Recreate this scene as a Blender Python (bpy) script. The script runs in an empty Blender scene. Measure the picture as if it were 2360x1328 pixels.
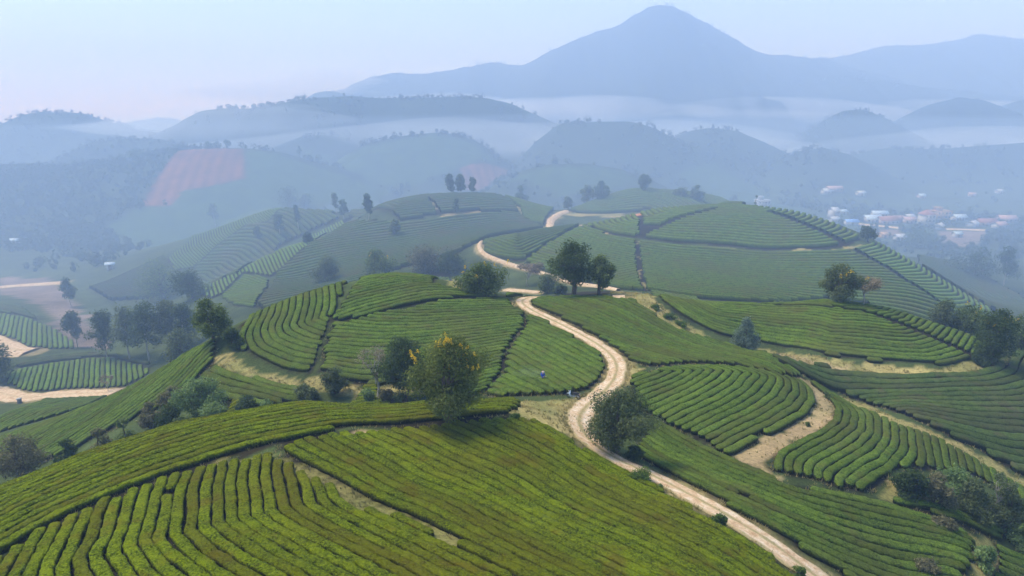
import bpy, math, random, json
import numpy as np
from mathutils import Vector, Matrix

scene = bpy.context.scene
# ---------------------------------------------------------------- camera, sky, sun, exposure
cam_data = bpy.data.cameras.new('camera')
cam_data.sensor_width = 36.0
cam_data.lens = 24.0
cam_data.clip_start = 0.5
cam_data.clip_end = 20000
cam = bpy.data.objects.new('camera', cam_data)
cam.location = (0, 0, 100)
cam.rotation_euler = (math.radians(90) - math.atan(414 / 1573), 0, 0)
scene.collection.objects.link(cam)
scene.camera = cam

SUN_EL, SUN_AZ = math.radians(58), math.radians(-68)     # azimuth from north (+y), negative = west (left)
world = bpy.data.worlds.new('World')
scene.world = world
world.use_nodes = True
wn = world.node_tree.nodes
wn.clear()
w_out = wn.new('ShaderNodeOutputWorld')
w_bg = wn.new('ShaderNodeBackground')
w_sky = wn.new('ShaderNodeTexSky')
w_sky.sky_type = 'NISHITA'
w_sky.sun_disc = False
w_sky.sun_elevation = SUN_EL
w_sky.sun_rotation = SUN_AZ
w_sky.altitude = 300
w_sky.air_density = 1.0
w_sky.dust_density = 0.0
w_sky.ozone_density = 4.0
w_bg.inputs['Strength'].default_value = 0.13
world.node_tree.links.new(w_sky.outputs[0], w_bg.inputs[0])
world.node_tree.links.new(w_bg.outputs[0], w_out.inputs[0])

sun_data = bpy.data.lights.new('sun', 'SUN')
sun_data.energy = 2.5
sun_data.angle = math.radians(22)
sun_data.color = (1.0, 0.945, 0.86)
sun = bpy.data.objects.new('sun', sun_data)
sd = Vector((math.sin(SUN_AZ) * math.cos(SUN_EL), math.cos(SUN_AZ) * math.cos(SUN_EL), math.sin(SUN_EL)))
sun.rotation_euler = (-sd).to_track_quat('-Z', 'Y').to_euler()
sun.location = sd * 300
scene.collection.objects.link(sun)

scene.view_settings.view_transform = 'Standard'
scene.view_settings.look = 'None'
scene.view_settings.exposure = 1.05
scene.view_settings.gamma = 1.0
scene.view_settings.use_curve_mapping = False
scene.cycles.use_denoising = True
scene.cycles.denoiser = 'OPENIMAGEDENOISE'
scene.cycles.max_bounces = 8
scene.cycles.diffuse_bounces = 2
scene.cycles.transmission_bounces = 2
scene.cycles.volume_bounces = 6
scene.cycles.caustics_reflective = False
scene.cycles.caustics_refractive = False

# ---- layout, in metres (x east, y north, z up) ----
CTRL = [
 [-31.42,36.0,72.25],
 [-22.45,34.5,73.4],
 [-14.58,34.0,73.79],
 [-7.25,35.0,73.02],
 [0.54,36.5,71.86],
 [9.35,39.5,69.55],
 [20.17,44.0,66.08],
 [34.02,50.0,61.45],
 [48.87,56.0,56.83],
 [0,12,74],
 [-30,12,73],
 [30,12,70],
 [-60,25,67],
 [70,30,60],
 [-31.02,44.0,71.53],
 [-26.31,51.0,71.08],
 [-15.32,58.0,71.14],
 [-5.83,60.0,70.6],
 [0.0,62.0,70.56],
 [-42.1,50.0,69.46],
 [-39.26,57.0,69.01],
 [-33.6,62.0,69.39],
 [-22.15,67.0,69.44],
 [-8.42,68.0,69.23],
 [-18.68,45.0,71.97],
 [-5.99,46.5,71.04],
 [4.25,49.5,69.17],
 [4.8,57.0,69.45],
 [-54.7,55,64.0],
 [-57.84,75,54.0],
 [-56.09,66,57.0],
 [-47.64,72,57.0],
 [-41.62,76,59.0],
 [-26.38,79,60.5],
 [-9.58,77,63.5],
 [0.96,70.0,68.33],
 [0.0,76.0,66.46],
 [6.96,67.0,67.68],
 [12.29,58.0,67.11],
 [17.25,51.0,67.0],
 [8.45,77.0,66.31],
 [14.33,88.0,65.36],
 [12.76,100.0,64.93],
 [5.96,112.0,65.05],
 [0.81,122.0,65.31],
 [15.96,72.0,65.27],
 [13.97,62.0,65.81],
 [23.39,64.0,65.2],
 [39.88,84.0,62.0],
 [27.79,87.0,65.12],
 [41.16,93.0,62.04],
 [29.77,58.0,64.81],
 [42.27,74.0,62.62],
 [46.71,64.0,60.14],
 [32.09,54.0,63.29],
 [41.87,54.0,61.03],
 [63.71,76.0,55.1],
 [56.24,66.0,56.21],
 [55.9,88.0,58.87],
 [74.95,92.0,57.0],
 [43.07,103.0,62.04],
 [61.34,104.0,59.43],
 [77.67,106.0,58.27],
 [27.0,128.0,64.92],
 [44.38,129.0,62.69],
 [60.9,128.0,63.6],
 [72.68,126.0,62.43],
 [86.08,120.0,58.77],
 [93.05,119.0,56.4],
 [54.45,113.0,61.97],
 [105.86,118.0,52.69],
 [22.74,106.0,63.58],
 [34.11,97.0,63.21],
 [17.72,122.0,65.73],
 [-1.98,98.0,64.94],
 [-14.09,90.0,63.26],
 [-26.89,92.0,63.11],
 [-42.54,102.0,63.51],
 [-34.52,108.0,65.92],
 [-21.26,115.0,67.69],
 [-24.37,133.0,67.43],
 [-10.13,118.0,66.85],
 [-11.08,130.0,67.02],
 [-29.73,126.0,68.29],
 [-36.76,116.0,67.41],
 [-42.44,110.0,65.68],
 [-45.42,106.0,64.18],
 [-43.07,98.0,62.83],
 [-33.26,92.0,61.77],
 [-52.74,104.0,60.56],
 [-65.05,108.0,53.54],
 [-78.36,110.0,47.76],
 [-92.22,112.0,42.56],
 [-50.98,95.0,57.02],
 [-59.7,92.0,52.82],
 [-34.99,88.0,61.49],
 [-20.29,90.0,61.94],
 [-47.99,150,52.0],
 [-19.6,165,54.0],
 [-71.81,135,44.0],
 [-91.17,135,38.0],
 [-28.07,152,58.0],
 [-2.87,145,59.0],
 [-108.02,150.0,34.14],
 [-121.56,150.0,33.25],
 [-124.14,158.0,33.19],
 [-117.75,178.0,33.77],
 [-97.78,168.0,35.68],
 [-138.03,190.0,32.02],
 [-141.31,205.0,31.01],
 [-182.54,240.0,30.93],
 [-181.33,262.0,28.19],
 [-128.93,200.0,29.86],
 [-224.8,290.0,24.46],
 [-261.38,340.0,22.88],
 [-199.11,200.0,28.44],
 [-153.27,150.0,29.89],
 [-180.26,280.0,27.07],
 [-151.69,300.0,37.94],
 [-110.24,320.0,54.2],
 [-124.07,312.0,48.72],
 [-85.32,318.0,52.85],
 [-101.05,210.0,42.44],
 [-84.02,240.0,50.35],
 [-65.59,262.0,56.09],
 [-55.36,280.0,60.28],
 [-33.71,295.0,63.41],
 [-5.71,300.0,62.79],
 [18.54,290.0,56.07],
 [-64.53,205.0,47.99],
 [-42.52,235.0,54.48],
 [-13.09,255.0,57.26],
 [-42.06,195.0,53.16],
 [-73.81,180.0,48.19],
 [-26.04,200.0,55.3],
 [-116.79,262,34.0],
 [-98.2,280,40.0],
 [-78.62,290,45.0],
 [-131.87,240,30.0],
 [-9.28,205.0,59.62],
 [0.0,185.0,58.04],
 [12.99,165.0,58.14],
 [23.7,150.0,59.7],
 [25.1,230.0,61.45],
 [50.06,245.0,64.15],
 [79.67,250.0,65.18],
 [104.98,245.0,62.57],
 [124.24,235.0,56.48],
 [139.54,220.0,46.86],
 [149.44,205.0,39.3],
 [39.55,190.0,58.17],
 [73.9,200.0,58.62],
 [54.84,160.0,56.14],
 [90.75,180.0,55.55],
 [103.26,170.0,52.24],
 [69.54,145,54.0],
 [39.78,143,58.0],
 [103.14,150,45.0],
 [120.27,150,40.0],
 [96.92,290,50.0],
 [59.09,288,53.0],
 [146.86,275,38.0],
 [167.99,250,32.0],
 [193.1,290.0,31.9],
 [200.73,262.0,26.03],
 [179.28,300.0,35.55],
 [56.47,330.0,61.16],
 [90.58,340.0,58.91],
 [27.71,310.0,54.64],
 [111.94,338.0,53.78],
 [15.87,275.0,55.33],
 [-128.95,370,30.0],
 [-41.64,360,38.0],
 [4.49,350,42.0],
 [67.45,390,38.0],
 [304.06,420,18.0],
 [195.23,420,20.0],
 [181.49,340,24.0],
 [-314.35,412,19.0],
 [-227.94,400,19.0],
 [-409.0,400,20.0],
 [393.47,400,20.0],
 [202.15,200,38.0],
 [-261.25,250,28.0],
 [-119.6,100,40.0],
 [107.52,110,50.0],
 [76.73,70,54.0],
 [-456.86,480,16.0],
 [-116.93,480,22.0],
 [129.38,480,20.0],
 [438.34,480,16.0],
 [39.14,112,60.4],
 [45.24,108,59.4],
 [51.41,96,57.4]
]
RIDGES = [
 {"name":"red","xs":[-641.8,-632.6,-623.4,-614.2,-605.0,-595.8,-586.5,-577.3,-568.1,-558.9,-549.7,-540.5,-531.3,-522.1,-512.9,-503.7,-494.5,-485.2,-476.0,-466.8,-457.6,-448.4,-439.2,-430.0,-420.8,-411.6,-402.4,-393.1,-383.9,-374.7,-365.5,-356.3,-347.1,-337.9,-328.7,-319.5,-310.3,-301.1,-291.8,-282.6,-273.4,-264.2,-255.0,-245.8,-236.6,-227.4,-218.2,-209.0,-199.8,-190.5,-181.3,-172.1,-162.9,-153.7,-144.5,-135.3,-126.1,-116.9,-107.7,-98.4,-89.2,-80.0,-70.8,-61.6,-52.4,-43.2,-34.0],"ys":[600.0,600.0,600.0,600.0,600.0,600.0,600.0,600.0,600.0,600.0,600.0,600.0,600.0,600.0,600.0,600.0,600.0,600.0,600.0,600.0,600.0,600.0,600.0,600.0,600.0,600.0,600.0,600.0,600.0,600.0,600.0,600.0,600.0,600.0,600.0,600.0,600.0,600.0,600.0,600.0,600.0,600.0,600.0,600.0,600.0,600.0,600.0,600.0,600.0,600.0,600.0,600.0,600.0,600.0,600.0,600.0,600.0,600.0,600.0,600.0,600.0,600.0,600.0,600.0,600.0,600.0,600.0],"zs":[18.94,20.26,21.8,23.34,24.89,26.43,27.97,29.51,31.05,32.59,34.13,35.67,37.21,38.75,40.29,41.83,43.37,44.87,45.93,46.82,47.72,48.59,49.01,49.14,49.26,49.38,49.5,49.63,50.27,51.44,52.63,53.81,55.0,56.19,57.52,59.18,60.88,62.57,64.26,65.58,66.01,66.35,66.64,66.7,66.69,66.23,65.33,64.41,62.85,60.03,57.13,54.34,51.97,49.66,47.22,43.98,40.49,36.99,33.49,29.79,25.25,20.57,15.81,10.44,4.8,-0.85,-6.33],"wf":150,"wb":120,"base":2.0},
 {"name":"c1","xs":[-34.4,-31.7,-29.0,-26.3,-23.6,-20.9,-18.2,-15.5,-12.8,-10.2,-7.5,-4.8,-2.1,0.6,3.3,6.0,8.7,11.4,14.1,16.8,19.5,22.1,24.8,27.5,30.2,32.9,35.6,38.3,41.0,43.7,46.4,49.1,51.8,54.4,57.1,59.8,62.5,65.2,67.9,70.6,73.3,76.0,78.7,81.4,84.1,86.7,89.4,92.1,94.8,97.5,100.2,102.9,105.6,108.3,111.0,113.7,116.4,119.0,121.7,124.4,127.1,129.8,132.5,135.2,137.9,140.6,143.3],"ys":[540.0,540.0,540.0,540.0,540.0,540.0,540.0,540.0,540.0,540.0,540.0,540.0,540.0,540.0,540.0,540.0,540.0,540.0,540.0,540.0,540.0,540.0,540.0,540.0,540.0,540.0,540.0,540.0,540.0,540.0,540.0,540.0,540.0,540.0,540.0,540.0,540.0,540.0,540.0,540.0,540.0,540.0,540.0,540.0,540.0,540.0,540.0,540.0,540.0,540.0,540.0,540.0,540.0,540.0,540.0,540.0,540.0,540.0,540.0,540.0,540.0,540.0,540.0,540.0,540.0,540.0,540.0],"zs":[27.11,28.75,30.66,32.56,34.46,36.37,38.27,40.18,42.08,43.88,45.21,46.45,47.7,48.94,50.19,51.44,52.67,53.62,54.21,54.78,55.36,55.94,56.52,57.09,57.62,57.79,57.86,57.92,57.99,58.06,58.12,58.19,58.26,58.32,58.35,58.04,57.61,57.18,56.75,56.32,55.89,55.46,55.03,54.6,54.15,53.39,52.45,51.51,50.58,49.64,48.7,47.76,46.83,45.88,44.78,43.61,42.43,41.26,40.08,38.91,37.73,36.56,35.38,34.21,33.03,31.85,30.71],"wf":75,"wb":80,"base":2.0},
 {"name":"c2","xs":[-206.8,-202.9,-199.0,-195.1,-191.2,-187.3,-183.4,-179.5,-175.6,-171.7,-167.8,-163.9,-160.0,-156.1,-152.2,-148.3,-144.4,-140.5,-136.6,-132.7,-128.8,-124.9,-121.0,-117.1,-113.3,-109.4,-105.5,-101.6,-97.7,-93.8,-89.9,-86.0,-82.1,-78.2,-74.3,-70.4,-66.5,-62.6,-58.7,-54.8,-50.9,-47.0,-43.1,-39.2,-35.3,-31.4,-27.5,-23.6,-19.7,-15.8,-11.9,-8.0,-4.1,-0.2,3.7,7.6,11.5,15.4,19.3,23.2,27.1,31.0,34.9,38.8,42.7,46.6,50.5],"ys":[680.0,680.0,680.0,680.0,680.0,680.0,680.0,680.0,680.0,680.0,680.0,680.0,680.0,680.0,680.0,680.0,680.0,680.0,680.0,680.0,680.0,680.0,680.0,680.0,680.0,680.0,680.0,680.0,680.0,680.0,680.0,680.0,680.0,680.0,680.0,680.0,680.0,680.0,680.0,680.0,680.0,680.0,680.0,680.0,680.0,680.0,680.0,680.0,680.0,680.0,680.0,680.0,680.0,680.0,680.0,680.0,680.0,680.0,680.0,680.0,680.0,680.0,680.0,680.0,680.0,680.0,680.0],"zs":[21.27,23.99,27.14,30.3,33.45,36.61,39.77,42.92,46.08,49.23,52.37,54.99,57.1,59.2,61.3,63.4,65.5,67.51,68.62,69.33,70.04,70.75,71.46,72.17,72.88,73.59,74.24,74.67,75.04,75.42,75.8,76.18,76.56,76.94,77.32,77.39,76.96,76.5,76.04,75.58,75.0,73.65,72.12,70.59,69.05,67.49,65.07,61.92,58.76,55.6,52.44,49.53,47.34,45.25,43.16,41.07,38.98,36.89,34.8,32.66,30.46,28.26,26.06,23.86,21.66,19.46,17.32],"wf":100,"wb":90,"base":2.0},
 {"name":"l2","xs":[-615.4,-610.6,-605.8,-601.0,-596.2,-591.4,-586.7,-581.9,-577.1,-572.3,-567.5,-562.7,-557.9,-553.1,-548.3,-543.5,-538.7,-534.0,-529.2,-524.4,-519.6,-514.8,-510.0,-505.2,-500.4,-495.6,-490.8,-486.0,-481.3,-476.5,-471.7,-466.9,-462.1,-457.3,-452.5,-447.7,-442.9,-438.1,-433.3,-428.6,-423.8,-419.0,-414.2,-409.4,-404.6,-399.8,-395.0,-390.2,-385.4,-380.6,-375.9,-371.1,-366.3,-361.5,-356.7,-351.9,-347.1,-342.3,-337.5,-332.7,-327.9,-323.2,-318.4,-313.6,-308.8,-304.0,-299.2],"ys":[760.0,760.0,760.0,760.0,760.0,760.0,760.0,760.0,760.0,760.0,760.0,760.0,760.0,760.0,760.0,760.0,760.0,760.0,760.0,760.0,760.0,760.0,760.0,760.0,760.0,760.0,760.0,760.0,760.0,760.0,760.0,760.0,760.0,760.0,760.0,760.0,760.0,760.0,760.0,760.0,760.0,760.0,760.0,760.0,760.0,760.0,760.0,760.0,760.0,760.0,760.0,760.0,760.0,760.0,760.0,760.0,760.0,760.0,760.0,760.0,760.0,760.0,760.0,760.0,760.0,760.0,760.0],"zs":[16.43,17.17,18.03,18.89,19.75,20.61,21.47,22.33,23.19,24.05,24.92,25.78,26.64,27.5,28.36,29.22,30.08,31.28,32.93,34.6,36.27,37.93,39.6,41.27,42.93,44.71,47.19,49.86,52.54,55.21,57.71,60.06,62.41,64.62,65.55,65.93,66.31,66.69,67.07,67.46,67.84,68.22,68.44,68.39,68.33,68.26,68.19,68.13,68.05,67.15,65.22,63.24,61.27,59.27,56.94,54.43,51.93,49.43,46.93,44.43,41.93,39.16,35.81,32.42,29.02,25.62,22.31],"wf":100,"wb":100,"base":2.0},
 {"name":"c3","xs":[-308.4,-305.8,-303.3,-300.7,-298.1,-295.6,-293.0,-290.5,-287.9,-285.4,-282.8,-280.2,-277.7,-275.1,-272.6,-270.0,-267.5,-264.9,-262.4,-259.8,-257.2,-254.7,-252.1,-249.6,-247.0,-244.5,-241.9,-239.4,-236.8,-234.2,-231.7,-229.1,-226.6,-224.0,-221.5,-218.9,-216.3,-213.8,-211.2,-208.7,-206.1,-203.6,-201.0,-198.5,-195.9,-193.3,-190.8,-188.2,-185.7,-183.1,-180.6,-178.0,-175.5,-172.9,-170.3,-167.8,-165.2,-162.7,-160.1,-157.6,-155.0,-152.4,-149.9,-147.3,-144.8,-142.2,-139.7],"ys":[790.0,790.0,790.0,790.0,790.0,790.0,790.0,790.0,790.0,790.0,790.0,790.0,790.0,790.0,790.0,790.0,790.0,790.0,790.0,790.0,790.0,790.0,790.0,790.0,790.0,790.0,790.0,790.0,790.0,790.0,790.0,790.0,790.0,790.0,790.0,790.0,790.0,790.0,790.0,790.0,790.0,790.0,790.0,790.0,790.0,790.0,790.0,790.0,790.0,790.0,790.0,790.0,790.0,790.0,790.0,790.0,790.0,790.0,790.0,790.0,790.0,790.0,790.0,790.0,790.0,790.0,790.0],"zs":[28.12,29.76,31.66,33.56,35.47,37.37,39.27,41.17,43.08,44.98,46.88,48.79,50.69,52.59,54.5,56.4,58.3,59.82,60.74,61.63,62.52,63.41,64.3,65.19,66.08,66.97,67.87,68.76,69.64,70.14,70.24,70.32,70.4,70.49,70.57,70.65,70.74,70.82,70.9,70.98,70.96,70.26,69.38,68.5,67.63,66.75,65.88,65.0,64.13,63.25,62.38,61.5,60.62,59.7,58.27,56.6,54.93,53.26,51.59,49.92,48.25,46.58,44.91,43.24,41.57,39.9,38.28],"wf":90,"wb":90,"base":2.0},
 {"name":"r1","xs":[-14.4,-9.7,-5.0,-0.2,4.5,9.2,13.9,18.6,23.3,28.1,32.8,37.5,42.2,46.9,51.7,56.4,61.1,65.8,70.5,75.2,80.0,84.7,89.4,94.1,98.8,103.6,108.3,113.0,117.7,122.4,127.1,131.9,136.6,141.3,146.0,150.7,155.5,160.2,164.9,169.6,174.3,179.0,183.8,188.5,193.2,197.9,202.6,207.3,212.1,216.8,221.5,226.2,230.9,235.7,240.4,245.1,249.8,254.5,259.2,264.0,268.7,273.4,278.1,282.8,287.6,292.3,297.0],"ys":[760.0,760.0,760.0,760.0,760.0,760.0,760.0,760.0,760.0,760.0,760.0,760.0,760.0,760.0,760.0,760.0,760.0,760.0,760.0,760.0,760.0,760.0,760.0,760.0,760.0,760.0,760.0,760.0,760.0,760.0,760.0,760.0,760.0,760.0,760.0,760.0,760.0,760.0,760.0,760.0,760.0,760.0,760.0,760.0,760.0,760.0,760.0,760.0,760.0,760.0,760.0,760.0,760.0,760.0,760.0,760.0,760.0,760.0,760.0,760.0,760.0,760.0,760.0,760.0,760.0,760.0,760.0],"zs":[21.81,26.33,31.58,36.82,42.07,47.31,52.55,57.8,62.85,66.72,70.28,73.85,77.41,80.98,84.07,84.71,84.86,85.01,85.17,85.32,85.47,85.63,85.78,85.92,85.99,86.06,86.12,86.19,86.25,86.32,86.16,85.2,84.11,83.02,81.93,80.65,78.55,76.31,74.07,71.83,69.59,67.4,65.59,63.9,62.21,60.52,58.83,57.13,55.44,53.72,51.42,48.75,46.09,43.42,40.76,38.09,35.43,32.76,30.21,27.94,25.7,23.46,21.22,18.98,16.74,14.5,12.33],"wf":130,"wb":100,"base":2.0},
 {"name":"r2","xs":[135.3,138.8,142.2,145.6,149.0,152.5,155.9,159.3,162.7,166.2,169.6,173.0,176.5,179.9,183.3,186.7,190.2,193.6,197.0,200.4,203.9,207.3,210.7,214.1,217.6,221.0,224.4,227.9,231.3,234.7,238.1,241.6,245.0,248.4,251.8,255.3,258.7,262.1,265.5,269.0,272.4,275.8,279.3,282.7,286.1,289.5,293.0,296.4,299.8,303.2,306.7,310.1,313.5,316.9,320.4,323.8,327.2,330.7,334.1,337.5,340.9,344.4,347.8,351.2,354.6,358.1,361.5],"ys":[800.0,800.0,800.0,800.0,800.0,800.0,800.0,800.0,800.0,800.0,800.0,800.0,800.0,800.0,800.0,800.0,800.0,800.0,800.0,800.0,800.0,800.0,800.0,800.0,800.0,800.0,800.0,800.0,800.0,800.0,800.0,800.0,800.0,800.0,800.0,800.0,800.0,800.0,800.0,800.0,800.0,800.0,800.0,800.0,800.0,800.0,800.0,800.0,800.0,800.0,800.0,800.0,800.0,800.0,800.0,800.0,800.0,800.0,800.0,800.0,800.0,800.0,800.0,800.0,800.0,800.0,800.0],"zs":[42.09,43.67,45.52,47.36,49.21,51.05,52.89,54.74,56.58,58.42,60.27,62.11,63.95,65.66,67.06,68.43,69.8,71.17,72.55,73.92,75.08,75.69,76.23,76.77,77.31,77.85,78.39,78.79,78.48,78.04,77.6,77.16,76.72,76.28,75.84,75.4,74.67,73.32,71.92,70.53,69.13,67.73,66.33,64.93,63.54,62.09,60.54,58.98,57.42,55.86,54.3,52.74,51.19,49.63,48.07,46.5,44.85,43.12,41.39,39.65,37.92,36.19,34.45,32.72,30.98,29.25,27.57],"wf":110,"wb":100,"base":2.0},
 {"name":"v1","xs":[238.7,241.1,243.5,245.9,248.3,250.7,253.1,255.5,257.9,260.3,262.7,265.1,267.5,269.9,272.3,274.7,277.1,279.5,281.9,284.3,286.7,289.1,291.5,293.9,296.3,298.7,301.1,303.5,305.9,308.3,310.7,313.1,315.5,317.9,320.3,322.7,325.1,327.5,329.9,332.3,334.7,337.1,339.5,341.9,344.3,346.7,349.1,351.5,353.9,356.3,358.7,361.1,363.5,365.9,368.3,370.7,373.1,375.5,377.9,380.3,382.7,385.1,387.5,389.9,392.3,394.7,397.1],"ys":[700.0,700.0,700.0,700.0,700.0,700.0,700.0,700.0,700.0,700.0,700.0,700.0,700.0,700.0,700.0,700.0,700.0,700.0,700.0,700.0,700.0,700.0,700.0,700.0,700.0,700.0,700.0,700.0,700.0,700.0,700.0,700.0,700.0,700.0,700.0,700.0,700.0,700.0,700.0,700.0,700.0,700.0,700.0,700.0,700.0,700.0,700.0,700.0,700.0,700.0,700.0,700.0,700.0,700.0,700.0,700.0,700.0,700.0,700.0,700.0,700.0,700.0,700.0,700.0,700.0,700.0,700.0],"zs":[27.53,28.82,30.33,31.84,33.35,34.86,36.37,37.88,39.39,40.9,42.4,43.91,45.42,46.93,48.38,49.65,50.89,52.14,53.38,54.63,55.87,57.11,58.35,59.13,59.43,59.72,60.0,60.29,60.58,60.86,61.15,61.42,61.27,60.69,60.1,59.5,58.91,58.31,57.72,57.12,56.53,55.84,54.85,53.8,52.76,51.72,50.68,49.64,48.6,47.56,46.52,45.47,44.43,43.31,42.11,40.91,39.71,38.51,37.31,36.11,34.91,33.71,32.52,31.32,30.12,28.92,27.75],"wf":80,"wb":80,"base":2.0},
 {"name":"v2","xs":[353.1,359.2,365.2,371.3,377.3,383.4,389.4,395.5,401.6,407.6,413.7,419.7,425.8,431.8,437.9,443.9,450.0,456.0,462.1,468.1,474.2,480.2,486.3,492.4,498.4,504.5,510.5,516.6,522.6,528.7,534.7,540.8,546.8,552.9,558.9,565.0,571.0,577.1,583.2,589.2,595.3,601.3,607.4,613.4,619.5,625.5,631.6,637.6,643.7,649.7,655.8,661.9,667.9,674.0,680.0,686.1,692.1,698.2,704.2,710.3,716.3,722.4,728.4,734.5,740.5,746.6,752.7],"ys":[800.0,800.0,800.0,800.0,800.0,800.0,800.0,800.0,800.0,800.0,800.0,800.0,800.0,800.0,800.0,800.0,800.0,800.0,800.0,800.0,800.0,800.0,800.0,800.0,800.0,800.0,800.0,800.0,800.0,800.0,800.0,800.0,800.0,800.0,800.0,800.0,800.0,800.0,800.0,800.0,800.0,800.0,800.0,800.0,800.0,800.0,800.0,800.0,800.0,800.0,800.0,800.0,800.0,800.0,800.0,800.0,800.0,800.0,800.0,800.0,800.0,800.0,800.0,800.0,800.0,800.0,800.0],"zs":[22.48,25.81,29.67,33.53,37.4,41.26,44.95,47.24,49.01,50.77,52.54,54.3,55.43,55.28,55.03,54.78,54.52,54.27,54.22,54.39,54.57,54.75,54.93,55.11,55.29,55.47,55.73,56.17,56.62,57.07,57.52,57.97,58.42,58.87,59.32,59.77,60.22,60.68,61.13,61.55,61.91,62.26,62.61,62.96,63.32,63.67,64.02,64.37,64.73,65.08,65.43,65.78,66.14,66.49,66.84,67.2,67.55,67.9,68.25,68.61,68.96,69.31,69.66,70.02,70.37,70.72,71.06],"wf":110,"wb":110,"base":2.0},
 {"name":"main","xs":[-568.4,-555.8,-543.2,-530.6,-518.0,-505.4,-492.8,-480.2,-467.6,-455.0,-442.4,-429.8,-417.2,-404.6,-392.0,-379.4,-366.8,-354.2,-341.6,-329.0,-316.4,-303.8,-291.2,-278.6,-266.0,-253.3,-240.7,-228.1,-215.5,-202.9,-190.3,-177.7,-165.1,-152.5,-139.9,-127.3,-114.7,-102.1,-89.5,-76.9,-64.3,-51.7,-39.1,-26.5,-13.9,-1.3,11.3,23.9,36.5,49.1,61.7,74.3,86.9,99.5,112.2,124.8,137.4,150.0,162.6,175.2,187.8,200.4,213.0,225.6,238.2,250.8,263.4],"ys":[900.0,900.0,900.0,900.0,900.0,900.0,900.0,900.0,900.0,900.0,900.0,900.0,900.0,900.0,900.0,900.0,900.0,900.0,900.0,900.0,900.0,900.0,900.0,900.0,900.0,900.0,900.0,900.0,900.0,900.0,900.0,900.0,900.0,900.0,900.0,900.0,900.0,900.0,900.0,900.0,900.0,900.0,900.0,900.0,900.0,900.0,900.0,900.0,900.0,900.0,900.0,900.0,900.0,900.0,900.0,900.0,900.0,900.0,900.0,900.0,900.0,900.0,900.0,900.0,900.0,900.0,900.0],"zs":[7.54,13.66,20.77,27.88,34.99,42.11,49.02,55.3,61.48,67.67,73.84,79.98,86.12,92.26,97.31,98.52,98.98,99.2,99.46,100.87,102.92,104.98,106.89,108.7,110.5,112.3,113.78,114.31,114.7,114.46,113.6,112.74,112.34,112.46,112.59,112.73,112.92,113.16,113.41,113.65,113.83,113.86,113.53,111.33,108.69,105.09,99.89,94.63,89.63,84.76,80.09,76.28,72.62,68.96,65.3,61.37,56.62,51.76,46.9,42.03,37.17,32.31,27.04,21.03,14.99,8.95,3.07],"wf":130,"wb":160,"base":2.0},
 {"name":"l3","xs":[-1108.2,-1097.7,-1087.2,-1076.7,-1066.2,-1055.7,-1045.2,-1034.7,-1024.2,-1013.7,-1003.2,-992.7,-982.2,-971.7,-961.2,-950.7,-940.2,-929.7,-919.3,-908.8,-898.3,-887.8,-877.3,-866.8,-856.3,-845.8,-835.3,-824.8,-814.3,-803.8,-793.3,-782.8,-772.3,-761.8,-751.3,-740.8,-730.3,-719.8,-709.3,-698.8,-688.3,-677.8,-667.3,-656.8,-646.3,-635.8,-625.3,-614.8,-604.3,-593.8,-583.3,-572.8,-562.3,-551.8,-541.4,-530.9,-520.4,-509.9,-499.4,-488.9,-478.4,-467.9,-457.4,-446.9,-436.4,-425.9,-415.4],"ys":[1000.0,1000.0,1000.0,1000.0,1000.0,1000.0,1000.0,1000.0,1000.0,1000.0,1000.0,1000.0,1000.0,1000.0,1000.0,1000.0,1000.0,1000.0,1000.0,1000.0,1000.0,1000.0,1000.0,1000.0,1000.0,1000.0,1000.0,1000.0,1000.0,1000.0,1000.0,1000.0,1000.0,1000.0,1000.0,1000.0,1000.0,1000.0,1000.0,1000.0,1000.0,1000.0,1000.0,1000.0,1000.0,1000.0,1000.0,1000.0,1000.0,1000.0,1000.0,1000.0,1000.0,1000.0,1000.0,1000.0,1000.0,1000.0,1000.0,1000.0,1000.0,1000.0,1000.0,1000.0,1000.0,1000.0,1000.0],"zs":[51.79,51.49,51.14,50.8,50.45,50.1,49.76,49.41,49.07,48.72,48.37,48.03,47.68,47.34,46.99,46.64,46.3,45.95,46.2,47.41,48.66,49.91,51.16,52.41,53.66,54.91,56.16,57.41,58.66,59.91,61.41,63.58,65.84,68.09,70.35,72.6,75.15,79.23,83.62,88.01,91.64,93.28,94.67,95.52,94.9,94.1,93.3,92.5,91.23,87.26,82.74,79.49,76.84,74.2,71.55,69.09,67.07,65.1,63.13,61.15,58.84,56.29,53.74,51.18,48.63,46.07,43.59],"wf":150,"wb":150,"base":2.0},
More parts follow.
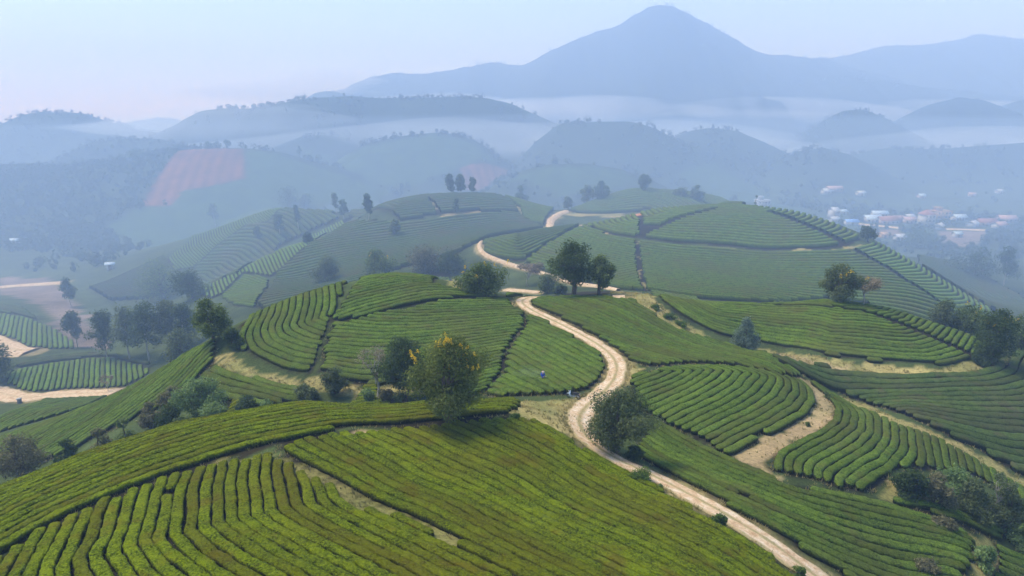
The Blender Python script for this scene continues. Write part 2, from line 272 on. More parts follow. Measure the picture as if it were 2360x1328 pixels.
 {"name":"v3","xs":[360.3,364.1,367.9,371.7,375.5,379.3,383.0,386.8,390.6,394.4,398.2,402.0,405.8,409.6,413.3,417.1,420.9,424.7,428.5,432.3,436.1,439.9,443.7,447.4,451.2,455.0,458.8,462.6,466.4,470.2,474.0,477.7,481.5,485.3,489.1,492.9,496.7,500.5,504.3,508.0,511.8,515.6,519.4,523.2,527.0,530.8,534.6,538.3,542.1,545.9,549.7,553.5,557.3,561.1,564.9,568.6,572.4,576.2,580.0,583.8,587.6,591.4,595.2,598.9,602.7,606.5,610.3],"ys":[960.0,960.0,960.0,960.0,960.0,960.0,960.0,960.0,960.0,960.0,960.0,960.0,960.0,960.0,960.0,960.0,960.0,960.0,960.0,960.0,960.0,960.0,960.0,960.0,960.0,960.0,960.0,960.0,960.0,960.0,960.0,960.0,960.0,960.0,960.0,960.0,960.0,960.0,960.0,960.0,960.0,960.0,960.0,960.0,960.0,960.0,960.0,960.0,960.0,960.0,960.0,960.0,960.0,960.0,960.0,960.0,960.0,960.0,960.0,960.0,960.0,960.0,960.0,960.0,960.0,960.0,960.0],"zs":[36.49,38.77,41.42,44.08,46.73,49.39,52.04,54.69,57.35,59.93,62.33,64.7,67.07,69.44,71.81,74.18,76.54,78.75,80.91,83.08,85.24,87.4,89.56,91.72,93.88,95.77,96.38,96.75,97.12,97.49,97.86,98.08,97.15,95.82,94.49,93.16,91.84,90.51,89.18,87.83,86.11,84.16,82.21,80.26,78.31,76.36,74.41,72.46,70.51,68.56,66.61,64.7,63.09,61.62,60.15,58.68,57.21,55.74,54.27,52.8,51.33,49.86,48.39,46.92,45.45,43.98,42.55],"wf":110,"wb":110,"base":2.0},
 {"name":"v4","xs":[511.5,516.0,520.4,524.9,529.3,533.8,538.2,542.7,547.1,551.6,556.0,560.5,564.9,569.4,573.8,578.3,582.7,587.2,591.6,596.1,600.5,605.0,609.4,613.9,618.3,622.8,627.2,631.7,636.1,640.6,645.0,649.5,654.0,658.4,662.9,667.3,671.8,676.2,680.7,685.1,689.6,694.0,698.5,702.9,707.4,711.8,716.3,720.7,725.2,729.6,734.1,738.5,743.0,747.4,751.9,756.3,760.8,765.2,769.7,774.1,778.6,783.0,787.5,791.9,796.4,800.8,805.3],"ys":[1050.0,1050.0,1050.0,1050.0,1050.0,1050.0,1050.0,1050.0,1050.0,1050.0,1050.0,1050.0,1050.0,1050.0,1050.0,1050.0,1050.0,1050.0,1050.0,1050.0,1050.0,1050.0,1050.0,1050.0,1050.0,1050.0,1050.0,1050.0,1050.0,1050.0,1050.0,1050.0,1050.0,1050.0,1050.0,1050.0,1050.0,1050.0,1050.0,1050.0,1050.0,1050.0,1050.0,1050.0,1050.0,1050.0,1050.0,1050.0,1050.0,1050.0,1050.0,1050.0,1050.0,1050.0,1050.0,1050.0,1050.0,1050.0,1050.0,1050.0,1050.0,1050.0,1050.0,1050.0,1050.0,1050.0,1050.0],"zs":[36.99,39.54,42.51,45.47,48.43,51.39,54.36,57.32,60.28,63.24,66.21,69.09,71.8,74.49,77.17,79.86,82.55,85.24,87.92,90.61,93.25,95.52,97.64,99.77,101.89,104.02,106.15,108.06,109.22,110.26,111.3,112.34,113.38,114.42,115.46,116.41,116.24,115.49,114.74,113.99,113.24,112.49,111.74,110.68,109.01,107.29,105.58,103.86,102.15,100.43,98.72,97.0,95.29,93.57,91.79,89.91,88.02,86.14,84.25,82.37,80.48,78.6,76.71,74.83,72.94,71.05,69.22],"wf":130,"wb":130,"base":2.0},
 {"name":"v5","xs":[714.2,719.4,724.6,729.7,734.9,740.1,745.3,750.4,755.6,760.8,766.0,771.1,776.3,781.5,786.7,791.9,797.0,802.2,807.4,812.6,817.7,822.9,828.1,833.3,838.5,843.6,848.8,854.0,859.2,864.3,869.5,874.7,879.9,885.0,890.2,895.4,900.6,905.8,910.9,916.1,921.3,926.5,931.6,936.8,942.0,947.2,952.3,957.5,962.7,967.9,973.1,978.2,983.4,988.6,993.8,998.9,1004.1,1009.3,1014.5,1019.7,1024.8,1030.0,1035.2,1040.4,1045.5,1050.7,1055.9],"ys":[1130.0,1130.0,1130.0,1130.0,1130.0,1130.0,1130.0,1130.0,1130.0,1130.0,1130.0,1130.0,1130.0,1130.0,1130.0,1130.0,1130.0,1130.0,1130.0,1130.0,1130.0,1130.0,1130.0,1130.0,1130.0,1130.0,1130.0,1130.0,1130.0,1130.0,1130.0,1130.0,1130.0,1130.0,1130.0,1130.0,1130.0,1130.0,1130.0,1130.0,1130.0,1130.0,1130.0,1130.0,1130.0,1130.0,1130.0,1130.0,1130.0,1130.0,1130.0,1130.0,1130.0,1130.0,1130.0,1130.0,1130.0,1130.0,1130.0,1130.0,1130.0,1130.0,1130.0,1130.0,1130.0,1130.0,1130.0],"zs":[66.52,68.89,71.63,74.37,77.12,79.86,82.61,85.35,88.09,90.84,93.58,96.23,98.26,100.08,101.91,103.74,105.56,107.39,109.22,111.04,112.59,113.09,113.43,113.76,114.1,114.44,114.78,115.11,115.45,115.79,116.12,116.46,116.52,115.92,115.24,114.56,113.88,113.2,112.52,111.84,111.16,110.48,109.8,109.12,108.44,107.76,107.09,106.41,105.73,105.05,104.37,103.69,103.01,102.33,101.65,100.97,100.29,99.61,98.93,98.25,97.57,96.89,96.22,95.54,94.86,94.18,93.52],"wf":130,"wb":130,"base":2.0},
 {"name":"f1","xs":[338.3,352.8,367.3,381.9,396.4,410.9,425.4,439.9,454.4,468.9,483.4,497.9,512.4,527.0,541.5,556.0,570.5,585.0,599.5,614.0,628.5,643.0,657.6,672.1,686.6,701.1,715.6,730.1,744.6,759.1,773.6,788.2,802.7,817.2,831.7,846.2,860.7,875.2,889.7,904.2,918.7,933.3,947.8,962.3,976.8,991.3,1005.8,1020.3,1034.8,1049.3,1063.9,1078.4,1092.9,1107.4,1121.9,1136.4,1150.9,1165.4,1179.9,1194.4,1209.0,1223.5,1238.0,1252.5,1267.0,1281.5,1296.0],"ys":[1300.0,1300.0,1300.0,1300.0,1300.0,1300.0,1300.0,1300.0,1300.0,1300.0,1300.0,1300.0,1300.0,1300.0,1300.0,1300.0,1300.0,1300.0,1300.0,1300.0,1300.0,1300.0,1300.0,1300.0,1300.0,1300.0,1300.0,1300.0,1300.0,1300.0,1300.0,1300.0,1300.0,1300.0,1300.0,1300.0,1300.0,1300.0,1300.0,1300.0,1300.0,1300.0,1300.0,1300.0,1300.0,1300.0,1300.0,1300.0,1300.0,1300.0,1300.0,1300.0,1300.0,1300.0,1300.0,1300.0,1300.0,1300.0,1300.0,1300.0,1300.0,1300.0,1300.0,1300.0,1300.0,1300.0,1300.0],"zs":[61.86,66.86,72.67,78.48,84.3,90.11,95.92,101.73,107.58,113.68,119.82,125.97,132.12,137.72,142.14,146.46,150.15,151.48,152.42,153.14,152.15,150.48,148.8,147.13,145.47,143.93,142.42,140.91,139.4,137.9,136.4,134.94,133.48,132.02,130.55,129.09,127.63,126.17,124.7,123.2,121.69,120.19,118.68,117.17,115.67,114.16,112.65,111.15,109.64,108.12,106.4,104.58,102.76,100.94,99.13,97.31,95.49,93.67,91.85,90.04,88.22,86.4,84.58,82.76,80.95,79.13,77.36],"wf":170,"wb":150,"base":2.0},
 {"name":"fs","xs":[-448.5,-444.8,-441.1,-437.3,-433.6,-429.9,-426.1,-422.4,-418.7,-415.0,-411.2,-407.5,-403.8,-400.0,-396.3,-392.6,-388.8,-385.1,-381.4,-377.6,-373.9,-370.2,-366.5,-362.7,-359.0,-355.3,-351.5,-347.8,-344.1,-340.3,-336.6,-332.9,-329.2,-325.4,-321.7,-318.0,-314.2,-310.5,-306.8,-303.0,-299.3,-295.6,-291.8,-288.1,-284.4,-280.7,-276.9,-273.2,-269.5,-265.7,-262.0,-258.3,-254.5,-250.8,-247.1,-243.3,-239.6,-235.9,-232.2,-228.4,-224.7,-221.0,-217.2,-213.5,-209.8,-206.0,-202.3],"ys":[1250.0,1250.0,1250.0,1250.0,1250.0,1250.0,1250.0,1250.0,1250.0,1250.0,1250.0,1250.0,1250.0,1250.0,1250.0,1250.0,1250.0,1250.0,1250.0,1250.0,1250.0,1250.0,1250.0,1250.0,1250.0,1250.0,1250.0,1250.0,1250.0,1250.0,1250.0,1250.0,1250.0,1250.0,1250.0,1250.0,1250.0,1250.0,1250.0,1250.0,1250.0,1250.0,1250.0,1250.0,1250.0,1250.0,1250.0,1250.0,1250.0,1250.0,1250.0,1250.0,1250.0,1250.0,1250.0,1250.0,1250.0,1250.0,1250.0,1250.0,1250.0,1250.0,1250.0,1250.0,1250.0,1250.0,1250.0],"zs":[70.38,72.23,74.38,76.53,78.67,80.82,82.96,85.11,87.26,89.4,91.55,93.7,95.84,97.99,100.14,102.28,104.43,106.58,108.72,110.87,113.02,115.16,117.31,119.46,121.6,123.75,125.68,126.59,127.29,128.0,128.71,129.42,130.03,129.71,128.98,128.25,127.53,126.8,126.07,125.35,124.57,122.98,120.94,118.89,116.85,114.81,112.77,110.72,108.68,106.64,104.6,102.56,100.51,98.41,96.28,94.16,92.04,89.91,87.79,85.66,83.54,81.41,79.29,77.17,75.04,72.92,70.85],"wf":100,"wb":100,"base":2.0},
 {"name":"peak","xs":[-559.7,-536.2,-512.6,-489.1,-465.6,-442.0,-418.5,-394.9,-371.4,-347.9,-324.3,-300.8,-277.3,-253.7,-230.2,-206.7,-183.1,-159.6,-136.0,-112.5,-89.0,-65.4,-41.9,-18.4,5.2,28.7,52.2,75.8,99.3,122.9,146.4,169.9,193.5,217.0,240.5,264.1,287.6,311.1,334.7,358.2,381.8,405.3,428.8,452.4,475.9,499.4,523.0,546.5,570.1,593.6,617.1,640.7,664.2,687.7,711.3,734.8,758.3,781.9,805.4,829.0,852.5,876.0,899.6,923.1,946.6,970.2,993.7],"ys":[1450.0,1450.0,1450.0,1450.0,1450.0,1450.0,1450.0,1450.0,1450.0,1450.0,1450.0,1450.0,1450.0,1450.0,1450.0,1450.0,1450.0,1450.0,1450.0,1450.0,1450.0,1450.0,1450.0,1450.0,1450.0,1450.0,1450.0,1450.0,1450.0,1450.0,1450.0,1450.0,1450.0,1450.0,1450.0,1450.0,1450.0,1450.0,1450.0,1450.0,1450.0,1450.0,1450.0,1450.0,1450.0,1450.0,1450.0,1450.0,1450.0,1450.0,1450.0,1450.0,1450.0,1450.0,1450.0,1450.0,1450.0,1450.0,1450.0,1450.0,1450.0,1450.0,1450.0,1450.0,1450.0,1450.0,1450.0],"zs":[31.89,42.63,55.1,67.57,80.04,92.51,104.35,115.35,126.32,136.6,145.53,154.08,161.08,166.5,167.27,167.3,168.32,170.52,172.76,175.18,180.38,186.98,189.55,186.65,182.66,188.41,200.08,211.53,221.38,230.66,238.79,246.25,253.56,261.08,276.25,292.26,296.77,293.05,286.4,276.57,265.85,252.25,238.21,224.77,212.33,206.19,203.21,203.61,204.01,200.84,197.05,191.93,185.08,178.16,171.25,164.18,157.0,149.81,142.62,135.43,128.24,121.05,113.86,106.67,99.48,92.29,85.3],"wf":300,"wb":220,"base":2.0},
 {"name":"f2","xs":[313.8,335.7,357.6,379.4,401.3,423.2,445.1,467.0,488.9,510.7,532.6,554.5,576.4,598.3,620.2,642.0,663.9,685.8,707.7,729.6,751.5,773.3,795.2,817.1,839.0,860.9,882.8,904.7,926.5,948.4,970.3,992.2,1014.1,1036.0,1057.8,1079.7,1101.6,1123.5,1145.4,1167.3,1189.1,1211.0,1232.9,1254.8,1276.7,1298.6,1320.4,1342.3,1364.2,1386.1,1408.0,1429.9,1451.7,1473.6,1495.5,1517.4,1539.3,1561.2,1583.0,1604.9,1626.8,1648.7,1670.6,1692.5,1714.3,1736.2,1758.1],"ys":[1600.0,1600.0,1600.0,1600.0,1600.0,1600.0,1600.0,1600.0,1600.0,1600.0,1600.0,1600.0,1600.0,1600.0,1600.0,1600.0,1600.0,1600.0,1600.0,1600.0,1600.0,1600.0,1600.0,1600.0,1600.0,1600.0,1600.0,1600.0,1600.0,1600.0,1600.0,1600.0,1600.0,1600.0,1600.0,1600.0,1600.0,1600.0,1600.0,1600.0,1600.0,1600.0,1600.0,1600.0,1600.0,1600.0,1600.0,1600.0,1600.0,1600.0,1600.0,1600.0,1600.0,1600.0,1600.0,1600.0,1600.0,1600.0,1600.0,1600.0,1600.0,1600.0,1600.0,1600.0,1600.0,1600.0,1600.0],"zs":[119.86,125.39,131.82,138.24,144.67,151.09,157.52,163.94,170.37,176.03,180.13,184.09,188.05,192.01,195.97,199.88,202.99,205.7,208.47,212.35,216.87,221.4,225.84,230.11,233.77,235.39,236.7,238.03,240.17,242.87,245.64,249.89,254.89,257.43,254.35,249.89,249.82,250.17,250.72,251.41,252.1,252.79,253.49,254.18,254.87,255.56,256.26,256.95,256.49,252.92,248.97,245.02,241.07,237.12,233.16,229.21,225.26,221.31,217.36,213.41,209.45,205.5,201.55,197.6,193.65,189.69,185.85],"wf":300,"wb":220,"base":2.0},
 {"name":"fl","xs":[-930.9,-925.6,-920.3,-915.0,-909.7,-904.3,-899.0,-893.7,-888.4,-883.1,-877.7,-872.4,-867.1,-861.8,-856.5,-851.1,-845.8,-840.5,-835.2,-829.9,-824.5,-819.2,-813.9,-808.6,-803.3,-797.9,-792.6,-787.3,-782.0,-776.7,-771.4,-766.0,-760.7,-755.4,-750.1,-744.8,-739.4,-734.1,-728.8,-723.5,-718.2,-712.8,-707.5,-702.2,-696.9,-691.6,-686.2,-680.9,-675.6,-670.3,-665.0,-659.6,-654.3,-649.0,-643.7,-638.4,-633.1,-627.7,-622.4,-617.1,-611.8,-606.5,-601.1,-595.8,-590.5,-585.2,-579.9],"ys":[1500.0,1500.0,1500.0,1500.0,1500.0,1500.0,1500.0,1500.0,1500.0,1500.0,1500.0,1500.0,1500.0,1500.0,1500.0,1500.0,1500.0,1500.0,1500.0,1500.0,1500.0,1500.0,1500.0,1500.0,1500.0,1500.0,1500.0,1500.0,1500.0,1500.0,1500.0,1500.0,1500.0,1500.0,1500.0,1500.0,1500.0,1500.0,1500.0,1500.0,1500.0,1500.0,1500.0,1500.0,1500.0,1500.0,1500.0,1500.0,1500.0,1500.0,1500.0,1500.0,1500.0,1500.0,1500.0,1500.0,1500.0,1500.0,1500.0,1500.0,1500.0,1500.0,1500.0,1500.0,1500.0,1500.0,1500.0],"zs":[46.14,47.09,48.19,49.3,50.4,51.5,52.61,53.71,54.82,55.92,57.02,58.13,59.23,60.34,61.44,62.54,63.65,64.75,65.84,66.87,67.87,68.88,69.89,70.89,71.9,72.91,73.91,74.92,75.93,76.93,77.93,78.4,78.22,78.01,77.8,77.6,77.39,77.18,76.97,76.7,75.79,74.57,73.36,72.14,70.93,69.71,68.5,67.28,66.07,64.85,63.64,62.38,60.8,59.14,57.47,55.8,54.13,52.46,50.79,49.12,47.45,45.78,44.11,42.44,40.78,39.11,37.48],"wf":150,"wb":150,"base":2.0}
]
PLOTS = [
 {"key":"A1","label":"foreground tea plot with rows bending in a V at the bottom left","poly":[[-32.87,37.93],[-32.33,40.6],[-32.14,42.33],[-30.93,44.36],[-29.33,46.68],[-27.23,49.93],[-25.48,50.76],[-23.89,51.32],[-21.95,51.99],[-21.21,52.63],[-20.06,51.84],[-14.86,47.75],[-12.31,45.53],[-10.67,43.92],[-8.02,42.55],[-6.15,41.18],[-4.51,39.65],[-2.37,37.98],[-0.7,36.72],[1.8,34.32],[-10.41,28.49],[-23.86,29.02],[-31.55,32.25],[-33.42,34.49]],"guide":[[-25.61,49.1],[-24.97,46.77],[-22.47,41.2],[-21.66,39.18],[-19.05,36.31],[-16.34,34.0],[-12.65,31.28]],"s":0.87,"mat":"near","ext":60,"sw":0.6},
 {"key":"A2","label":"foreground tea plot of long diagonal rows left of the dirt road","poly":[[-20.18,53.31],[-18.43,54.98],[-16.5,56.35],[-14.9,57.06],[-13.17,57.3],[-11.28,57.89],[-9.39,58.69],[-6.22,59.68],[-2.31,60.49],[0.42,60.87],[2.33,61.05],[5.06,60.55],[6.1,57.96],[7.91,57.64],[8.6,56.69],[11.44,55.67],[11.99,54.4],[13.04,52.95],[14.68,50.39],[16.16,48.53],[18.02,47.11],[19.14,46.29],[20.31,45.69],[20.73,44.54],[21.9,42.49],[21.29,39.69],[3.18,32.4],[0.11,36.39],[-1.88,38.15],[-3.82,40.0],[-5.65,41.7],[-7.51,43.01],[-9.87,44.35],[-11.52,45.79],[-14.06,47.9],[-18.81,51.58]],"guide":[[-22.26,53.87],[-20.52,52.66],[-19.28,51.15],[-14.54,47.56],[-11.99,45.28],[-10.38,43.76],[-7.83,42.52],[-5.98,41.22],[-4.34,39.63],[-2.23,37.95],[-0.4,36.42],[2.07,34.71]],"s":0.98,"mat":"near","ext":60},
 {"key":"B","label":"tea plot behind the dark ditch along the crest of the foreground hill","poly":[[-34.95,35.36],[-33.4,38.64],[-32.76,41.21],[-32.57,42.97],[-31.29,44.95],[-29.67,47.31],[-27.54,50.58],[-25.19,52.7],[-21.14,54.48],[-17.04,56.91],[-15.46,58.57],[-11.82,58.63],[-9.72,59.56],[-6.3,60.56],[-2.34,61.41],[-0.21,62.08],[0.54,64.99],[0.82,69.92],[0.25,73.19],[-9.15,73.86],[-21.03,92.52],[-23.38,70.65],[-39.62,90.98],[-35.71,65.82],[-41.97,60.87],[-46.1,54.66],[-46.84,48.63]],"guide":[[-33.32,38.53],[-32.67,41.09],[-32.49,42.84],[-31.21,44.82],[-29.59,47.17],[-27.48,50.44],[-25.11,52.49],[-21.03,54.17],[-16.92,56.46],[-15.37,58.18],[-11.75,58.23],[-9.66,59.16],[-6.26,60.17],[-2.32,60.99],[0.0,61.78]],"s":0.9,"mat":"near","ext":40},
 {"key":"C","label":"tight rowed tea plot right of the dirt road, in the lower right corner","poly":[[14.72,72.07],[15.6,72.74],[17.29,71.18],[19.04,68.23],[20.7,65.64],[22.16,62.95],[24.29,59.62],[26.67,57.61],[30.94,57.75],[36.25,58.06],[41.33,57.47],[44.16,56.35],[40.81,52.34],[39.64,50.78],[37.3,47.38],[26.67,43.92],[26.32,46.81],[25.87,47.81],[24.83,48.41],[22.9,48.63],[22.82,49.37],[20.21,50.89],[20.11,51.49],[17.79,52.83],[17.56,54.69],[14.87,57.47],[13.45,60.55],[12.74,62.51],[14.17,68.25]],"guide":[[13.55,75.75],[15.6,72.74],[17.24,70.96],[18.99,68.02],[20.64,65.42],[22.09,62.73],[24.22,59.44],[26.74,57.76],[30.87,57.61],[36.17,57.93],[41.22,57.3],[44.16,56.35],[48.86,57.25]],"s":0.95,"mat":"mid","ext":30},
 {"key":"D","label":"leaf shaped tea plot inside the sandy bend right of the road","poly":[[15.76,84.15],[18.26,86.7],[22.91,88.9],[28.14,90.21],[33.49,91.39],[37.26,91.32],[41.83,92.21],[42.87,90.79],[40.81,84.73],[36.12,76.8],[31.3,71.49],[26.72,68.37],[26.57,67.27],[22.94,64.0],[21.59,64.02],[21.31,66.16],[19.66,68.78],[17.43,71.82],[15.75,73.51],[14.75,76.05]],"guide":[[16.0,59.55],[22.87,63.79],[26.57,67.27],[31.31,71.25],[36.26,76.86],[41.0,84.88],[43.1,91.0],[41.91,92.4],[39.53,93.89]],"s":1.05,"mat":"mid","ext":12},
 {"key":"E","label":"fan shaped tea plot of curving rows right of the sandy bend","poly":[[43.09,94.44],[44.91,95.16],[48.68,94.61],[49.16,88.52],[49.6,81.2],[55.18,79.18],[58.83,76.45],[61.45,75.25],[62.41,74.08],[63.84,71.82],[60.61,67.68],[59.2,69.81],[54.23,72.99],[45.73,68.06],[41.77,65.59],[38.7,62.64],[36.26,60.18],[33.66,58.96],[30.93,58.68],[29.19,59.61],[26.76,59.95],[25.75,60.68],[25.99,61.91],[27.72,64.72],[30.55,67.17],[34.57,70.9],[38.61,75.76],[43.13,84.03],[45.77,92.05]],"guide":[[41.92,96.24],[43.09,94.44],[45.77,92.05],[43.69,85.06],[38.75,75.83],[34.51,70.76],[30.5,67.06],[27.68,64.61],[25.84,61.61],[25.35,58.5]],"s":0.93,"mat":"mid","ext":20},
 {"key":"F","label":"dull tea plot of broad level rows at the right edge, below a sandy path","poly":[[38.75,100.36],[43.63,99.13],[50.07,102.53],[56.98,102.17],[63.19,100.84],[73.19,102.41],[78.14,105.04],[86.81,111.64],[132.97,166.9],[96.95,112.32],[66.55,73.23],[64.73,77.27],[61.65,78.47],[61.0,79.7],[57.08,81.27],[55.57,83.08],[54.05,85.97],[53.24,90.3],[52.19,94.89],[49.97,96.94],[44.52,95.38],[40.32,96.46]],"guide":[[39.07,111.78],[42.79,109.39],[43.79,99.53],[53.67,102.61],[63.25,100.96],[73.38,102.72],[80.33,106.67],[133.9,168.17]],"s":1.5,"mat":"dull","ext":30,"step":1},
 {"key":"G","label":"tea plot on the right hand rounded hill above the sandy path","poly":[[33.39,158.38],[43.28,155.9],[45.42,131.94],[66.44,162.01],[61.98,130.2],[69.38,127.74],[75.94,123.98],[83.49,122.31],[85.1,117.72],[79.43,109.94],[71.36,105.33],[66.2,104.9],[61.83,105.29],[58.12,105.11],[57.65,106.15],[51.72,106.56],[51.65,108.08],[48.73,111.25],[43.6,113.97],[39.35,113.96],[35.58,114.39],[32.37,116.51],[29.94,118.66],[28.35,124.43]],"guide":[[27.07,124.23],[29.76,117.89],[32.19,115.8],[35.34,113.53],[39.07,113.02],[43.28,112.99],[48.41,110.42],[51.38,106.42],[57.57,105.01],[61.6,104.54],[65.75,104.07],[70.96,104.65],[79.14,109.48],[126.78,168.57]],"s":1.0,"mat":"mid","ext":30,"cuts":[[[[32.07,127.77],[49.96,151.09],[49.37,127.92],[55.14,124.67],[60.21,121.12],[65.57,118.76],[69.6,115.91],[75.2,111.88],[79.61,109.01]],0.5]]},
 {"key":"H","label":"long tea plot right of the pale road, tapering to the lower right","poly":[[2.94,123.55],[4.57,125.98],[9.03,126.75],[14.42,124.13],[19.66,122.05],[22.35,121.68],[23.94,118.49],[26.24,113.86],[28.41,111.91],[33.28,110.77],[37.93,110.83],[40.13,108.22],[40.39,96.65],[42.88,94.24],[39.33,91.53],[35.23,90.97],[31.27,92.49],[26.04,91.55],[20.98,89.43],[18.54,89.04],[16.54,93.07],[15.0,97.31],[12.05,102.09],[7.88,109.42],[4.1,116.66]],"guide":[[3.01,126.78],[9.31,117.02],[17.31,107.97],[25.47,99.45],[32.25,91.45]],"s":1.15,"mat":"mid","ext":40},
 {"key":"I","label":"tea plot where a person in blue stands, left of the pale road","poly":[[2.54,112.55],[3.87,111.81],[6.52,107.33],[9.64,101.2],[12.53,96.42],[13.73,91.47],[13.4,87.76],[11.82,83.36],[9.39,78.87],[6.28,76.36],[2.07,75.41],[-1.42,76.88],[-3.47,80.35],[-2.63,83.55],[-1.58,85.82],[-1.03,89.47],[-0.71,95.49],[0.68,100.91],[2.06,106.58]],"guide":[[-2.21,110.68],[1.92,106.56],[7.92,98.2],[13.31,87.56],[15.25,82.83]],"s":1.28,"mat":"mid","ext":30},
 {"key":"J1","label":"tea plot on top of the middle hill, above the row of dark bare patches","poly":[[-29.17,127.14],[-25.89,131.84],[-27.53,191.19],[-17.02,185.71],[-14.64,123.92],[-10.44,122.05],[-6.42,121.66],[-1.65,124.81],[6.4,149.21],[0.0,125.29],[-6.35,120.37],[-10.13,117.98],[-13.77,115.78],[-17.25,112.81],[-21.12,110.61],[-26.73,106.75],[-29.67,106.52],[-29.45,110.5],[-28.76,115.7]],"guide":[[-29.97,106.56],[-21.65,112.85],[-14.05,118.42],[-5.62,121.62],[6.85,148.48]],"s":1.1,"mat":"mid","ext":20},
 {"key":"J2","label":"big tea plot on the front slope of the middle hill, left of the person","poly":[[-29.3,105.56],[-26.58,106.08],[-20.97,109.67],[-17.09,111.63],[-13.65,114.68],[-6.3,119.15],[-0.16,122.97],[1.17,118.02],[2.41,113.47],[1.78,106.55],[0.27,100.91],[-1.1,95.53],[-1.4,89.56],[-1.87,85.94],[-2.98,83.74],[-3.77,80.81],[-10.7,87.03],[-17.77,89.76],[-22.7,90.41],[-24.22,91.17],[-27.74,92.1],[-28.88,99.37]],"guide":[[-32.42,100.48],[-29.44,99.46],[-21.8,98.09],[-13.25,98.51],[-5.42,100.98],[3.51,104.94]],"s":1.08,"mat":"mid","ext":15},
 {"key":"K","label":"tea plot of nested curved rows on the left shoulder of the middle hill","poly":[[-46.46,192.54],[-52.88,191.57],[-58.28,189.08],[-42.59,120.0],[-45.27,113.69],[-45.53,109.22],[-43.93,102.58],[-40.7,99.41],[-34.67,95.38],[-31.99,93.78],[-29.15,92.62],[-29.33,95.76],[-29.87,103.31],[-30.02,106.18],[-30.67,111.61],[-30.06,117.0]],"guide":[[-62.56,207.73],[-62.2,175.47],[-43.34,109.35],[-43.23,104.35],[-40.61,99.53],[-34.94,95.41],[-28.88,92.34],[-24.89,91.44]],"s":1.15,"mat":"mid","ext":10},
 {"key":"L1","label":"tea rows running down the long left flank of the middle hill","poly":[[-48.62,105.97],[-54.53,107.4],[-61.83,109.23],[-69.51,111.25],[-78.93,110.64],[-88.76,112.77],[-98.11,110.99],[-80.89,87.43],[-74.2,88.83],[-66.72,89.41],[-62.97,93.52],[-56.22,95.71],[-49.09,95.55],[-48.67,97.45],[-45.82,98.46]],"guide":[[-48.95,107.38],[-52.09,100.83],[-57.78,98.81],[-61.99,93.6],[-65.25,86.3],[-41.4,49.12]],"s":1.15,"mat":"mid","ext":30},
 {"key":"L2","label":"small tea plot under the curved straw coloured path, above the shrubs","poly":[[-44.95,97.52],[-39.27,93.0],[-32.76,90.45],[-26.99,88.63],[-27.66,86.53],[-33.94,84.91],[-38.08,86.41],[-46.25,93.82],[-48.06,96.82]],"guide":[[-50.49,100.57],[-41.98,93.3],[-33.9,88.33],[-26.03,85.99]],"s":1.1,"mat":"mid","ext":20},
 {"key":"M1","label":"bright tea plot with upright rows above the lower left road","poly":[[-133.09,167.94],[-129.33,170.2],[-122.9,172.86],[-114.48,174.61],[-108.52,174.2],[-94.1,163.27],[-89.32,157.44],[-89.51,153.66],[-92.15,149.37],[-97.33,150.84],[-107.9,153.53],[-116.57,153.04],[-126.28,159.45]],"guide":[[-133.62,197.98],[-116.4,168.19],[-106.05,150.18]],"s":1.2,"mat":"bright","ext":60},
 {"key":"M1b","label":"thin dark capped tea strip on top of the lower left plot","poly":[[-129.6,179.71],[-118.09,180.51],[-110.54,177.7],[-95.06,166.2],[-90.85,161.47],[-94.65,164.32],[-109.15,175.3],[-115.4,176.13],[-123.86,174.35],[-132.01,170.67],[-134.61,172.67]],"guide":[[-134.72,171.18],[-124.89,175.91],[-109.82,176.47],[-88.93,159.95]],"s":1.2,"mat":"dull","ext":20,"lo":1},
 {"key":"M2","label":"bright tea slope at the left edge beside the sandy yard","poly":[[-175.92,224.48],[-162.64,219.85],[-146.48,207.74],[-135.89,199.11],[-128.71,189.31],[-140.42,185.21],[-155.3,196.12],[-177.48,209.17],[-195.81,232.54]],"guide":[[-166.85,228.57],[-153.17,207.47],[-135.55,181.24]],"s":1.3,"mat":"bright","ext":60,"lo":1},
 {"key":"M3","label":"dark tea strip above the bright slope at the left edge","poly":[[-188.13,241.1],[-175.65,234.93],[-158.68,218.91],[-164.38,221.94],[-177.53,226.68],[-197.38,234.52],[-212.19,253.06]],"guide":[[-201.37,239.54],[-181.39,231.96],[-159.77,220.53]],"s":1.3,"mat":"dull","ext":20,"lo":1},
 {"key":"M4","label":"tea plot just below the lower left road bend","poly":[[-112.49,132.97],[-110.67,138.07],[-109.84,143.7],[-108.63,147.82],[-92.19,146.58],[-91.74,135.87],[-92.81,124.08],[-97.55,118.73],[-101.17,116.83]],"guide":[[-96.62,117.56],[-101.98,136.77],[-91.99,146.76]],"s":1.2,"mat":"mid","ext":40},
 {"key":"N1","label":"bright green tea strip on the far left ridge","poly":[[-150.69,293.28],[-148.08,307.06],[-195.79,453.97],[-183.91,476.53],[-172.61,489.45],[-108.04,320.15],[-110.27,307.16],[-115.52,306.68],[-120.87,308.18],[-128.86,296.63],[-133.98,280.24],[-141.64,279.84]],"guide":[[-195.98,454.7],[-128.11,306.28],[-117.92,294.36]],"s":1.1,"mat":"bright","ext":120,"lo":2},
 {"key":"N2","label":"dull tea slope right of the bright strip on the far left ridge","poly":[[-132.87,278.91],[-128.28,295.09],[-120.29,306.49],[-109.54,306.07],[-106.61,318.19],[-85.89,320.11],[-78.05,308.67],[-100.95,288.57],[-92.75,221.34],[-119.91,251.42]],"guide":[[-142.2,291.98],[-115.0,285.89],[-72.51,233.23]],"s":2.5,"mat":"dull","ext":80,"lo":2},
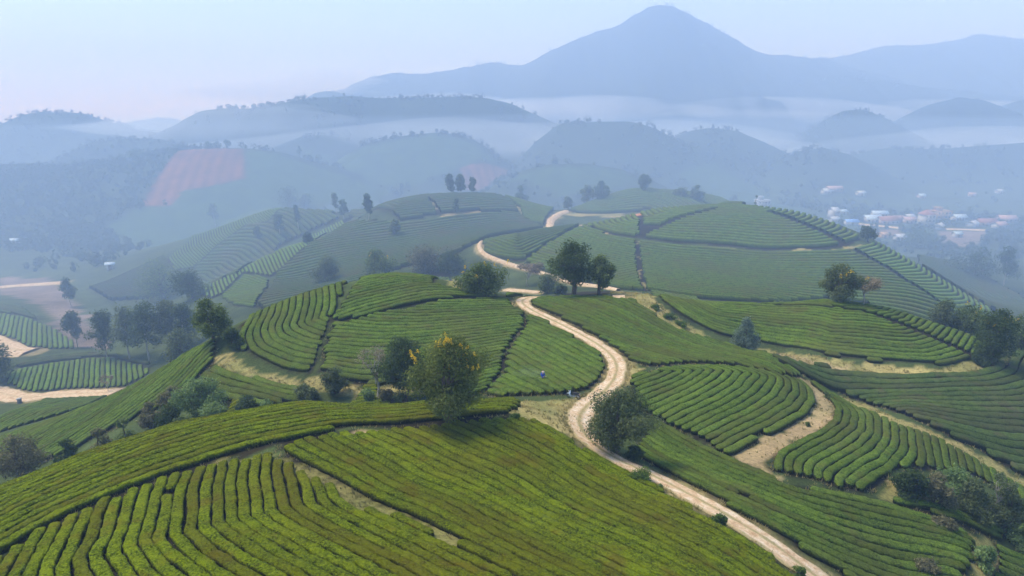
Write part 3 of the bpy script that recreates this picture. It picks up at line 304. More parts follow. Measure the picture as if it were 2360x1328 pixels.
 {"key":"N1b","label":"dark tea flank below the straw edged far left ridge","poly":[[-176.77,275.7],[-166.6,289.73],[-154.58,297.48],[-149.94,290.15],[-141.57,278.43],[-131.54,271.49],[-128.83,261.38],[-142.16,253.31],[-155.62,253.27]],"guide":[[-178.31,276.78],[-167.29,291.11],[-147.21,305.26]],"s":2.6,"mat":"dull","ext":60,"lo":2},
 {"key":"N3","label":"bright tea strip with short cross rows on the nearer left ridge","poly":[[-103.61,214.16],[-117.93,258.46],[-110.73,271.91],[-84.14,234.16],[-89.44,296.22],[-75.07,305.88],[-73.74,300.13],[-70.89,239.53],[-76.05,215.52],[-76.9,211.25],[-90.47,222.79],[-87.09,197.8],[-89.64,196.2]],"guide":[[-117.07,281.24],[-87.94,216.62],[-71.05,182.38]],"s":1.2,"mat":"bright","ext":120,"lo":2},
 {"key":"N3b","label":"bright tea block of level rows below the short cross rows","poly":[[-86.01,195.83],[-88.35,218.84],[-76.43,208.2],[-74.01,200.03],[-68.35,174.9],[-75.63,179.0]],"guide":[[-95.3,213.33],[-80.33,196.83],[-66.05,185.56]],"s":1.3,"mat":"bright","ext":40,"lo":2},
 {"key":"N5","label":"left cap of the far round tea hill, under its lone slope tree","poly":[[-73.43,306.61],[-105.35,524.75],[-80.38,575.12],[-33.31,275.54],[-28.69,260.88],[-41.21,253.12],[-70.69,299.75]],"guide":[[-81.31,301.34],[-49.83,250.42],[-28.11,258.36]],"s":2.4,"mat":"dull","ext":40,"lo":2},
 {"key":"N6","label":"right cap of the far round tea hill, under three crest trees","poly":[[-39.17,288.08],[-17.67,293.0],[-5.09,296.74],[1.1,287.53],[2.49,278.9],[-7.16,273.41],[-27.23,261.28],[-31.79,274.39]],"guide":[[-35.51,251.63],[-16.83,263.05],[3.52,275.67]],"s":2.4,"mat":"dull","ext":40,"lo":2},
 {"key":"N7","label":"tea slope falling right from the far round hill to the small road","poly":[[-3.77,296.38],[12.52,491.86],[19.06,304.66],[14.77,281.33],[13.66,259.51],[10.06,261.11],[3.99,271.14],[3.63,284.86]],"guide":[[-3.62,284.35],[7.21,282.12],[17.8,277.74]],"s":2.6,"mat":"mid","ext":40,"lo":2},
 {"key":"N8","label":"wide dull tea slope below the sandy path of the far round hill","poly":[[-62.86,257.76],[-40.81,250.39],[-27.86,255.76],[-7.4,269.36],[2.64,275.53],[9.95,258.37],[11.93,244.14],[0.0,235.16],[-7.29,226.04],[-11.39,209.77],[-16.83,199.34],[-28.52,199.0],[-41.07,190.06],[-36.78,116.06],[-66.64,173.38],[-67.69,174.35],[-75.54,213.95],[-70.34,237.53]],"guide":[[-68.51,229.73],[-50.11,235.02],[-27.93,240.91],[-6.58,256.09],[13.51,263.0]],"s":2.4,"mat":"dull","ext":60,"lo":2},
 {"key":"O1","label":"tea cap of the big round hill inside its ring path","poly":[[25.2,228.19],[37.12,230.86],[48.79,238.67],[63.67,237.62],[75.83,237.83],[89.92,234.7],[99.62,232.38],[109.47,224.03],[112.03,215.52],[101.71,204.11],[93.29,200.28],[80.0,200.07],[67.45,201.98],[49.81,202.82],[37.14,207.19],[29.96,211.44],[25.42,222.22]],"guide":[[25.17,232.04],[24.81,219.24],[29.77,210.04],[36.91,205.73],[49.54,201.6],[67.12,200.85],[79.68,199.18],[92.88,199.3],[101.04,202.62],[111.82,212.58],[249.62,455.63]],"s":1.9,"mat":"mid","ext":30,"lo":2,"cuts":[[[[86.98,226.76],[98.18,211.95],[102.8,202.65],[107.26,192.34],[109.21,184.0],[114.21,176.87],[121.13,173.12]],1.3],[[[36.85,205.36],[53.76,220.81],[68.15,229.6]],1.0],[[[40.24,208.11],[43.37,229.8],[57.45,305.38]],0.6]]},
 {"key":"O2","label":"broad tea skirt of the big round hill below its ring path","poly":[[37.08,203.58],[49.27,200.38],[66.69,199.4],[79.14,197.67],[92.2,197.68],[101.14,200.79],[105.71,190.58],[107.7,182.4],[112.53,175.53],[120.54,172.18],[77.64,119.97],[88.05,162.26],[78.21,164.52],[52.48,152.64],[33.1,157.12],[24.3,153.94],[16.17,164.39],[5.92,181.73],[3.86,185.42],[14.78,208.21],[23.93,225.77],[29.48,207.8]],"guide":[[25.17,232.04],[24.81,219.24],[29.77,210.04],[36.91,205.73],[49.54,201.6],[67.12,200.85],[79.68,199.18],[92.88,199.3],[101.04,202.62],[111.82,212.58],[249.62,455.63]],"s":1.9,"mat":"mid","ext":60,"lo":2,"cuts":[[[[37.99,204.28],[34.32,178.03],[31.78,158.42]],0.5]]},
 {"key":"O3","label":"brighter tea flank right of the dark diagonal line on the big round hill","poly":[[103.45,202.61],[111.02,210.66],[119.09,219.3],[126.75,216.72],[134.28,211.5],[141.31,210.6],[147.91,202.77],[140.2,188.0],[121.97,172.46],[114.95,177.47],[110.27,184.77],[108.2,192.9]],"guide":[[25.17,232.04],[24.81,219.24],[29.77,210.04],[36.91,205.73],[49.54,201.6],[67.12,200.85],[79.68,199.18],[92.88,199.3],[101.04,202.62],[111.82,212.58],[249.62,455.63]],"s":1.5,"mat":"bright","ext":60,"lo":2},
 {"key":"O4","label":"left shoulder of the big round hill above the road curve","poly":[[-9.19,209.11],[2.87,222.49],[15.21,236.63],[23.37,231.81],[14.19,209.57],[3.28,186.6],[0.0,187.36],[-5.02,193.11],[-7.98,198.53]],"guide":[[-9.44,202.62],[-3.75,192.74],[3.67,188.29],[20.66,213.85]],"s":1.9,"mat":"mid","ext":20,"lo":2},
 {"key":"P","label":"small rounded tea hill behind the big one, trees on its left","poly":[[26.25,311.53],[41.41,330.46],[77.47,500.5],[68.62,328.94],[88.63,332.46],[107.13,336.68],[80.78,236.87],[62.09,304.1],[49.79,299.68],[28.95,302.05]],"guide":[[23.43,305.77],[42.39,301.63],[62.17,304.56],[79.16,238.9]],"s":2.7,"mat":"mid","ext":40,"lo":2},
 {"key":"Q","label":"pale hazy tea slope at the far right below the village trees","poly":[[231.03,384.64],[201.52,291.24],[205.62,282.38],[206.78,267.77],[183.85,223.05],[155.62,190.93],[150.3,202.15],[142.45,211.48],[132.95,214.38]],"guide":[[122.81,209.8],[177.89,265.48],[156.48,195.5]],"s":2.6,"mat":"dull","ext":40,"lo":2},
 {"key":"S","label":"corner tea plot beside a pale green shrub, bottom right edge","poly":[[47.67,58.26],[51.43,59.33],[54.34,58.98],[47.58,50.58],[40.61,48.36],[43.13,52.24]],"guide":[[45.23,56.2],[50.53,58.11],[53.8,57.15]],"s":1.0,"mat":"mid","ext":20},
 {"key":"T","label":"narrow tea strip between the tight rows and the shrub thicket","poly":[[36.24,58.47],[39.16,59.37],[43.63,60.73],[48.58,62.35],[51.78,62.3],[48.73,59.75],[46.65,58.53],[43.02,58.01],[40.91,58.21]],"guide":[[36.28,58.95],[43.44,60.43],[52.04,62.32]],"s":0.95,"mat":"mid","ext":20}
]
ROADS = [
 ["dirt_road",[[26.08,42.79],[23.81,45.27],[21.51,47.42],[19.32,49.4],[17.02,51.5],[14.75,54.46],[12.88,56.83],[10.64,58.03],[8.71,59.05],[7.33,61.74],[6.89,65.76],[7.69,70.52],[9.33,74.55],[11.46,78.52],[13.19,82.64],[14.43,87.07],[14.8,91.98],[14.03,96.88],[11.09,103.52],[7.34,110.12],[3.84,115.61],[1.82,119.36],[1.62,122.69],[3.16,126.18],[5.56,129.66]],2.7,"main"],
 ["dirt_track",[[19.0,124.16],[21.24,123.85]],3.2,"plain"],
 ["dirt_track",[[-1.62,164.42],[2.12,160.72],[6.65,155.29]],2.2,"plain"],
 ["dirt_track",[[-9.51,210.39],[-10.36,205.4],[-9.52,198.47],[-7.28,193.18],[-3.68,188.33],[-0.36,184.42],[4.1,179.66],[9.08,173.58],[13.02,165.51],[17.72,158.7],[21.64,156.78],[24.43,151.5]],1.5,"plain"],
 ["dirt_track",[[24.7,306.97],[18.77,287.65],[15.85,277.96],[14.55,263.61],[14.31,241.99]],3.0,"plain"],
 ["dirt_track",[[-145.76,164.26],[-124.55,154.06],[-117.38,150.0],[-112.73,149.3],[-108.43,150.62],[-100.49,149.65],[-91.72,147.19]],5.0,"plain"],
 ["dirt_track",[[-167.67,201.88],[-152.62,192.44],[-143.52,185.14],[-138.14,184.63]],8.0,"plain"],
 ["dirt_track",[[-238.57,278.97],[-222.19,286.48],[-212.93,289.5],[-195.65,289.53]],4.5,"plain"],
 ["village_road",[[249.23,499.4],[256.48,497.79],[271.55,492.86],[282.12,485.95]],4.5,"plain"],
 ["village_road",[[311.21,485.05],[325.07,482.3],[338.7,479.44]],4.0,"plain"]
]
PATCHES = [
 ["straw",[[-0.87,63.22],[1.33,71.63],[6.24,74.5],[9.37,77.72],[11.82,82.51],[13.29,87.01],[14.49,87.07],[13.3,81.08],[9.82,75.17],[8.06,70.76],[7.14,65.02],[6.91,59.88],[5.72,60.24],[4.36,61.53],[0.85,61.26]]],
 ["straw",[[15.52,95.91],[16.34,92.61],[18.52,88.04],[16.26,85.36],[14.84,82.02],[13.52,78.95],[13.58,81.12],[14.9,87.09]]],
 ["sand",[[42.35,94.27],[44.99,94.07],[46.5,90.81],[41.31,79.86],[36.76,73.26],[32.13,68.67],[27.92,65.25],[26.02,62.1],[25.5,60.03],[27.22,57.94],[24.48,59.55],[22.22,63.16],[26.25,67.04],[31.2,71.23],[36.12,76.8],[41.0,84.88],[43.1,91.0]]],
 ["straw",[[42.27,112.26],[46.17,110.47],[51.02,106.43],[58.0,104.4],[65.41,103.7],[70.8,104.38],[77.99,108.27],[78.55,106.21],[73.81,102.82],[63.19,100.84],[56.98,102.17],[48.34,101.85],[39.28,100.33]]],
 ["sand",[[44.14,111.05],[46.0,110.01],[49.34,104.18],[54.94,103.88],[53.14,103.02],[46.77,101.54],[41.27,100.19]]],
 ["straw",[[22.3,149.27],[29.73,153.05],[26.96,125.75],[28.11,119.05],[30.86,115.79],[32.06,115.27],[34.37,111.41],[28.33,111.54],[25.58,113.27],[24.05,117.78],[22.06,121.87],[18.28,122.0]]],
 ["straw",[[-46.32,100.94],[-43.25,99.34],[-40.31,95.91],[-35.61,93.47],[-30.53,91.38],[-27.37,91.38],[-23.35,90.02],[-17.74,89.55],[-10.68,86.8],[-11.13,85.54],[-26.62,88.35],[-33.39,90.47],[-39.27,93.0],[-43.54,96.53]]],
 ["straw",[[49.47,96.29],[52.09,94.06],[51.88,85.2],[55.04,81.51],[60.22,78.53],[64.12,76.42],[65.86,74.42],[63.84,71.82],[62.24,73.86],[58.68,76.23],[54.76,79.16],[49.23,80.56],[48.3,86.91]]],
 ["verge",[[-20.08,53.01],[-18.8,51.8],[-13.98,48.28],[-11.39,46.25],[-9.72,44.88],[-7.28,43.55],[-5.38,42.24],[-3.54,40.52],[-1.58,38.58],[0.43,36.74],[3.35,34.46],[1.13,33.47],[-1.53,35.62],[-3.03,36.78],[-5.06,38.43],[-6.63,39.97],[-8.46,41.43],[-10.97,43.03],[-12.56,44.7],[-15.06,47.0],[-19.91,50.96]]],
 ["soil",[[-33.45,38.69],[-31.33,45.02],[-27.58,50.66],[-25.22,52.77],[-21.17,54.56],[-17.06,57.0],[-11.84,58.73],[-6.31,60.65],[0.0,62.29],[0.08,61.37],[-6.2,59.49],[-11.61,57.47],[-16.77,55.93],[-20.8,53.48],[-24.79,51.73],[-27.09,49.63],[-30.69,43.97],[-32.67,37.66]]],
 ["verge",[[-25.21,51.0],[-23.39,51.91],[-20.84,53.04],[-20.21,52.28],[-22.39,51.23]]],
 ["sand",[[-15.21,57.51],[-14.18,58.26],[-12.52,58.05],[-13.17,57.3]]],
 ["straw",[[41.14,52.86],[44.59,56.49],[48.42,59.32],[43.42,52.4],[41.14,48.56],[37.52,47.43]]],
 ["straw",[[39.81,57.48],[41.6,57.9],[44.76,56.87],[47.01,58.03],[42.72,55.24]]],
 ["straw",[[35.59,59.32],[38.7,62.64],[41.64,65.37],[43.14,65.42],[37.91,59.53],[35.98,58.38]]],
 ["soil",[[1.28,128.95],[18.34,126.47],[23.71,150.05],[11.82,149.59],[-2.49,125.93]]],
 ["straw",[[-16.63,181.39],[-13.7,177.01],[-9.45,121.63],[-10.46,122.29],[-12.34,125.35]]],
 ["sand",[[-41.09,252.33],[-28.11,258.36],[-7.13,272.43],[-7.06,269.51],[-27.86,255.76],[-40.76,250.01]]],
 ["straw",[[0.92,288.78],[2.78,291.27],[4.06,276.12],[10.06,261.11],[13.3,240.55],[11.6,237.34],[2.61,271.95]]],
 ["straw",[[-32.44,275.62],[-31.58,275.71],[-27.39,261.23],[-28.6,260.0]]],
 ["sand",[[28.97,273.63],[24.89,219.99],[29.65,209.13],[37.26,204.64],[36.05,202.87],[28.05,207.06],[23.56,224.97]]],
 ["straw",[[49.41,200.99],[79.47,198.58],[100.54,201.52],[111.31,211.52],[108.82,207.58],[101.27,200.22],[78.81,196.73],[49.01,199.17]]],
 ["straw",[[101.5,202.16],[111.12,211.72],[111.37,209.93],[102.91,201.45]]],
 ["earth",[[39.18,240.11],[59.73,301.73],[46.78,232.36],[38.19,229.37]]],
 ["straw",[[27.54,308.01],[49.79,299.68],[47.37,296.26],[22.56,294.11]]],
 ["straw",[[37.73,204.28],[38.25,204.28],[34.68,178.12],[32.14,158.61],[31.43,158.22],[33.95,177.93]]],
 ["pinkfield",[[-238.85,309.15],[-214.95,303.98],[-191.27,282.67],[-164.85,246.79],[-128.1,203.27],[-116.25,182.56],[-129.4,192.36],[-154.51,218.91],[-184.94,250.09],[-204.44,262.85]]],
 ["pinkfield",[[300.62,477.49],[332.42,474.48],[320.99,454.81],[279.9,411.89],[278.05,430.19]]],
 ["pinkfield",[[250.77,482.3],[278.63,482.3],[261.43,455.74],[249.5,467.15]]],
 ["redfield",[[-259.99,477.27],[-282.73,596.02],[-230.03,594.61],[-203.22,524.7],[-224.25,506.23],[-240.6,499.63],[-238.6,477.06]]],
 ["redfield",[[-46.45,615.88],[-12.14,643.98],[0.0,650.45],[-26.33,593.69],[-39.18,588.89]]],
 ["teaground",[[-238.02,475.76],[-240.03,498.27],[-223.73,504.9],[-202.73,523.29],[-225.37,591.92],[-199.64,591.47],[-153.8,582.11],[-102.93,580.18],[-110.5,525.9],[-153.49,502.23],[-184.62,465.03],[-146.42,306.24],[-235.84,414.78],[-267.21,447.61],[-257.17,474.57]]],
 ["teaground",[[-154.08,647.14],[-136.36,663.2],[-74.45,666.22],[-33.13,664.61],[-12.31,653.79],[-50.03,611.8],[-85.98,590.91],[-122.58,588.11]]],
 ["teaground",[[-3.33,527.12],[26.66,530.28],[56.58,530.01],[83.37,530.07],[98.97,522.34],[69.77,500.5],[37.67,494.6]]],
 ["teaground",[[-228.82,747.69],[-146.11,611.51],[-92.56,584.29],[-123.12,611.16],[-194.73,740.59]]],
 ["teaground",[[156.57,654.45],[200.62,694.97],[239.93,652.87],[223.91,524.88],[187.15,524.88],[166.8,626.76]]]
]
TREES = [
 {"name":"flowering_tree","label":"large round tree full of yellow blossom on the foreground ditch","kind":"broad","flowers":420,"n":20000,"leaf":0.135,"col":"blossomtree","low":0.1,"nc":58,"cs":0.115,"lean":0.1,"x":-6.04,"y":59.98,"h":9.29,"w":8.95},
 {"name":"broadleaf_tree","label":"dark leafy tree close behind and left of the yellow flowering tree","kind":"broad","n":9000,"leaf":0.17,"col":"dark","low":0.05,"x":-14.2,"y":84.31,"h":9.4,"w":8.12},
 {"name":"bare_tree","label":"pale half bare tree left of the dark tree behind the foreground crest","kind":"bare","n":900,"leaf":0.13,"col":"brown","x":-18.42,"y":85.89,"h":7.81,"w":4.72},
 {"name":"broadleaf_tree","label":"feathery grey green tree overhanging the right edge of the road","kind":"broad","n":12000,"leaf":0.13,"col":"grey","low":0.06,"x":10.45,"y":60.72,"h":7.24,"w":7.04},
 {"name":"broadleaf_tree","label":"tallest tree at the road bend on the middle hill","kind":"tall","n":8000,"leaf":0.24,"col":"dark","low":0.2,"x":11.56,"y":127.0,"h":11.29,"w":10.22},
 {"name":"broadleaf_tree","label":"shorter olive tree right beside the tallest tree at the road bend","kind":"tall","n":5000,"leaf":0.22,"col":"olive","low":0.15,"x":16.89,"y":128.11,"h":8.27,"w":6.92},
 {"name":"broadleaf_tree","label":"wide low bushy tree at the top of the middle hill","kind":"broad","n":7000,"leaf":0.22,"col":"olive","low":0.02,"flowers":14,"x":-5.68,"y":123.09,"h":6.31,"w":9.09},
 {"name":"broadleaf_tree","label":"lone rounded tree on the left shoulder of the middle hill","kind":"broad","n":7000,"leaf":0.2,"col":"olive","low":0.12,"x":-49.13,"y":106.02,"h":7.69,"w":7.4},
 {"name":"shrub","label":"dark shrub at the foot of the lone shoulder tree","kind":"shrub","n":2500,"leaf":0.2,"col":"dark","x":-44.01,"y":102.22,"h":3.46,"w":4.13},
 {"name":"shrub","label":"pale twiggy shrub left of the straw path end, below curved rows","kind":"shrub","n":3000,"leaf":0.16,"col":"grey","x":-24.4,"y":88.18,"h":4.06,"w":3.87},
 {"name":"shrub","label":"grey green shrub between the straw path and the foreground crest","kind":"shrub","n":2500,"leaf":0.16,"col":"grey","x":-28.26,"y":86.56,"h":2.75,"w":3.45},
 {"name":"shrub","label":"bright round shrub peeping over the crest near the dark tree","kind":"shrub","n":1800,"leaf":0.16,"col":"bright","x":-19.79,"y":86.2,"h":1.98,"w":2.61},
 {"name":"shrub","label":"low brown shrub just left of the dark tree over the crest","kind":"shrub","n":1500,"leaf":0.15,"col":"olivebrown","x":-16.93,"y":84.85,"h":2.14,"w":2.34},
 {"name":"conifer","label":"small bluish feathery tree by the gully right of the long plot","kind":"conifer","n":4500,"leaf":0.18,"col":"blue","x":39.66,"y":109.89,"h":5.73,"w":4.74},
 {"name":"flowering_tree","label":"hazy round tree with orange blossom before the big round hill","kind":"broad","n":6500,"leaf":0.22,"col":"grey","low":0.05,"flowers":60,"x":62.44,"y":125.92,"h":8.1,"w":8.66},
 {"name":"bare_tree","label":"thin brown tree with bare twigs right of the hazy orange blossom tree","kind":"bare","n":1700,"leaf":0.2,"col":"brown","x":66.19,"y":124.04,"h":4.91,"w":5.91},
 {"name":"broadleaf_tree","label":"left tree of the grove behind the right hand hill","kind":"broad","n":3500,"leaf":0.25,"col":"grey","low":0.02,"x":89.81,"y":136.0,"h":8.54,"w":6.38},
 {"name":"flowering_tree","label":"tree with faint orange bloom in the grove behind the right hand hill","kind":"broad","n":5000,"leaf":0.25,"col":"olive","low":0.02,"flowers":30,"x":94.18,"y":134.0,"h":9.64,"w":8.65},
 {"name":"broadleaf_tree","label":"big dark tree of the grove at the end of the sandy path","kind":"broad","n":8000,"leaf":0.2,"col":"dark","low":0.04,"flowers":18,"x":80.73,"y":107.83,"h":10.2,"w":8.47},
 {"name":"broadleaf_tree","label":"tree at the right edge beside the big dark grove tree","kind":"broad","n":5000,"leaf":0.22,"col":"olive","low":0.04,"flowers":14,"x":100.99,"y":128.0,"h":10.15,"w":7.61},
 {"name":"shrub","label":"dark bush at the right end of the sandy path","kind":"shrub","n":2500,"leaf":0.17,"col":"dark","x":78.64,"y":107.74,"h":2.93,"w":3.79},
 {"name":"broadleaf_tree","label":"hazy tree peeping over the middle hill left of its crest","kind":"broad","n":4000,"leaf":0.3,"col":"olive","low":0.05,"flowers":10,"x":-37.61,"y":185.0,"h":9.75,"w":8.73},
 {"name":"broadleaf_tree","label":"wide purple brown tree in the valley behind the middle hill","kind":"broad","n":4500,"leaf":0.3,"col":"olivebrown","low":0.05,"x":-25.44,"y":190.0,"h":6.83,"w":11.42},
 {"name":"broadleaf_tree","label":"dark rounded tree next to the purple brown one in the valley","kind":"broad","n":3500,"leaf":0.3,"col":"dark","low":0.05,"x":-17.01,"y":186.0,"h":5.14,"w":8.51},
 {"name":"broadleaf_tree","label":"faint blue green tree on the dull slope left of the middle hill","kind":"broad","n":3500,"leaf":0.3,"col":"grey","low":0.05,"x":-53.9,"y":193.23,"h":8.55,"w":7.86},
 {"name":"bare_tree","label":"leafless greyish tree on the track below the big round hill","kind":"bare","n":1500,"leaf":0.25,"col":"brown","x":4.11,"y":164.65,"h":5.32,"w":6.27},
 {"name":"broadleaf_tree","label":"small green tree left of the tallest tree beside the track","kind":"broad","n":2600,"leaf":0.22,"col":"olive","low":0.05,"x":8.28,"y":153.21,"h":4.98,"w":5.25},
 {"name":"shrub","label":"round green shrub at the foot of the tallest tree","kind":"shrub","n":1400,"leaf":0.2,"col":"dark","x":10.74,"y":145.54,"h":2.57,"w":3.45},
 {"name":"eucalyptus_tree","label":"tall slender tree standing alone beside the stony lower left field","kind":"euc","n":2600,"leaf":0.34,"col":"dark","x":-129.4,"y":192.36,"h":11.6,"w":5.95},
 {"name":"eucalyptus_tree","label":"tall leafy tree second from the left beside the stony field","kind":"euc","n":3200,"leaf":0.34,"col":"dark","x":-109.9,"y":174.52,"h":14.01,"w":8.49},
 {"name":"eucalyptus_tree","label":"tall tree of the lower left grove beside the pair by the field","kind":"euc","n":2800,"leaf":0.34,"col":"grey","x":-101.34,"y":170.26,"h":15.58,"w":8.52},
 {"name":"eucalyptus_tree","label":"tall grove tree with a long pale bare trunk at lower left","kind":"euc","n":3000,"leaf":0.34,"col":"dark","x":-93.14,"y":165.0,"h":16.71,"w":9.83},
 {"name":"eucalyptus_tree","label":"broad tree in the middle of the lower left grove","kind":"euc","n":3000,"leaf":0.34,"col":"grey","x":-89.01,"y":168.4,"h":13.66,"w":9.75},
 {"name":"eucalyptus_tree","label":"right hand tall tree of the lower left grove","kind":"euc","n":2600,"leaf":0.34,"col":"dark","x":-82.45,"y":164.74,"h":11.53,"w":8.42},
 {"name":"broadleaf_tree","label":"low pale bush at the right end of the lower left grove","kind":"broad","n":2200,"leaf":0.32,"col":"grey","low":0.02,"x":-77.35,"y":150.0,"h":10.51,"w":7.12},
 {"name":"broadleaf_tree","label":"large bush mass on the slope above the lower left grove","kind":"broad","n":4500,"leaf":0.36,"col":"olive","low":0.02,"x":-132.33,"y":248.98,"h":14.47,"w":18.08},
 {"name":"broadleaf_tree","label":"bushy tree right of the bush mass above the lower left grove","kind":"broad","n":3000,"leaf":0.36,"col":"dark","low":0.02,"x":-100.66,"y":206.03,"h":9.5,"w":10.34},
 {"name":"broadleaf_tree","label":"upright dark tree at the end of the far left valley road","kind":"euc","n":1600,"leaf":0.38,"col":"dark","x":-162.72,"y":242.15,"h":10.9,"w":5.45},
 {"name":"broadleaf_tree","label":"dark tree cut by the left edge above the lower road","kind":"broad","n":3500,"leaf":0.3,"col":"dark","low":0.03,"x":-131.33,"y":162.08,"h":11.43,"w":8.84},
 {"name":"eucalyptus_tree","label":"thin tree with bare trunk on the far red field slope","kind":"euc","n":900,"leaf":0.55,"col":"dark","x":-197.62,"y":450.76,"h":15.06,"w":8.1},
 {"name":"broadleaf_tree","label":"broad dark clump of trees above the far left ridge","kind":"broad","n":1800,"leaf":0.55,"col":"dark","low":0.02,"x":-161.33,"y":494.41,"h":14.42,"w":15.76},
 {"name":"broadleaf_tree","label":"smaller dark tree right of the clump above the far left ridge","kind":"broad","n":1100,"leaf":0.55,"col":"dark","low":0.02,"x":-151.16,"y":498.26,"h":10.13,"w":10.16},
 {"name":"eucalyptus_tree","label":"spindly tree on the dull far left slope, leftmost of three","kind":"euc","n":900,"leaf":0.5,"col":"dark","x":-101.98,"y":296.25,"h":10.75,"w":4.58},
 {"name":"eucalyptus_tree","label":"spindly tree on the dull far left slope, between two others","kind":"euc","n":700,"leaf":0.5,"col":"dark","x":-95.22,"y":301.0,"h":11.25,"w":3.1},
 {"name":"broadleaf_tree","label":"small round tree on the bright cross rowed ridge","kind":"broad","n":900,"leaf":0.42,"col":"dark","low":0.08,"x":-73.07,"y":240.52,"h":4.56,"w":3.73},
 {"name":"broadleaf_tree","label":"tiny faint tree low on the dull far left slope","kind":"broad","n":600,"leaf":0.45,"col":"grey","low":0.2,"x":-111.95,"y":295.56,"h":6.16,"w":3.43},
 {"name":"eucalyptus_tree","label":"tree with pale trunk at the left foot of the far round hill","kind":"euc","n":1000,"leaf":0.5,"col":"dark","x":-76.01,"y":306.73,"h":8.84,"w":4.91},
 {"name":"eucalyptus_tree","label":"paler slender tree behind the left foot of the far round hill","kind":"euc","n":800,"leaf":0.5,"col":"grey","x":-82.22,"y":318.6,"h":9.74,"w":4.07},
 {"name":"eucalyptus_tree","label":"dark tall tree on the left slope of the far round hill","kind":"euc","n":1100,"leaf":0.5,"col":"dark","x":-54.48,"y":255.18,"h":11.09,"w":3.93},
 {"name":"eucalyptus_tree","label":"thin trunked lone tree in the middle of the far round hill","kind":"euc","n":700,"leaf":0.5,"col":"dark","x":-21.63,"y":259.97,"h":7.98,"w":2.83},
 {"name":"broadleaf_tree","label":"very faint tree low on the wide dull slope","kind":"broad","n":700,"leaf":0.5,"col":"grey","low":0.2,"x":-41.53,"y":239.4,"h":7.15,"w":3.71},
 {"name":"eucalyptus_tree","label":"left tree of the three on the far round hill crest","kind":"euc","n":1400,"leaf":0.5,"col":"dark","x":-25.65,"y":292.82,"h":8.84,"w":5.2},
 {"name":"eucalyptus_tree","label":"middle tree of the three on the far round hill crest","kind":"euc","n":1400,"leaf":0.5,"col":"dark","x":-21.7,"y":292.28,"h":8.82,"w":5.01},
 {"name":"eucalyptus_tree","label":"right slim tree of the three on the far round hill crest","kind":"euc","n":1000,"leaf":0.5,"col":"dark","x":-17.66,"y":292.91,"h":7.92,"w":3.72},
 {"name":"broadleaf_tree","label":"squat tree right of the far round hill crest","kind":"broad","n":1100,"leaf":0.5,"col":"dark","low":0.15,"x":3.86,"y":335.0,"h":15.74,"w":6.43},
 {"name":"broadleaf_tree","label":"leaning tree on the left slope of the small rounded hill","kind":"broad","n":1500,"leaf":0.5,"col":"dark","low":0.1,"x":42.0,"y":322.0,"h":10.4,"w":7.37},
 {"name":"broadleaf_tree","label":"paler tree left of the leaning one on the small rounded hill","kind":"broad","n":1200,"leaf":0.5,"col":"grey","low":0.05,"x":35.88,"y":325.65,"h":9.28,"w":6.22},
 {"name":"broadleaf_tree","label":"small tree at the left foot of the small rounded hill","kind":"broad","n":800,"leaf":0.5,"col":"grey","low":0.05,"x":25.79,"y":315.72,"h":6.44,"w":4.03},
 {"name":"broadleaf_tree","label":"round lone tree on top of the small rounded hill","kind":"broad","n":1500,"leaf":0.5,"col":"dark","low":0.15,"x":63.09,"y":325.17,"h":8.98,"w":7.01},
 {"name":"broadleaf_tree","label":"wide tree right of the small rounded hill top","kind":"broad","n":1000,"leaf":0.55,"col":"grey","low":0.05,"x":78.87,"y":320.79,"h":5.07,"w":6.11},
 {"name":"broadleaf_tree","label":"upright tree at the right end of the small rounded hill","kind":"broad","n":1100,"leaf":0.55,"col":"grey","low":0.05,"x":86.04,"y":318.18,"h":8.25,"w":6.07},
 {"name":"broadleaf_tree","label":"lone dark tree on the right shoulder of the big round hill","kind":"broad","n":1500,"leaf":0.36,"col":"dark","low":0.18,"x":114.14,"y":215.5,"h":5.34,"w":4.45},
 {"name":"broadleaf_tree","label":"small round tree just behind the big round hill top","kind":"broad","n":500,"leaf":0.5,"col":"dark","low":0.1,"x":107.38,"y":300.0,"h":14.77,"w":2.31},
 {"name":"broadleaf_tree","label":"tiny left tree on the skyline of the red field hill","kind":"broad","n":260,"leaf":0.9,"col":"dark","low":0.25,"x":-261.3,"y":598.33,"h":6.57,"w":4.11},
 {"name":"broadleaf_tree","label":"tiny right tree on the skyline of the red field hill","kind":"broad","n":320,"leaf":0.9,"col":"dark","low":0.25,"x":-243.74,"y":595.56,"h":7.99,"w":4.83},
 {"name":"broadleaf_tree","label":"flat topped tiny tree at the left corner of the red field","kind":"broad","n":240,"leaf":0.9,"col":"dark","low":0.4,"x":-281.7,"y":592.19,"h":4.35,"w":6.65},
 {"name":"broadleaf_tree","label":"tiny round tree on the hill line right of the red field","kind":"broad","n":220,"leaf":0.9,"col":"dark","low":0.3,"x":-187.03,"y":609.87,"h":10.1,"w":3.82},
 {"name":"broadleaf_tree","label":"dark tree pair on the wooded skyline left of the red field","kind":"broad","n":500,"leaf":1.0,"col":"dark","low":0.02,"x":-313.9,"y":579.36,"h":8.19,"w":11.61},
 {"name":"eucalyptus_tree","label":"tall white trunked tree at the far right edge","kind":"euc","n":2000,"leaf":0.45,"col":"dark","x":206.44,"y":277.37,"h":18.37,"w":9.48},
 {"name":"broadleaf_tree","label":"broad dark tree left of the white trunked tree at far right","kind":"broad","n":2400,"leaf":0.45,"col":"dark","low":0.03,"x":198.71,"y":284.97,"h":12.36,"w":14.93},
 {"name":"conifer","label":"left one of two pointed trees below the village road","kind":"conifer","n":350,"leaf":0.6,"col":"dark","x":252.53,"y":474.5,"h":6.15,"w":3.96},
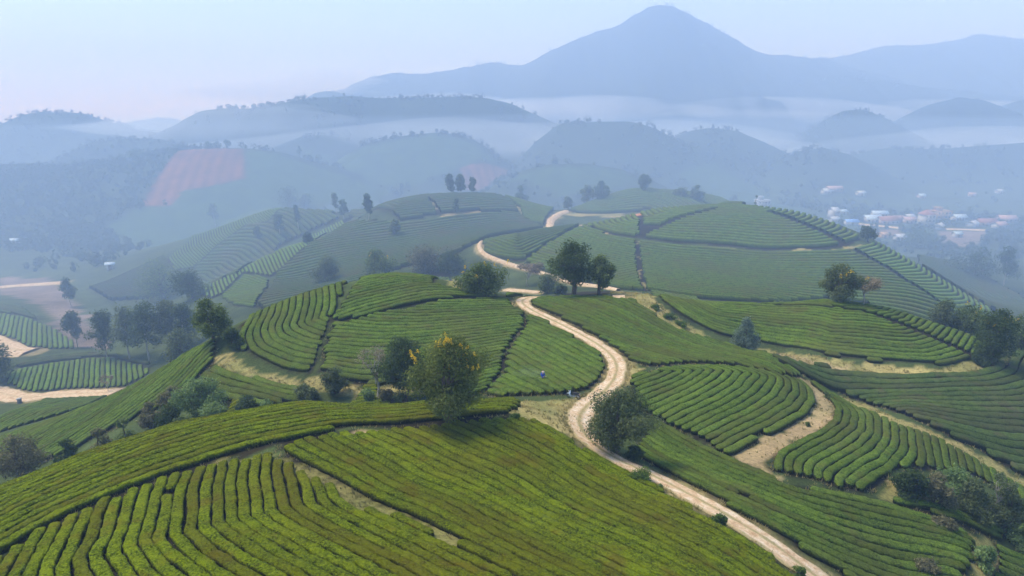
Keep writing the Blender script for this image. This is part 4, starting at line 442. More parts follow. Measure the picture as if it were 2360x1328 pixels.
 {"name":"conifer","label":"right one of two pointed trees below the village road","kind":"conifer","n":350,"leaf":0.6,"col":"dark","x":254.86,"y":472.45,"h":7.04,"w":3.65},
 {"name":"broadleaf_tree","label":"small dark tree at the near left end of the village","kind":"broad","n":500,"leaf":0.6,"col":"dark","low":0.02,"x":213.58,"y":440.0,"h":17.08,"w":4.54},
 {"name":"broadleaf_tree","label":"wide dark tree left of the pale village field","kind":"broad","n":1600,"leaf":0.6,"col":"dark","low":0.02,"x":252.12,"y":414.28,"h":11.39,"w":17.17},
 {"name":"broadleaf_tree","label":"dark tree right of the pale village field","kind":"broad","n":1200,"leaf":0.6,"col":"dark","low":0.02,"x":320.86,"y":443.96,"h":8.68,"w":14.32},
 {"name":"broadleaf_tree","label":"big brownish tree at the left edge behind the foreground crest","kind":"broad","n":6000,"leaf":0.17,"col":"olivebrown","low":0.02,"x":-66.37,"y":82.83,"h":7.09,"w":8.24},
 {"name":"shrub","label":"dark shrub right of the brownish tree at the left edge","kind":"shrub","n":2800,"leaf":0.17,"col":"dark","x":-52.51,"y":73.0,"h":7.15,"w":2.92},
 {"name":"shrub","label":"straw tinted shrub low on the left of the gully thicket","kind":"shrub","n":2800,"leaf":0.17,"col":"olivebrown","x":-50.12,"y":75.0,"h":7.55,"w":3.52},
 {"name":"shrub","label":"rounded green shrub in the left part of the gully thicket","kind":"shrub","n":3000,"leaf":0.17,"col":"olive","x":-47.45,"y":76.0,"h":7.54,"w":3.87},
 {"name":"shrub","label":"darkest shrub of the gully thicket, hugging the crest","kind":"shrub","n":3800,"leaf":0.17,"col":"dark","x":-42.9,"y":79.0,"h":6.22,"w":4.65},
 {"name":"shrub","label":"yellowish shrub behind the darkest gully shrub","kind":"shrub","n":2500,"leaf":0.17,"col":"olivebrown","x":-52.19,"y":90.73,"h":4.09,"w":3.53},
 {"name":"broadleaf_tree","label":"brown headed small tree at the top of the gully thicket","kind":"broad","n":2800,"leaf":0.17,"col":"olivebrown","low":0.05,"x":-50.02,"y":92.64,"h":4.26,"w":3.71},
 {"name":"broadleaf_tree","label":"large light green tree crowning the gully thicket","kind":"broad","n":6500,"leaf":0.17,"col":"bright","low":0.03,"x":-43.72,"y":88.19,"h":5.09,"w":7.18},
 {"name":"shrub","label":"pale green shrub right below the large light green tree","kind":"shrub","n":2800,"leaf":0.17,"col":"bright","x":-40.49,"y":85.07,"h":2.35,"w":4.36},
 {"name":"shrub","label":"dark round shrub at the right end of the gully thicket","kind":"shrub","n":2800,"leaf":0.17,"col":"dark","x":-35.85,"y":83.68,"h":2.68,"w":3.82},
 {"name":"shrub","label":"low light shrub on the crest right of the gully thicket","kind":"shrub","n":2000,"leaf":0.16,"col":"bright","x":-31.91,"y":82.0,"h":3.0,"w":3.18},
 {"name":"shrub","label":"dark shrub at the left end of the lower right thicket","kind":"shrub","n":4000,"leaf":0.15,"col":"dark","x":39.51,"y":60.15,"h":3.44,"w":3.62},
 {"name":"shrub","label":"straw and purple shrub in the lower right thicket","kind":"shrub","n":4000,"leaf":0.15,"col":"olivebrown","x":41.96,"y":60.29,"h":3.71,"w":3.81},
 {"name":"shrub","label":"high pale green shrub at the back of the lower right thicket","kind":"shrub","n":4000,"leaf":0.15,"col":"bright","x":46.06,"y":63.6,"h":3.84,"w":4.19},
 {"name":"bare_tree","label":"leaning bleached dead tree in the lower right thicket","kind":"bare","n":700,"leaf":0.13,"col":"grey","lean":0.9,"x":49.24,"y":63.15,"h":4.47,"w":2.73},
 {"name":"shrub","label":"grey green shrub right of the dead tree in the thicket","kind":"shrub","n":4500,"leaf":0.15,"col":"grey","x":47.23,"y":61.81,"h":4.23,"w":4.46},
 {"name":"shrub","label":"big shrub at the right end of the lower right thicket","kind":"shrub","n":4500,"leaf":0.15,"col":"grey","x":51.41,"y":62.82,"h":4.94,"w":4.55},
 {"name":"shrub","label":"bright leafy shrub at the right edge below the thicket","kind":"shrub","n":3000,"leaf":0.14,"col":"bright","x":51.84,"y":60.56,"h":2.72,"w":2.92},
 {"name":"shrub","label":"pale round shrub on the dry patch at bottom right","kind":"shrub","n":3000,"leaf":0.13,"col":"bright","x":42.44,"y":52.89,"h":2.23,"w":2.41},
 {"name":"shrub","label":"tan low shrub on the edge of the tight rowed plot","kind":"shrub","n":1800,"leaf":0.13,"col":"olivebrown","x":40.51,"y":56.36,"h":1.3,"w":2.12},
 {"name":"shrub","label":"trimmed round tea bush standing alone in the road verge","kind":"shrub","n":2000,"leaf":0.1,"col":"tea","x":16.72,"y":48.72,"h":1.28,"w":1.41},
 {"name":"shrub","label":"tea bush clump overhanging the road just below the grey green tree","kind":"shrub","n":2400,"leaf":0.1,"col":"tea","x":11.26,"y":54.69,"h":1.21,"w":2.33},
 {"name":"shrub","label":"dark bush on the road edge under the grey green tree","kind":"shrub","n":1800,"leaf":0.12,"col":"dark","x":11.99,"y":60.39,"h":1.59,"w":1.87},
 {"name":"shrub","label":"small sapling on the left road verge below the tea bush clump","kind":"shrub","n":500,"leaf":0.1,"col":"bright","x":13.01,"y":53.35,"h":0.85,"w":0.68},
 {"name":"shrub","label":"small dark bush at the bottom left of the road","kind":"shrub","n":1200,"leaf":0.1,"col":"tea","x":21.9,"y":44.72,"h":0.92,"w":1.12},
 {"name":"shrub","label":"weedy bush in the bottom of the tight rowed plot","kind":"shrub","n":1800,"leaf":0.12,"col":"olivebrown","x":35.52,"y":50.65,"h":1.3,"w":2.24},
 {"name":"shrub","label":"round bush at the head of the sandy bend","kind":"shrub","n":700,"leaf":0.12,"col":"olive","x":45.08,"y":90.17,"h":1.0,"w":1.24},
 {"name":"shrub","label":"tiny tuft in the middle of the sandy bend","kind":"shrub","n":300,"leaf":0.1,"col":"olive","x":34.64,"y":73.16,"h":0.55,"w":0.71},
 {"name":"shrub","label":"dark tea stump bush in the straw gully, upper one","kind":"shrub","n":900,"leaf":0.13,"col":"tea","x":26.17,"y":118.95,"h":0.98,"w":2.21},
 {"name":"shrub","label":"dark tea stump bush in the straw gully, middle one","kind":"shrub","n":900,"leaf":0.13,"col":"tea","x":28.12,"y":115.81,"h":1.21,"w":2.62},
 {"name":"shrub","label":"dark tea stump bush in the straw gully, lower one","kind":"shrub","n":900,"leaf":0.13,"col":"tea","x":29.78,"y":113.85,"h":1.11,"w":2.58},
 {"name":"shrub","label":"small dark bush on the ditch right of the flowering tree","kind":"shrub","n":900,"leaf":0.1,"col":"tea","x":0.42,"y":61.28,"h":0.74,"w":1.19},
 {"name":"bare_tree","label":"tiny bare sapling standing on the lower left road edge","kind":"bare","n":250,"leaf":0.2,"col":"brown","x":-94.88,"y":149.01,"h":3.71,"w":2.65}
]
HOUSES = [
 ["house","tall white three storey house with a red roof in the village",303.8,497.0,8,8,3,"white","red","hip",0.1],
 ["house","orange flat roofed house highest in the village",337.9,535.1,13,8,2,"orange","orange","flat",0.15],
 ["house","low pale house in front of the orange house",322.1,527.1,10,6,1,"white","pink","gable",0.0],
 ["house","long red roofed house right of the tall white house",351.4,501.8,14,7,1,"pink","red","gable",0.1],
 ["house","pink roofed house at the far right of the village",378.1,518.1,12,7,1,"pink","pink","gable",-0.1],
 ["shed","white flat shed roof at the upper right of the village",473.1,665.1,6,5,1,"white","bright","gable",0.3],
 ["shed","small bright tin shed right of the tall white house",337.7,496.2,7,6,1,"white","bright","gable",0.6],
 ["shed","tin roofed shed at the right foot of the tall house",307.6,486.8,9,5,1,"white","bright","gable",0.8],
 ["house","low tin roofed house beside the village road",270.4,508.9,12,8,1,"white","blue","gable",0.05],
 ["house","terracotta roofed house at the middle of the village",280.1,505.0,14,8,1,"pink","red","gable",0.1],
 ["house","grey roofed long house in the middle of the village",288.3,512.1,15,6,1,"pink","pink","gable",0.2],
 ["house","white house at the left top of the village",287.4,624.9,9,6,1,"white","bright","gable",0.2],
 ["house","pink walled row at the left top of the village",294.6,626.5,14,6,1,"pink","pink","gable",0.1],
 ["house","narrow pale house above the blue tarpaulin",243.6,514.6,5,7,2,"white","bright","gable",0.2],
 ["shed","white shed at the left foot of the village",237.8,501.0,7,5,1,"white","bright","gable",0.4],
 ["shed","blue tarpaulin shed at the left end of the village road",248.0,495.4,9,5,1,"white","bluetarp","gable",0.1],
 ["shed","small white roof nearest the big round hill",256.4,445.4,6,5,1,"white","bright","gable",0.2],
 ["shed","orange hut left of the nearest white roof",249.8,453.2,5,4,1,"orange","orange","gable",0.2],
 ["shed","white roofed hut above the tall white house",308.6,527.1,7,5,1,"white","bright","gable",0.3],
 ["house","white flat building just right of the big round hill top",192.1,522.8,10,7,2,"white","bright","flat",0.1],
 ["shed","tiny bright roof on the left wooded slope",-303.3,410.1,4.5,3,1,"white","blue","gable",0.1],
 ["shed","lone pale hut at the foot of the straw edged ridge",-181.2,300.2,3,2,1,"white","blue","gable",0.4],
 ["shed","hut with a pale roof at the village top middle",315.3,619.4,7,5,1,"white","bright","gable",0.2],
 ["shed","small pale hut left of the orange house",377.5,630.9,6,5,1,"pink","blue","gable",0.2],
 ["house","blue grey roofed house right of the orange house",345.9,524.9,10,6,1,"white","blue","gable",0.15],
 ["shed","faded hut at the top of the village right of centre",435.6,647.6,6,4,1,"pink","pink","gable",-0.2],
 ["house","pale house half hidden by trees right of the pale field",353.0,489.5,9,6,1,"white","pink","gable",0.3],
 ["shed","grey shed at the near edge of the pale village field",300.8,455.3,5,4,1,"white","blue","gable",0.1],
 ["house","pink roofed house left of the tall white house",298.3,508.9,9,6,1,"pink","pink","gable",0.1],
 ["shed","little tin hut under the pink walled row",260.3,535.1,6,4,1,"white","blue","gable",0.3],
 ["house","long grey house above the middle of the village",289.2,535.1,12,6,1,"white","blue","gable",0.05]
]
SPOTS = {"person":[3.97,82.0],"bike":[7.33,75.21],"van":[-114.06,146.22]}

# ---------------------------------------------------------------- helpers
COL = scene.collection
RNG = np.random.default_rng(7)

def link(o, parent=None):
    COL.objects.link(o)
    if parent is not None:
        o.parent = parent
    return o

def tag(o, label=None, cat=None, group=None, kind=None):
    if label: o['label'] = label
    if cat: o['category'] = cat
    if group: o['group'] = group
    if kind: o['kind'] = kind
    return o

def empty(name, loc=(0, 0, 0), rz=0.0):
    o = bpy.data.objects.new(name, None)
    o.location = loc
    o.rotation_euler = (0, 0, rz)
    o.empty_display_size = 0.5
    return link(o)

def mesh(name, V, Fc, mat=None, smooth=False, attrs=None, origin=None):
    """one mesh from numpy arrays; Fc is an (n,3) or (n,4) array or a list of such arrays"""
    V = np.asarray(V, np.float32)
    if origin is not None:
        V = V - np.asarray(origin, np.float32)
    if not isinstance(Fc, list): Fc = [Fc]
    Fc = [np.asarray(f, np.int32) for f in Fc if len(f)]
    me = bpy.data.meshes.new(name)
    me.vertices.add(len(V))
    me.vertices.foreach_set('co', V.ravel())
    loops = np.concatenate([f.ravel() for f in Fc])
    sizes = np.concatenate([np.full(len(f), f.shape[1], np.int32) for f in Fc])
    starts = np.concatenate([[0], np.cumsum(sizes)[:-1]]).astype(np.int32)
    me.loops.add(len(loops))
    me.loops.foreach_set('vertex_index', loops)
    me.polygons.add(len(sizes))
    me.polygons.foreach_set('loop_start', starts)
    me.polygons.foreach_set('loop_total', sizes)
    if smooth:
        me.polygons.foreach_set('use_smooth', np.ones(len(sizes), bool))
    if attrs:
        for k, a in attrs.items():
            a = np.asarray(a, np.float32)
            if a.ndim == 1:
                at = me.attributes.new(k, 'FLOAT', 'POINT'); at.data.foreach_set('value', a)
            else:
                at = me.attributes.new(k, 'FLOAT_COLOR', 'POINT')
                at.data.foreach_set('color', np.concatenate([a, np.ones((len(a), 1), np.float32)], 1).ravel())
    if mat is not None: me.materials.append(mat)
    me.update(calc_edges=True)
    return me

def obj(name, me, parent=None, loc=(0, 0, 0), rot=(0, 0, 0)):
    o = bpy.data.objects.new(name, me)
    o.location = loc; o.rotation_euler = rot
    return link(o, parent)

class MB:
    """collects quads and triangles for small hard-surface parts"""
    def __init__(s): s.v = []; s.q = []; s.t = []
    def add(s, vs, quads=(), tris=()):
        n = len(s.v); s.v += [tuple(v) for v in vs]
        s.q += [tuple(i + n for i in q) for q in quads]; s.t += [tuple(i + n for i in t) for t in tris]
        return s
    def box(s, c, d, M=None):
        x, y, z = c; a, b, e = d[0] / 2, d[1] / 2, d[2] / 2
        vs = [Vector((x + i * a, y + j * b, z + k * e)) for k in (-1, 1) for j in (-1, 1) for i in (-1, 1)]
        if M is not None: vs = [M @ v for v in vs]
        return s.add(vs, [(0, 2, 3, 1), (4, 5, 7, 6), (0, 1, 5, 4), (2, 6, 7, 3), (0, 4, 6, 2), (1, 3, 7, 5)])
    def tube(s, pts, rad, n=8, cap=True):
        pts = [Vector(p) for p in pts]
        rad = rad if hasattr(rad, '__len__') else [rad] * len(pts)
        ring = []
        for i, p in enumerate(pts):
            d = (pts[min(i + 1, len(pts) - 1)] - pts[max(i - 1, 0)]).normalized()
            u = d.cross(Vector((0, 0, 1)) if abs(d.z) < .9 else Vector((1, 0, 0))).normalized(); w = d.cross(u)
            ring += [p + (u * math.cos(2 * math.pi * k / n) + w * math.sin(2 * math.pi * k / n)) * rad[i] for k in range(n)]
        q = [(i * n + k, i * n + (k + 1) % n, (i + 1) * n + (k + 1) % n, (i + 1) * n + k) for i in range(len(pts) - 1) for k in range(n)]
        t = []
        if cap:
            m = len(ring); ring += [pts[0], pts[-1]]
            t = [(m, (k + 1) % n, k) for k in range(n)] + [(m + 1, (len(pts) - 1) * n + k, (len(pts) - 1) * n + (k + 1) % n) for k in range(n)]
        return s.add(ring, q, t)
    def build(s, name, mat, parent=None, smooth=False, loc=(0, 0, 0), rot=(0, 0, 0)):
        return obj(name, mesh(name, np.array([tuple(v) for v in s.v]), [np.array(s.q, int).reshape(-1, 4), np.array(s.t, int).reshape(-1, 3)], mat, smooth), parent, loc, rot)

def _hash(i, j, k, seed):
    h = (i.astype(np.int64) * 374761393 + j.astype(np.int64) * 668265263 + k.astype(np.int64) * 2147483647 + seed * 1274126177) & 0xffffffff
    h = ((h ^ (h >> 13)) * 1274126177) & 0xffffffff
    return ((h ^ (h >> 16)) & 0xffff) / 65535.0

def vnoise(x, y, z=None, seed=0):
    """value noise in -1..1"""
    if z is None:
        xi, yi = np.floor(x), np.floor(y); fx, fy = x - xi, y - yi
        fx = fx * fx * (3 - 2 * fx); fy = fy * fy * (3 - 2 * fy); zi = np.zeros_like(xi)
        a = _hash(xi, yi, zi, seed) * (1 - fx) + _hash(xi + 1, yi, zi, seed) * fx
        b = _hash(xi, yi + 1, zi, seed) * (1 - fx) + _hash(xi + 1, yi + 1, zi, seed) * fx
        return (a * (1 - fy) + b * fy) * 2 - 1
    zi = np.floor(z); fz = z - zi; fz = fz * fz * (3 - 2 * fz)
    return vnoise(x + 17.3 * zi, y + 9.1 * zi, None, seed) * (1 - fz) + vnoise(x + 17.3 * (zi + 1), y + 9.1 * (zi + 1), None, seed) * fz

# ---------------------------------------------------------------- terrain height
CAMZ, BASE = 100.0, 16.0
_ct = np.array(CTRL)
def _uv(X, Y):
    Y2 = np.maximum(Y, -10) + 25.0
    return X / Y2 * 1.1, np.log(Y2)
def _fit():
    u, v = _uv(_ct[:, 0], _ct[:, 1]); n = len(u)
    d2 = (u[:, None] - u) ** 2 + (v[:, None] - v) ** 2
    A = np.zeros((n + 3, n + 3)); A[:n, :n] = 0.5 * d2 * np.log(d2 + 1e-12) + 1e-4 * np.eye(n)
    A[:n, n] = 1; A[:n, n + 1] = u; A[:n, n + 2] = v; A[n:, :n] = A[:n, n:].T
    b = np.zeros(n + 3); b[:n] = _ct[:, 2]
    return u, v, np.linalg.solve(A, b)
_cu, _cv, _cw = _fit()
def near_height(X, Y):
    U, V = _uv(X, Y); n = len(_cu); out = np.empty(len(X))
    for i in range(0, len(X), 30000):
        d2 = (U[i:i + 30000, None] - _cu) ** 2 + (V[i:i + 30000, None] - _cv) ** 2
        out[i:i + 30000] = (0.5 * d2 * np.log(d2 + 1e-12)) @ _cw[:n] + _cw[n] + _cw[n + 1] * U[i:i + 30000] + _cw[n + 2] * V[i:i + 30000]
    return out
def smax(a, b, k):
    h = np.clip(0.5 + 0.5 * (a - b) / k, 0, 1)
    return b + (a - b) * h + k * h * (1 - h)
def height_exact(X, Y):
    sh = np.shape(X); X = np.ravel(X).astype(float); Y = np.ravel(Y).astype(float)
    Yc = np.maximum(Y, 10.0)
    lim = 1.05 * (Yc + 30) + 40
    z = np.full(len(X), BASE)
    ok = (Yc < 490) & (np.abs(X) < lim + 130)
    if ok.any():
        zn = near_height(np.clip(X[ok], -lim[ok], lim[ok]), Yc[ok])
        f = np.clip((Yc[ok] - 400) / 80, 0, 1); f = f * f * (3 - 2 * f)
        g = np.clip((np.abs(X[ok]) - lim[ok]) / 120, 0, 1); g = g * g * (3 - 2 * g)
        f = np.maximum(f, g)
        z[ok] = zn * (1 - f) + BASE * f
    for r in RIDGES:
        xs = np.array(r['xs']); c = np.interp(X, xs, r['zs']); d = Y - np.interp(X, xs, r['ys'])
        out = np.maximum(xs[0] - X, X - xs[-1]).clip(0) / 150
        w = np.where(d < 0, r['wf'], r['wb'])
        zr = r['base'] + (c - r['base']) * np.exp(-np.abs(d / w) ** 1.8 - out ** 2)
        # spurs and gullies on the big slopes
        am = np.clip((zr - BASE) / 60, 0, 1.2) * np.clip((Y - 480) / 200, 0, 1)
        zr = zr + am * np.clip(np.abs(d / w), 0, 1) * (9 + 9 * np.clip((r['ys'][0] - 900) / 500, 0, 1)) * (vnoise(X / 62, Y / 140, None, 3) + .45 * vnoise(X / 24, Y / 60, None, 4))
        zr = zr + np.clip((r['ys'][0] - 700) / 500, 0, 1.3) * np.clip((zr - BASE) / 60, 0, 1) * (2.2 * vnoise(X / 26, Y / 60, None, 6) + 1.3 * vnoise(X / 9, Y / 40, None, 7))
        z = smax(z, zr, 10.0)
    return z.reshape(sh)

class Grid:
    def __init__(s, x0, x1, y0, y1, st):
        s.x0, s.y0, s.st = x0, y0, st
        s.xs = np.arange(x0, x1 + st * .5, st); s.ys = np.arange(y0, y1 + st * .5, st)
        s.X, s.Y = np.meshgrid(s.xs, s.ys)
        s.Z = height_exact(s.X, s.Y)
    def inside(s, X, Y): return (X > s.xs[0]) & (X < s.xs[-1]) & (Y > s.ys[0]) & (Y < s.ys[-1])
    def sample(s, X, Y):
        u = np.clip((X - s.x0) / s.st, 0, len(s.xs) - 1.001); v = np.clip((Y - s.y0) / s.st, 0, len(s.ys) - 1.001)
        i = u.astype(int); j = v.astype(int); a = u - i; b = v - j; Z = s.Z
        return Z[j, i] * (1 - a) * (1 - b) + Z[j, i + 1] * a * (1 - b) + Z[j + 1, i] * (1 - a) * b + Z[j + 1, i + 1] * a * b
G0 = Grid(-135, 140, 8, 262, 0.8)
G1 = Grid(-460, 460, -10, 640, 2.5)
G3 = Grid(-1400, 1540, 632, 1760, 7.0)
G2 = Grid(-2600, 2600, -500, 2800, 16.0)
def ground(X, Y):
    X = np.asarray(X, float); Y = np.asarray(Y, float)
    z = G2.sample(X, Y)
    z = np.where(G3.inside(X, Y), G3.sample(X, Y), z)
    z = np.where(G1.inside(X, Y), G1.sample(X, Y), z)
    return np.where(G0.inside(X, Y), G0.sample(X, Y), z)
def gz(x, y): return float(ground(np.array([x]), np.array([y]))[0])

# ---------------------------------------------------------------- polygons and lines in plan
def inside_poly(P, X, Y):
    P = np.asarray(P, float); c = np.zeros(np.shape(X), bool); n = len(P)
    for i in range(n):
        x0, y0 = P[i]; x1, y1 = P[(i + 1) % n]
        if y0 == y1: continue
        m = (y0 > Y) != (y1 > Y)
        c ^= m & (X < (x1 - x0) * (Y - y0) / (y1 - y0) + x0)
    return c
def line_dist(L, X, Y):
    L = np.asarray(L, float); d = np.full(np.shape(X), 1e9)
    for i in range(len(L) - 1):
        a, b = L[i], L[i + 1]; ab = b - a; t = ((X - a[0]) * ab[0] + (Y - a[1]) * ab[1]) / (ab @ ab + 1e-9)
        t = np.clip(t, 0, 1); d = np.minimum(d, np.hypot(X - a[0] - t * ab[0], Y - a[1] - t * ab[1]))
    return d
def resample(L, ds):
    L = np.asarray(L, float); s = np.concatenate([[0], np.cumsum(np.hypot(*np.diff(L, axis=0).T))])
    n = max(2, int(round(s[-1] / ds)) + 1); t = np.linspace(0, s[-1], n)
    return np.stack([np.interp(t, s, L[:, 0]), np.interp(t, s, L[:, 1])], 1)
def smooth_line(L, ds, w):
    q = resample(L, ds); k = max(1, int(w / ds)); k += 1 - k % 2
    if k < 3 or len(q) < 4: return q
    for _ in range(2):
        e = k // 2
        pad = np.concatenate([2 * q[0] - q[1:e + 1][::-1], q, 2 * q[-1] - q[-e - 1:-1][::-1]]) if len(q) > e + 1 else None
        if pad is None: return q
        ker = np.ones(k) / k
        q = np.stack([np.convolve(pad[:, 0], ker, 'valid'), np.convolve(pad[:, 1], ker, 'valid')], 1)
    return q

# ---------------------------------------------------------------- materials
def new_mat(name):
    m = bpy.data.materials.new(name); m.use_nodes = True
    nt = m.node_tree; nt.nodes.clear()
    out = nt.nodes.new('ShaderNodeOutputMaterial')
    return m, nt, out
def N(nt, t, **k):
    n = nt.nodes.new(t)
    for a, b in k.items(): setattr(n, a, b)
    return n
def noise(nt, scale, detail=3, rough=.6, vec=None, dist=0):
    n = N(nt, 'ShaderNodeTexNoise'); n.inputs['Scale'].default_value = scale; n.inputs['Detail'].default_value = detail
    n.inputs['Roughness'].default_value = rough; n.inputs['Distortion'].default_value = dist
    if vec is not None: nt.links.new(vec, n.inputs['Vector'])
    return n
def ramp(nt, fac, stops):
    r = N(nt, 'ShaderNodeValToRGB'); e = r.color_ramp.elements
    while len(e) < len(stops): e.new(.5)
    for i, (p, c) in enumerate(stops):
        e[i].position = p; e[i].color = (*c, 1) if len(c) == 3 else c
    nt.links.new(fac, r.inputs[0]); return r
def mixc(nt, a, b, fac, mode='MIX'):
    m = N(nt, 'ShaderNodeMix', data_type='RGBA', blend_type=mode)
    for sock, v in ((m.inputs[0], fac), (m.inputs[6], a), (m.inputs[7], b)):
        if isinstance(v, (int, float)): sock.default_value = v
        elif isinstance(v, tuple): sock.default_value = (*v, 1)
        else: nt.links.new(v, sock)
    return m.outputs[2]
def principled(nt, out, col, rough=.8, spec=.2, bump=None, bs=.3, bd=.05):
    p = N(nt, 'ShaderNodeBsdfPrincipled')
    if isinstance(col, tuple): p.inputs['Base Color'].default_value = (*col, 1)
    else: nt.links.new(col, p.inputs['Base Color'])
    p.inputs['Roughness'].default_value = rough; p.inputs['Specular IOR Level'].default_value = spec
    if bump is not None:
        b = N(nt, 'ShaderNodeBump'); b.inputs['Strength'].default_value = bs; b.inputs['Distance'].default_value = bd
        nt.links.new(bump, b.inputs['Height']); nt.links.new(b.outputs[0], p.inputs['Normal'])
    nt.links.new(p.outputs[0], out.inputs['Surface']); return p

def tea_mat(name, dark, mid, fresh, brown, fr=.5):
    m, nt, out = new_mat(name)
    geo = N(nt, 'ShaderNodeNewGeometry'); pos = geo.outputs['Position']
    big = noise(nt, .09, 4, .6, pos); med = noise(nt, .8, 4, .65, pos); fine = noise(nt, 6.0, 3, .7, pos)
    oi = N(nt, 'ShaderNodeObjectInfo')
    c = ramp(nt, fine.outputs[0], [(.36, dark), (.5, mid), (.66, fresh)]).outputs[0]
    f1 = ramp(nt, med.outputs[0], [(.42, (0, 0, 0)), (.62, (1, 1, 1))]).outputs[0]
    c = mixc(nt, c, mixc(nt, c, fresh, .55), f1)
    f2 = ramp(nt, big.outputs[0], [(.46, (0, 0, 0)), (.66, (.75, .75, .75))]).outputs[0]
    c = mixc(nt, c, mixc(nt, c, brown, .6), f2)
    pat = noise(nt, .35, 3, .6, pos); f3 = ramp(nt, pat.outputs[0], [(.55, (0, 0, 0)), (.68, (.6, .6, .6))]).outputs[0]
    c = mixc(nt, c, brown, f3)
    mul = N(nt, 'ShaderNodeMath', operation='MULTIPLY_ADD'); nt.links.new(oi.outputs['Random'], mul.inputs[0]); mul.inputs[1].default_value = .35; mul.inputs[2].default_value = .82
    hs = N(nt, 'ShaderNodeHueSaturation'); nt.links.new(mul.outputs[0], hs.inputs['Value']); nt.links.new(c, hs.inputs['Color'])
    # some rows were plucked or scorched browner than others
    rr = ramp(nt, oi.outputs['Random'], [(.0, (.32, .32, .32)), (.2, (0, 0, 0)), (1.0, (0, 0, 0))]).outputs[0]
    c2 = mixc(nt, hs.outputs[0], brown, rr)
    at = N(nt, 'ShaderNodeAttribute', attribute_name='tip')
    c = mixc(nt, c2, fresh, at.outputs['Fac'])
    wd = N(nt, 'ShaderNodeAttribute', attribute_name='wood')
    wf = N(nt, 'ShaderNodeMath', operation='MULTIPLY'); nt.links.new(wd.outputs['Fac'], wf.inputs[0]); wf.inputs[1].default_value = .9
    c = mixc(nt, c, ramp(nt, fine.outputs[0], [(.35, (.008, .007, .003)), (.65, (.030, .024, .010))]).outputs[0], wf.outputs[0])  # stem brown taken near black, so shade in the row gaps is painted too
    principled(nt, out, c, .85, .04, fine.outputs[0], 1.0, .2)
    return m
M_TEA = {
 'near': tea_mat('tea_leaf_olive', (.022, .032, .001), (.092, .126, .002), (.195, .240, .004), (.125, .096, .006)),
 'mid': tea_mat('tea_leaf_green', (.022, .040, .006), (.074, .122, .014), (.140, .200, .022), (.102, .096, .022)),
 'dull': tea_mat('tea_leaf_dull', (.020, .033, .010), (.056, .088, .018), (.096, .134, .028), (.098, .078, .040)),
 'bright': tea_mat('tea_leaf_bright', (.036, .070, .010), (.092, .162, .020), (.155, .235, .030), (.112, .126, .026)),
}

def leaf_mat(name, a, b, trans=.5):
    m, nt, out = new_mat(name)
    at = N(nt, 'ShaderNodeAttribute', attribute_name='tip')
    c = ramp(nt, at.outputs['Fac'], [(0, a), (1, b)]).outputs[0]
    d = N(nt, 'ShaderNodeBsdfDiffuse'); t = N(nt, 'ShaderNodeBsdfTranslucent'); g = N(nt, 'ShaderNodeBsdfGlossy')
    g.inputs['Roughness'].default_value = .5; g.inputs['Color'].default_value = (.5, .5, .5, 1)
    nt.links.new(c, d.inputs[0]); nt.links.new(c, t.inputs[0])
    x = N(nt, 'ShaderNodeMixShader'); x.inputs[0].default_value = trans
    nt.links.new(d.outputs[0], x.inputs[1]); nt.links.new(t.outputs[0], x.inputs[2])
    y = N(nt, 'ShaderNodeMixShader'); y.inputs[0].default_value = .012
    nt.links.new(x.outputs[0], y.inputs[1]); nt.links.new(g.outputs[0], y.inputs[2])
    nt.links.new(y.outputs[0], out.inputs['Surface'])
    return m
M_LEAF = {
 'olive': leaf_mat('leaf_olive', (0.064, 0.102, 0.030), (0.253, 0.317, 0.073)),
 'blossomtree': leaf_mat('leaf_bright_olive', (.085, .115, .026), (.30, .34, .075)),  # the flowering tree's own lighter olive
 'dark': leaf_mat('leaf_dark', (.036, .066, .020), (.130, .180, .046)),
 'grey': leaf_mat('leaf_grey_green', (.070, .098, .034), (.235, .275, .105)),
 'bright': leaf_mat('leaf_light_green', (0.106, 0.180, 0.050), (0.348, 0.452, 0.149)),
 'olivebrown': leaf_mat('leaf_olive_brown', (0.095, 0.102, 0.047), (0.348, 0.306, 0.149)),
 'brown': leaf_mat('leaf_dry_brown', (0.199, 0.168, 0.115), (0.485, 0.401, 0.253)),
 'blue': leaf_mat('leaf_blue_green', (0.084, 0.131, 0.095), (0.275, 0.348, 0.242)),
 'tea': leaf_mat('leaf_tea_bush', (0.047, 0.089, 0.017), (0.233, 0.337, 0.042)),
 'wood': leaf_mat('leaf_far_wood', (0.016, 0.030, 0.016), (0.055, 0.080, 0.034)),
 'flower': leaf_mat('yellow_blossom', (.66, .40, .015), (.85, .62, .06), .15),
}
def bark_mat(name, a, b):
    m, nt, out = new_mat(name); geo = N(nt, 'ShaderNodeNewGeometry')
    n = noise(nt, 5, 4, .7, geo.outputs['Position'])
    principled(nt, out, ramp(nt, n.outputs[0], [(.3, a), (.7, b)]).outputs[0], .9, .1, n.outputs[0], .5, .05); return m
M_BARK = bark_mat('bark_brown', (.06, .045, .032), (.17, .13, .10))
M_BARKP = bark_mat('bark_pale', (.24, .21, .18), (.48, .44, .39))

def plain_mat(name, col, rough=.7, spec=.3, var=.25, scale=3.0, metal=0):
    m, nt, out = new_mat(name); geo = N(nt, 'ShaderNodeNewGeometry')
    n = noise(nt, scale, 4, .65, geo.outputs['Position'])
    lo = tuple(c * (1 - var) for c in col); hi = tuple(min(1, c * (1 + var)) for c in col)
    p = principled(nt, out, ramp(nt, n.outputs[0], [(.3, lo), (.7, hi)]).outputs[0], rough, spec); p.inputs['Metallic'].default_value = metal
    return m

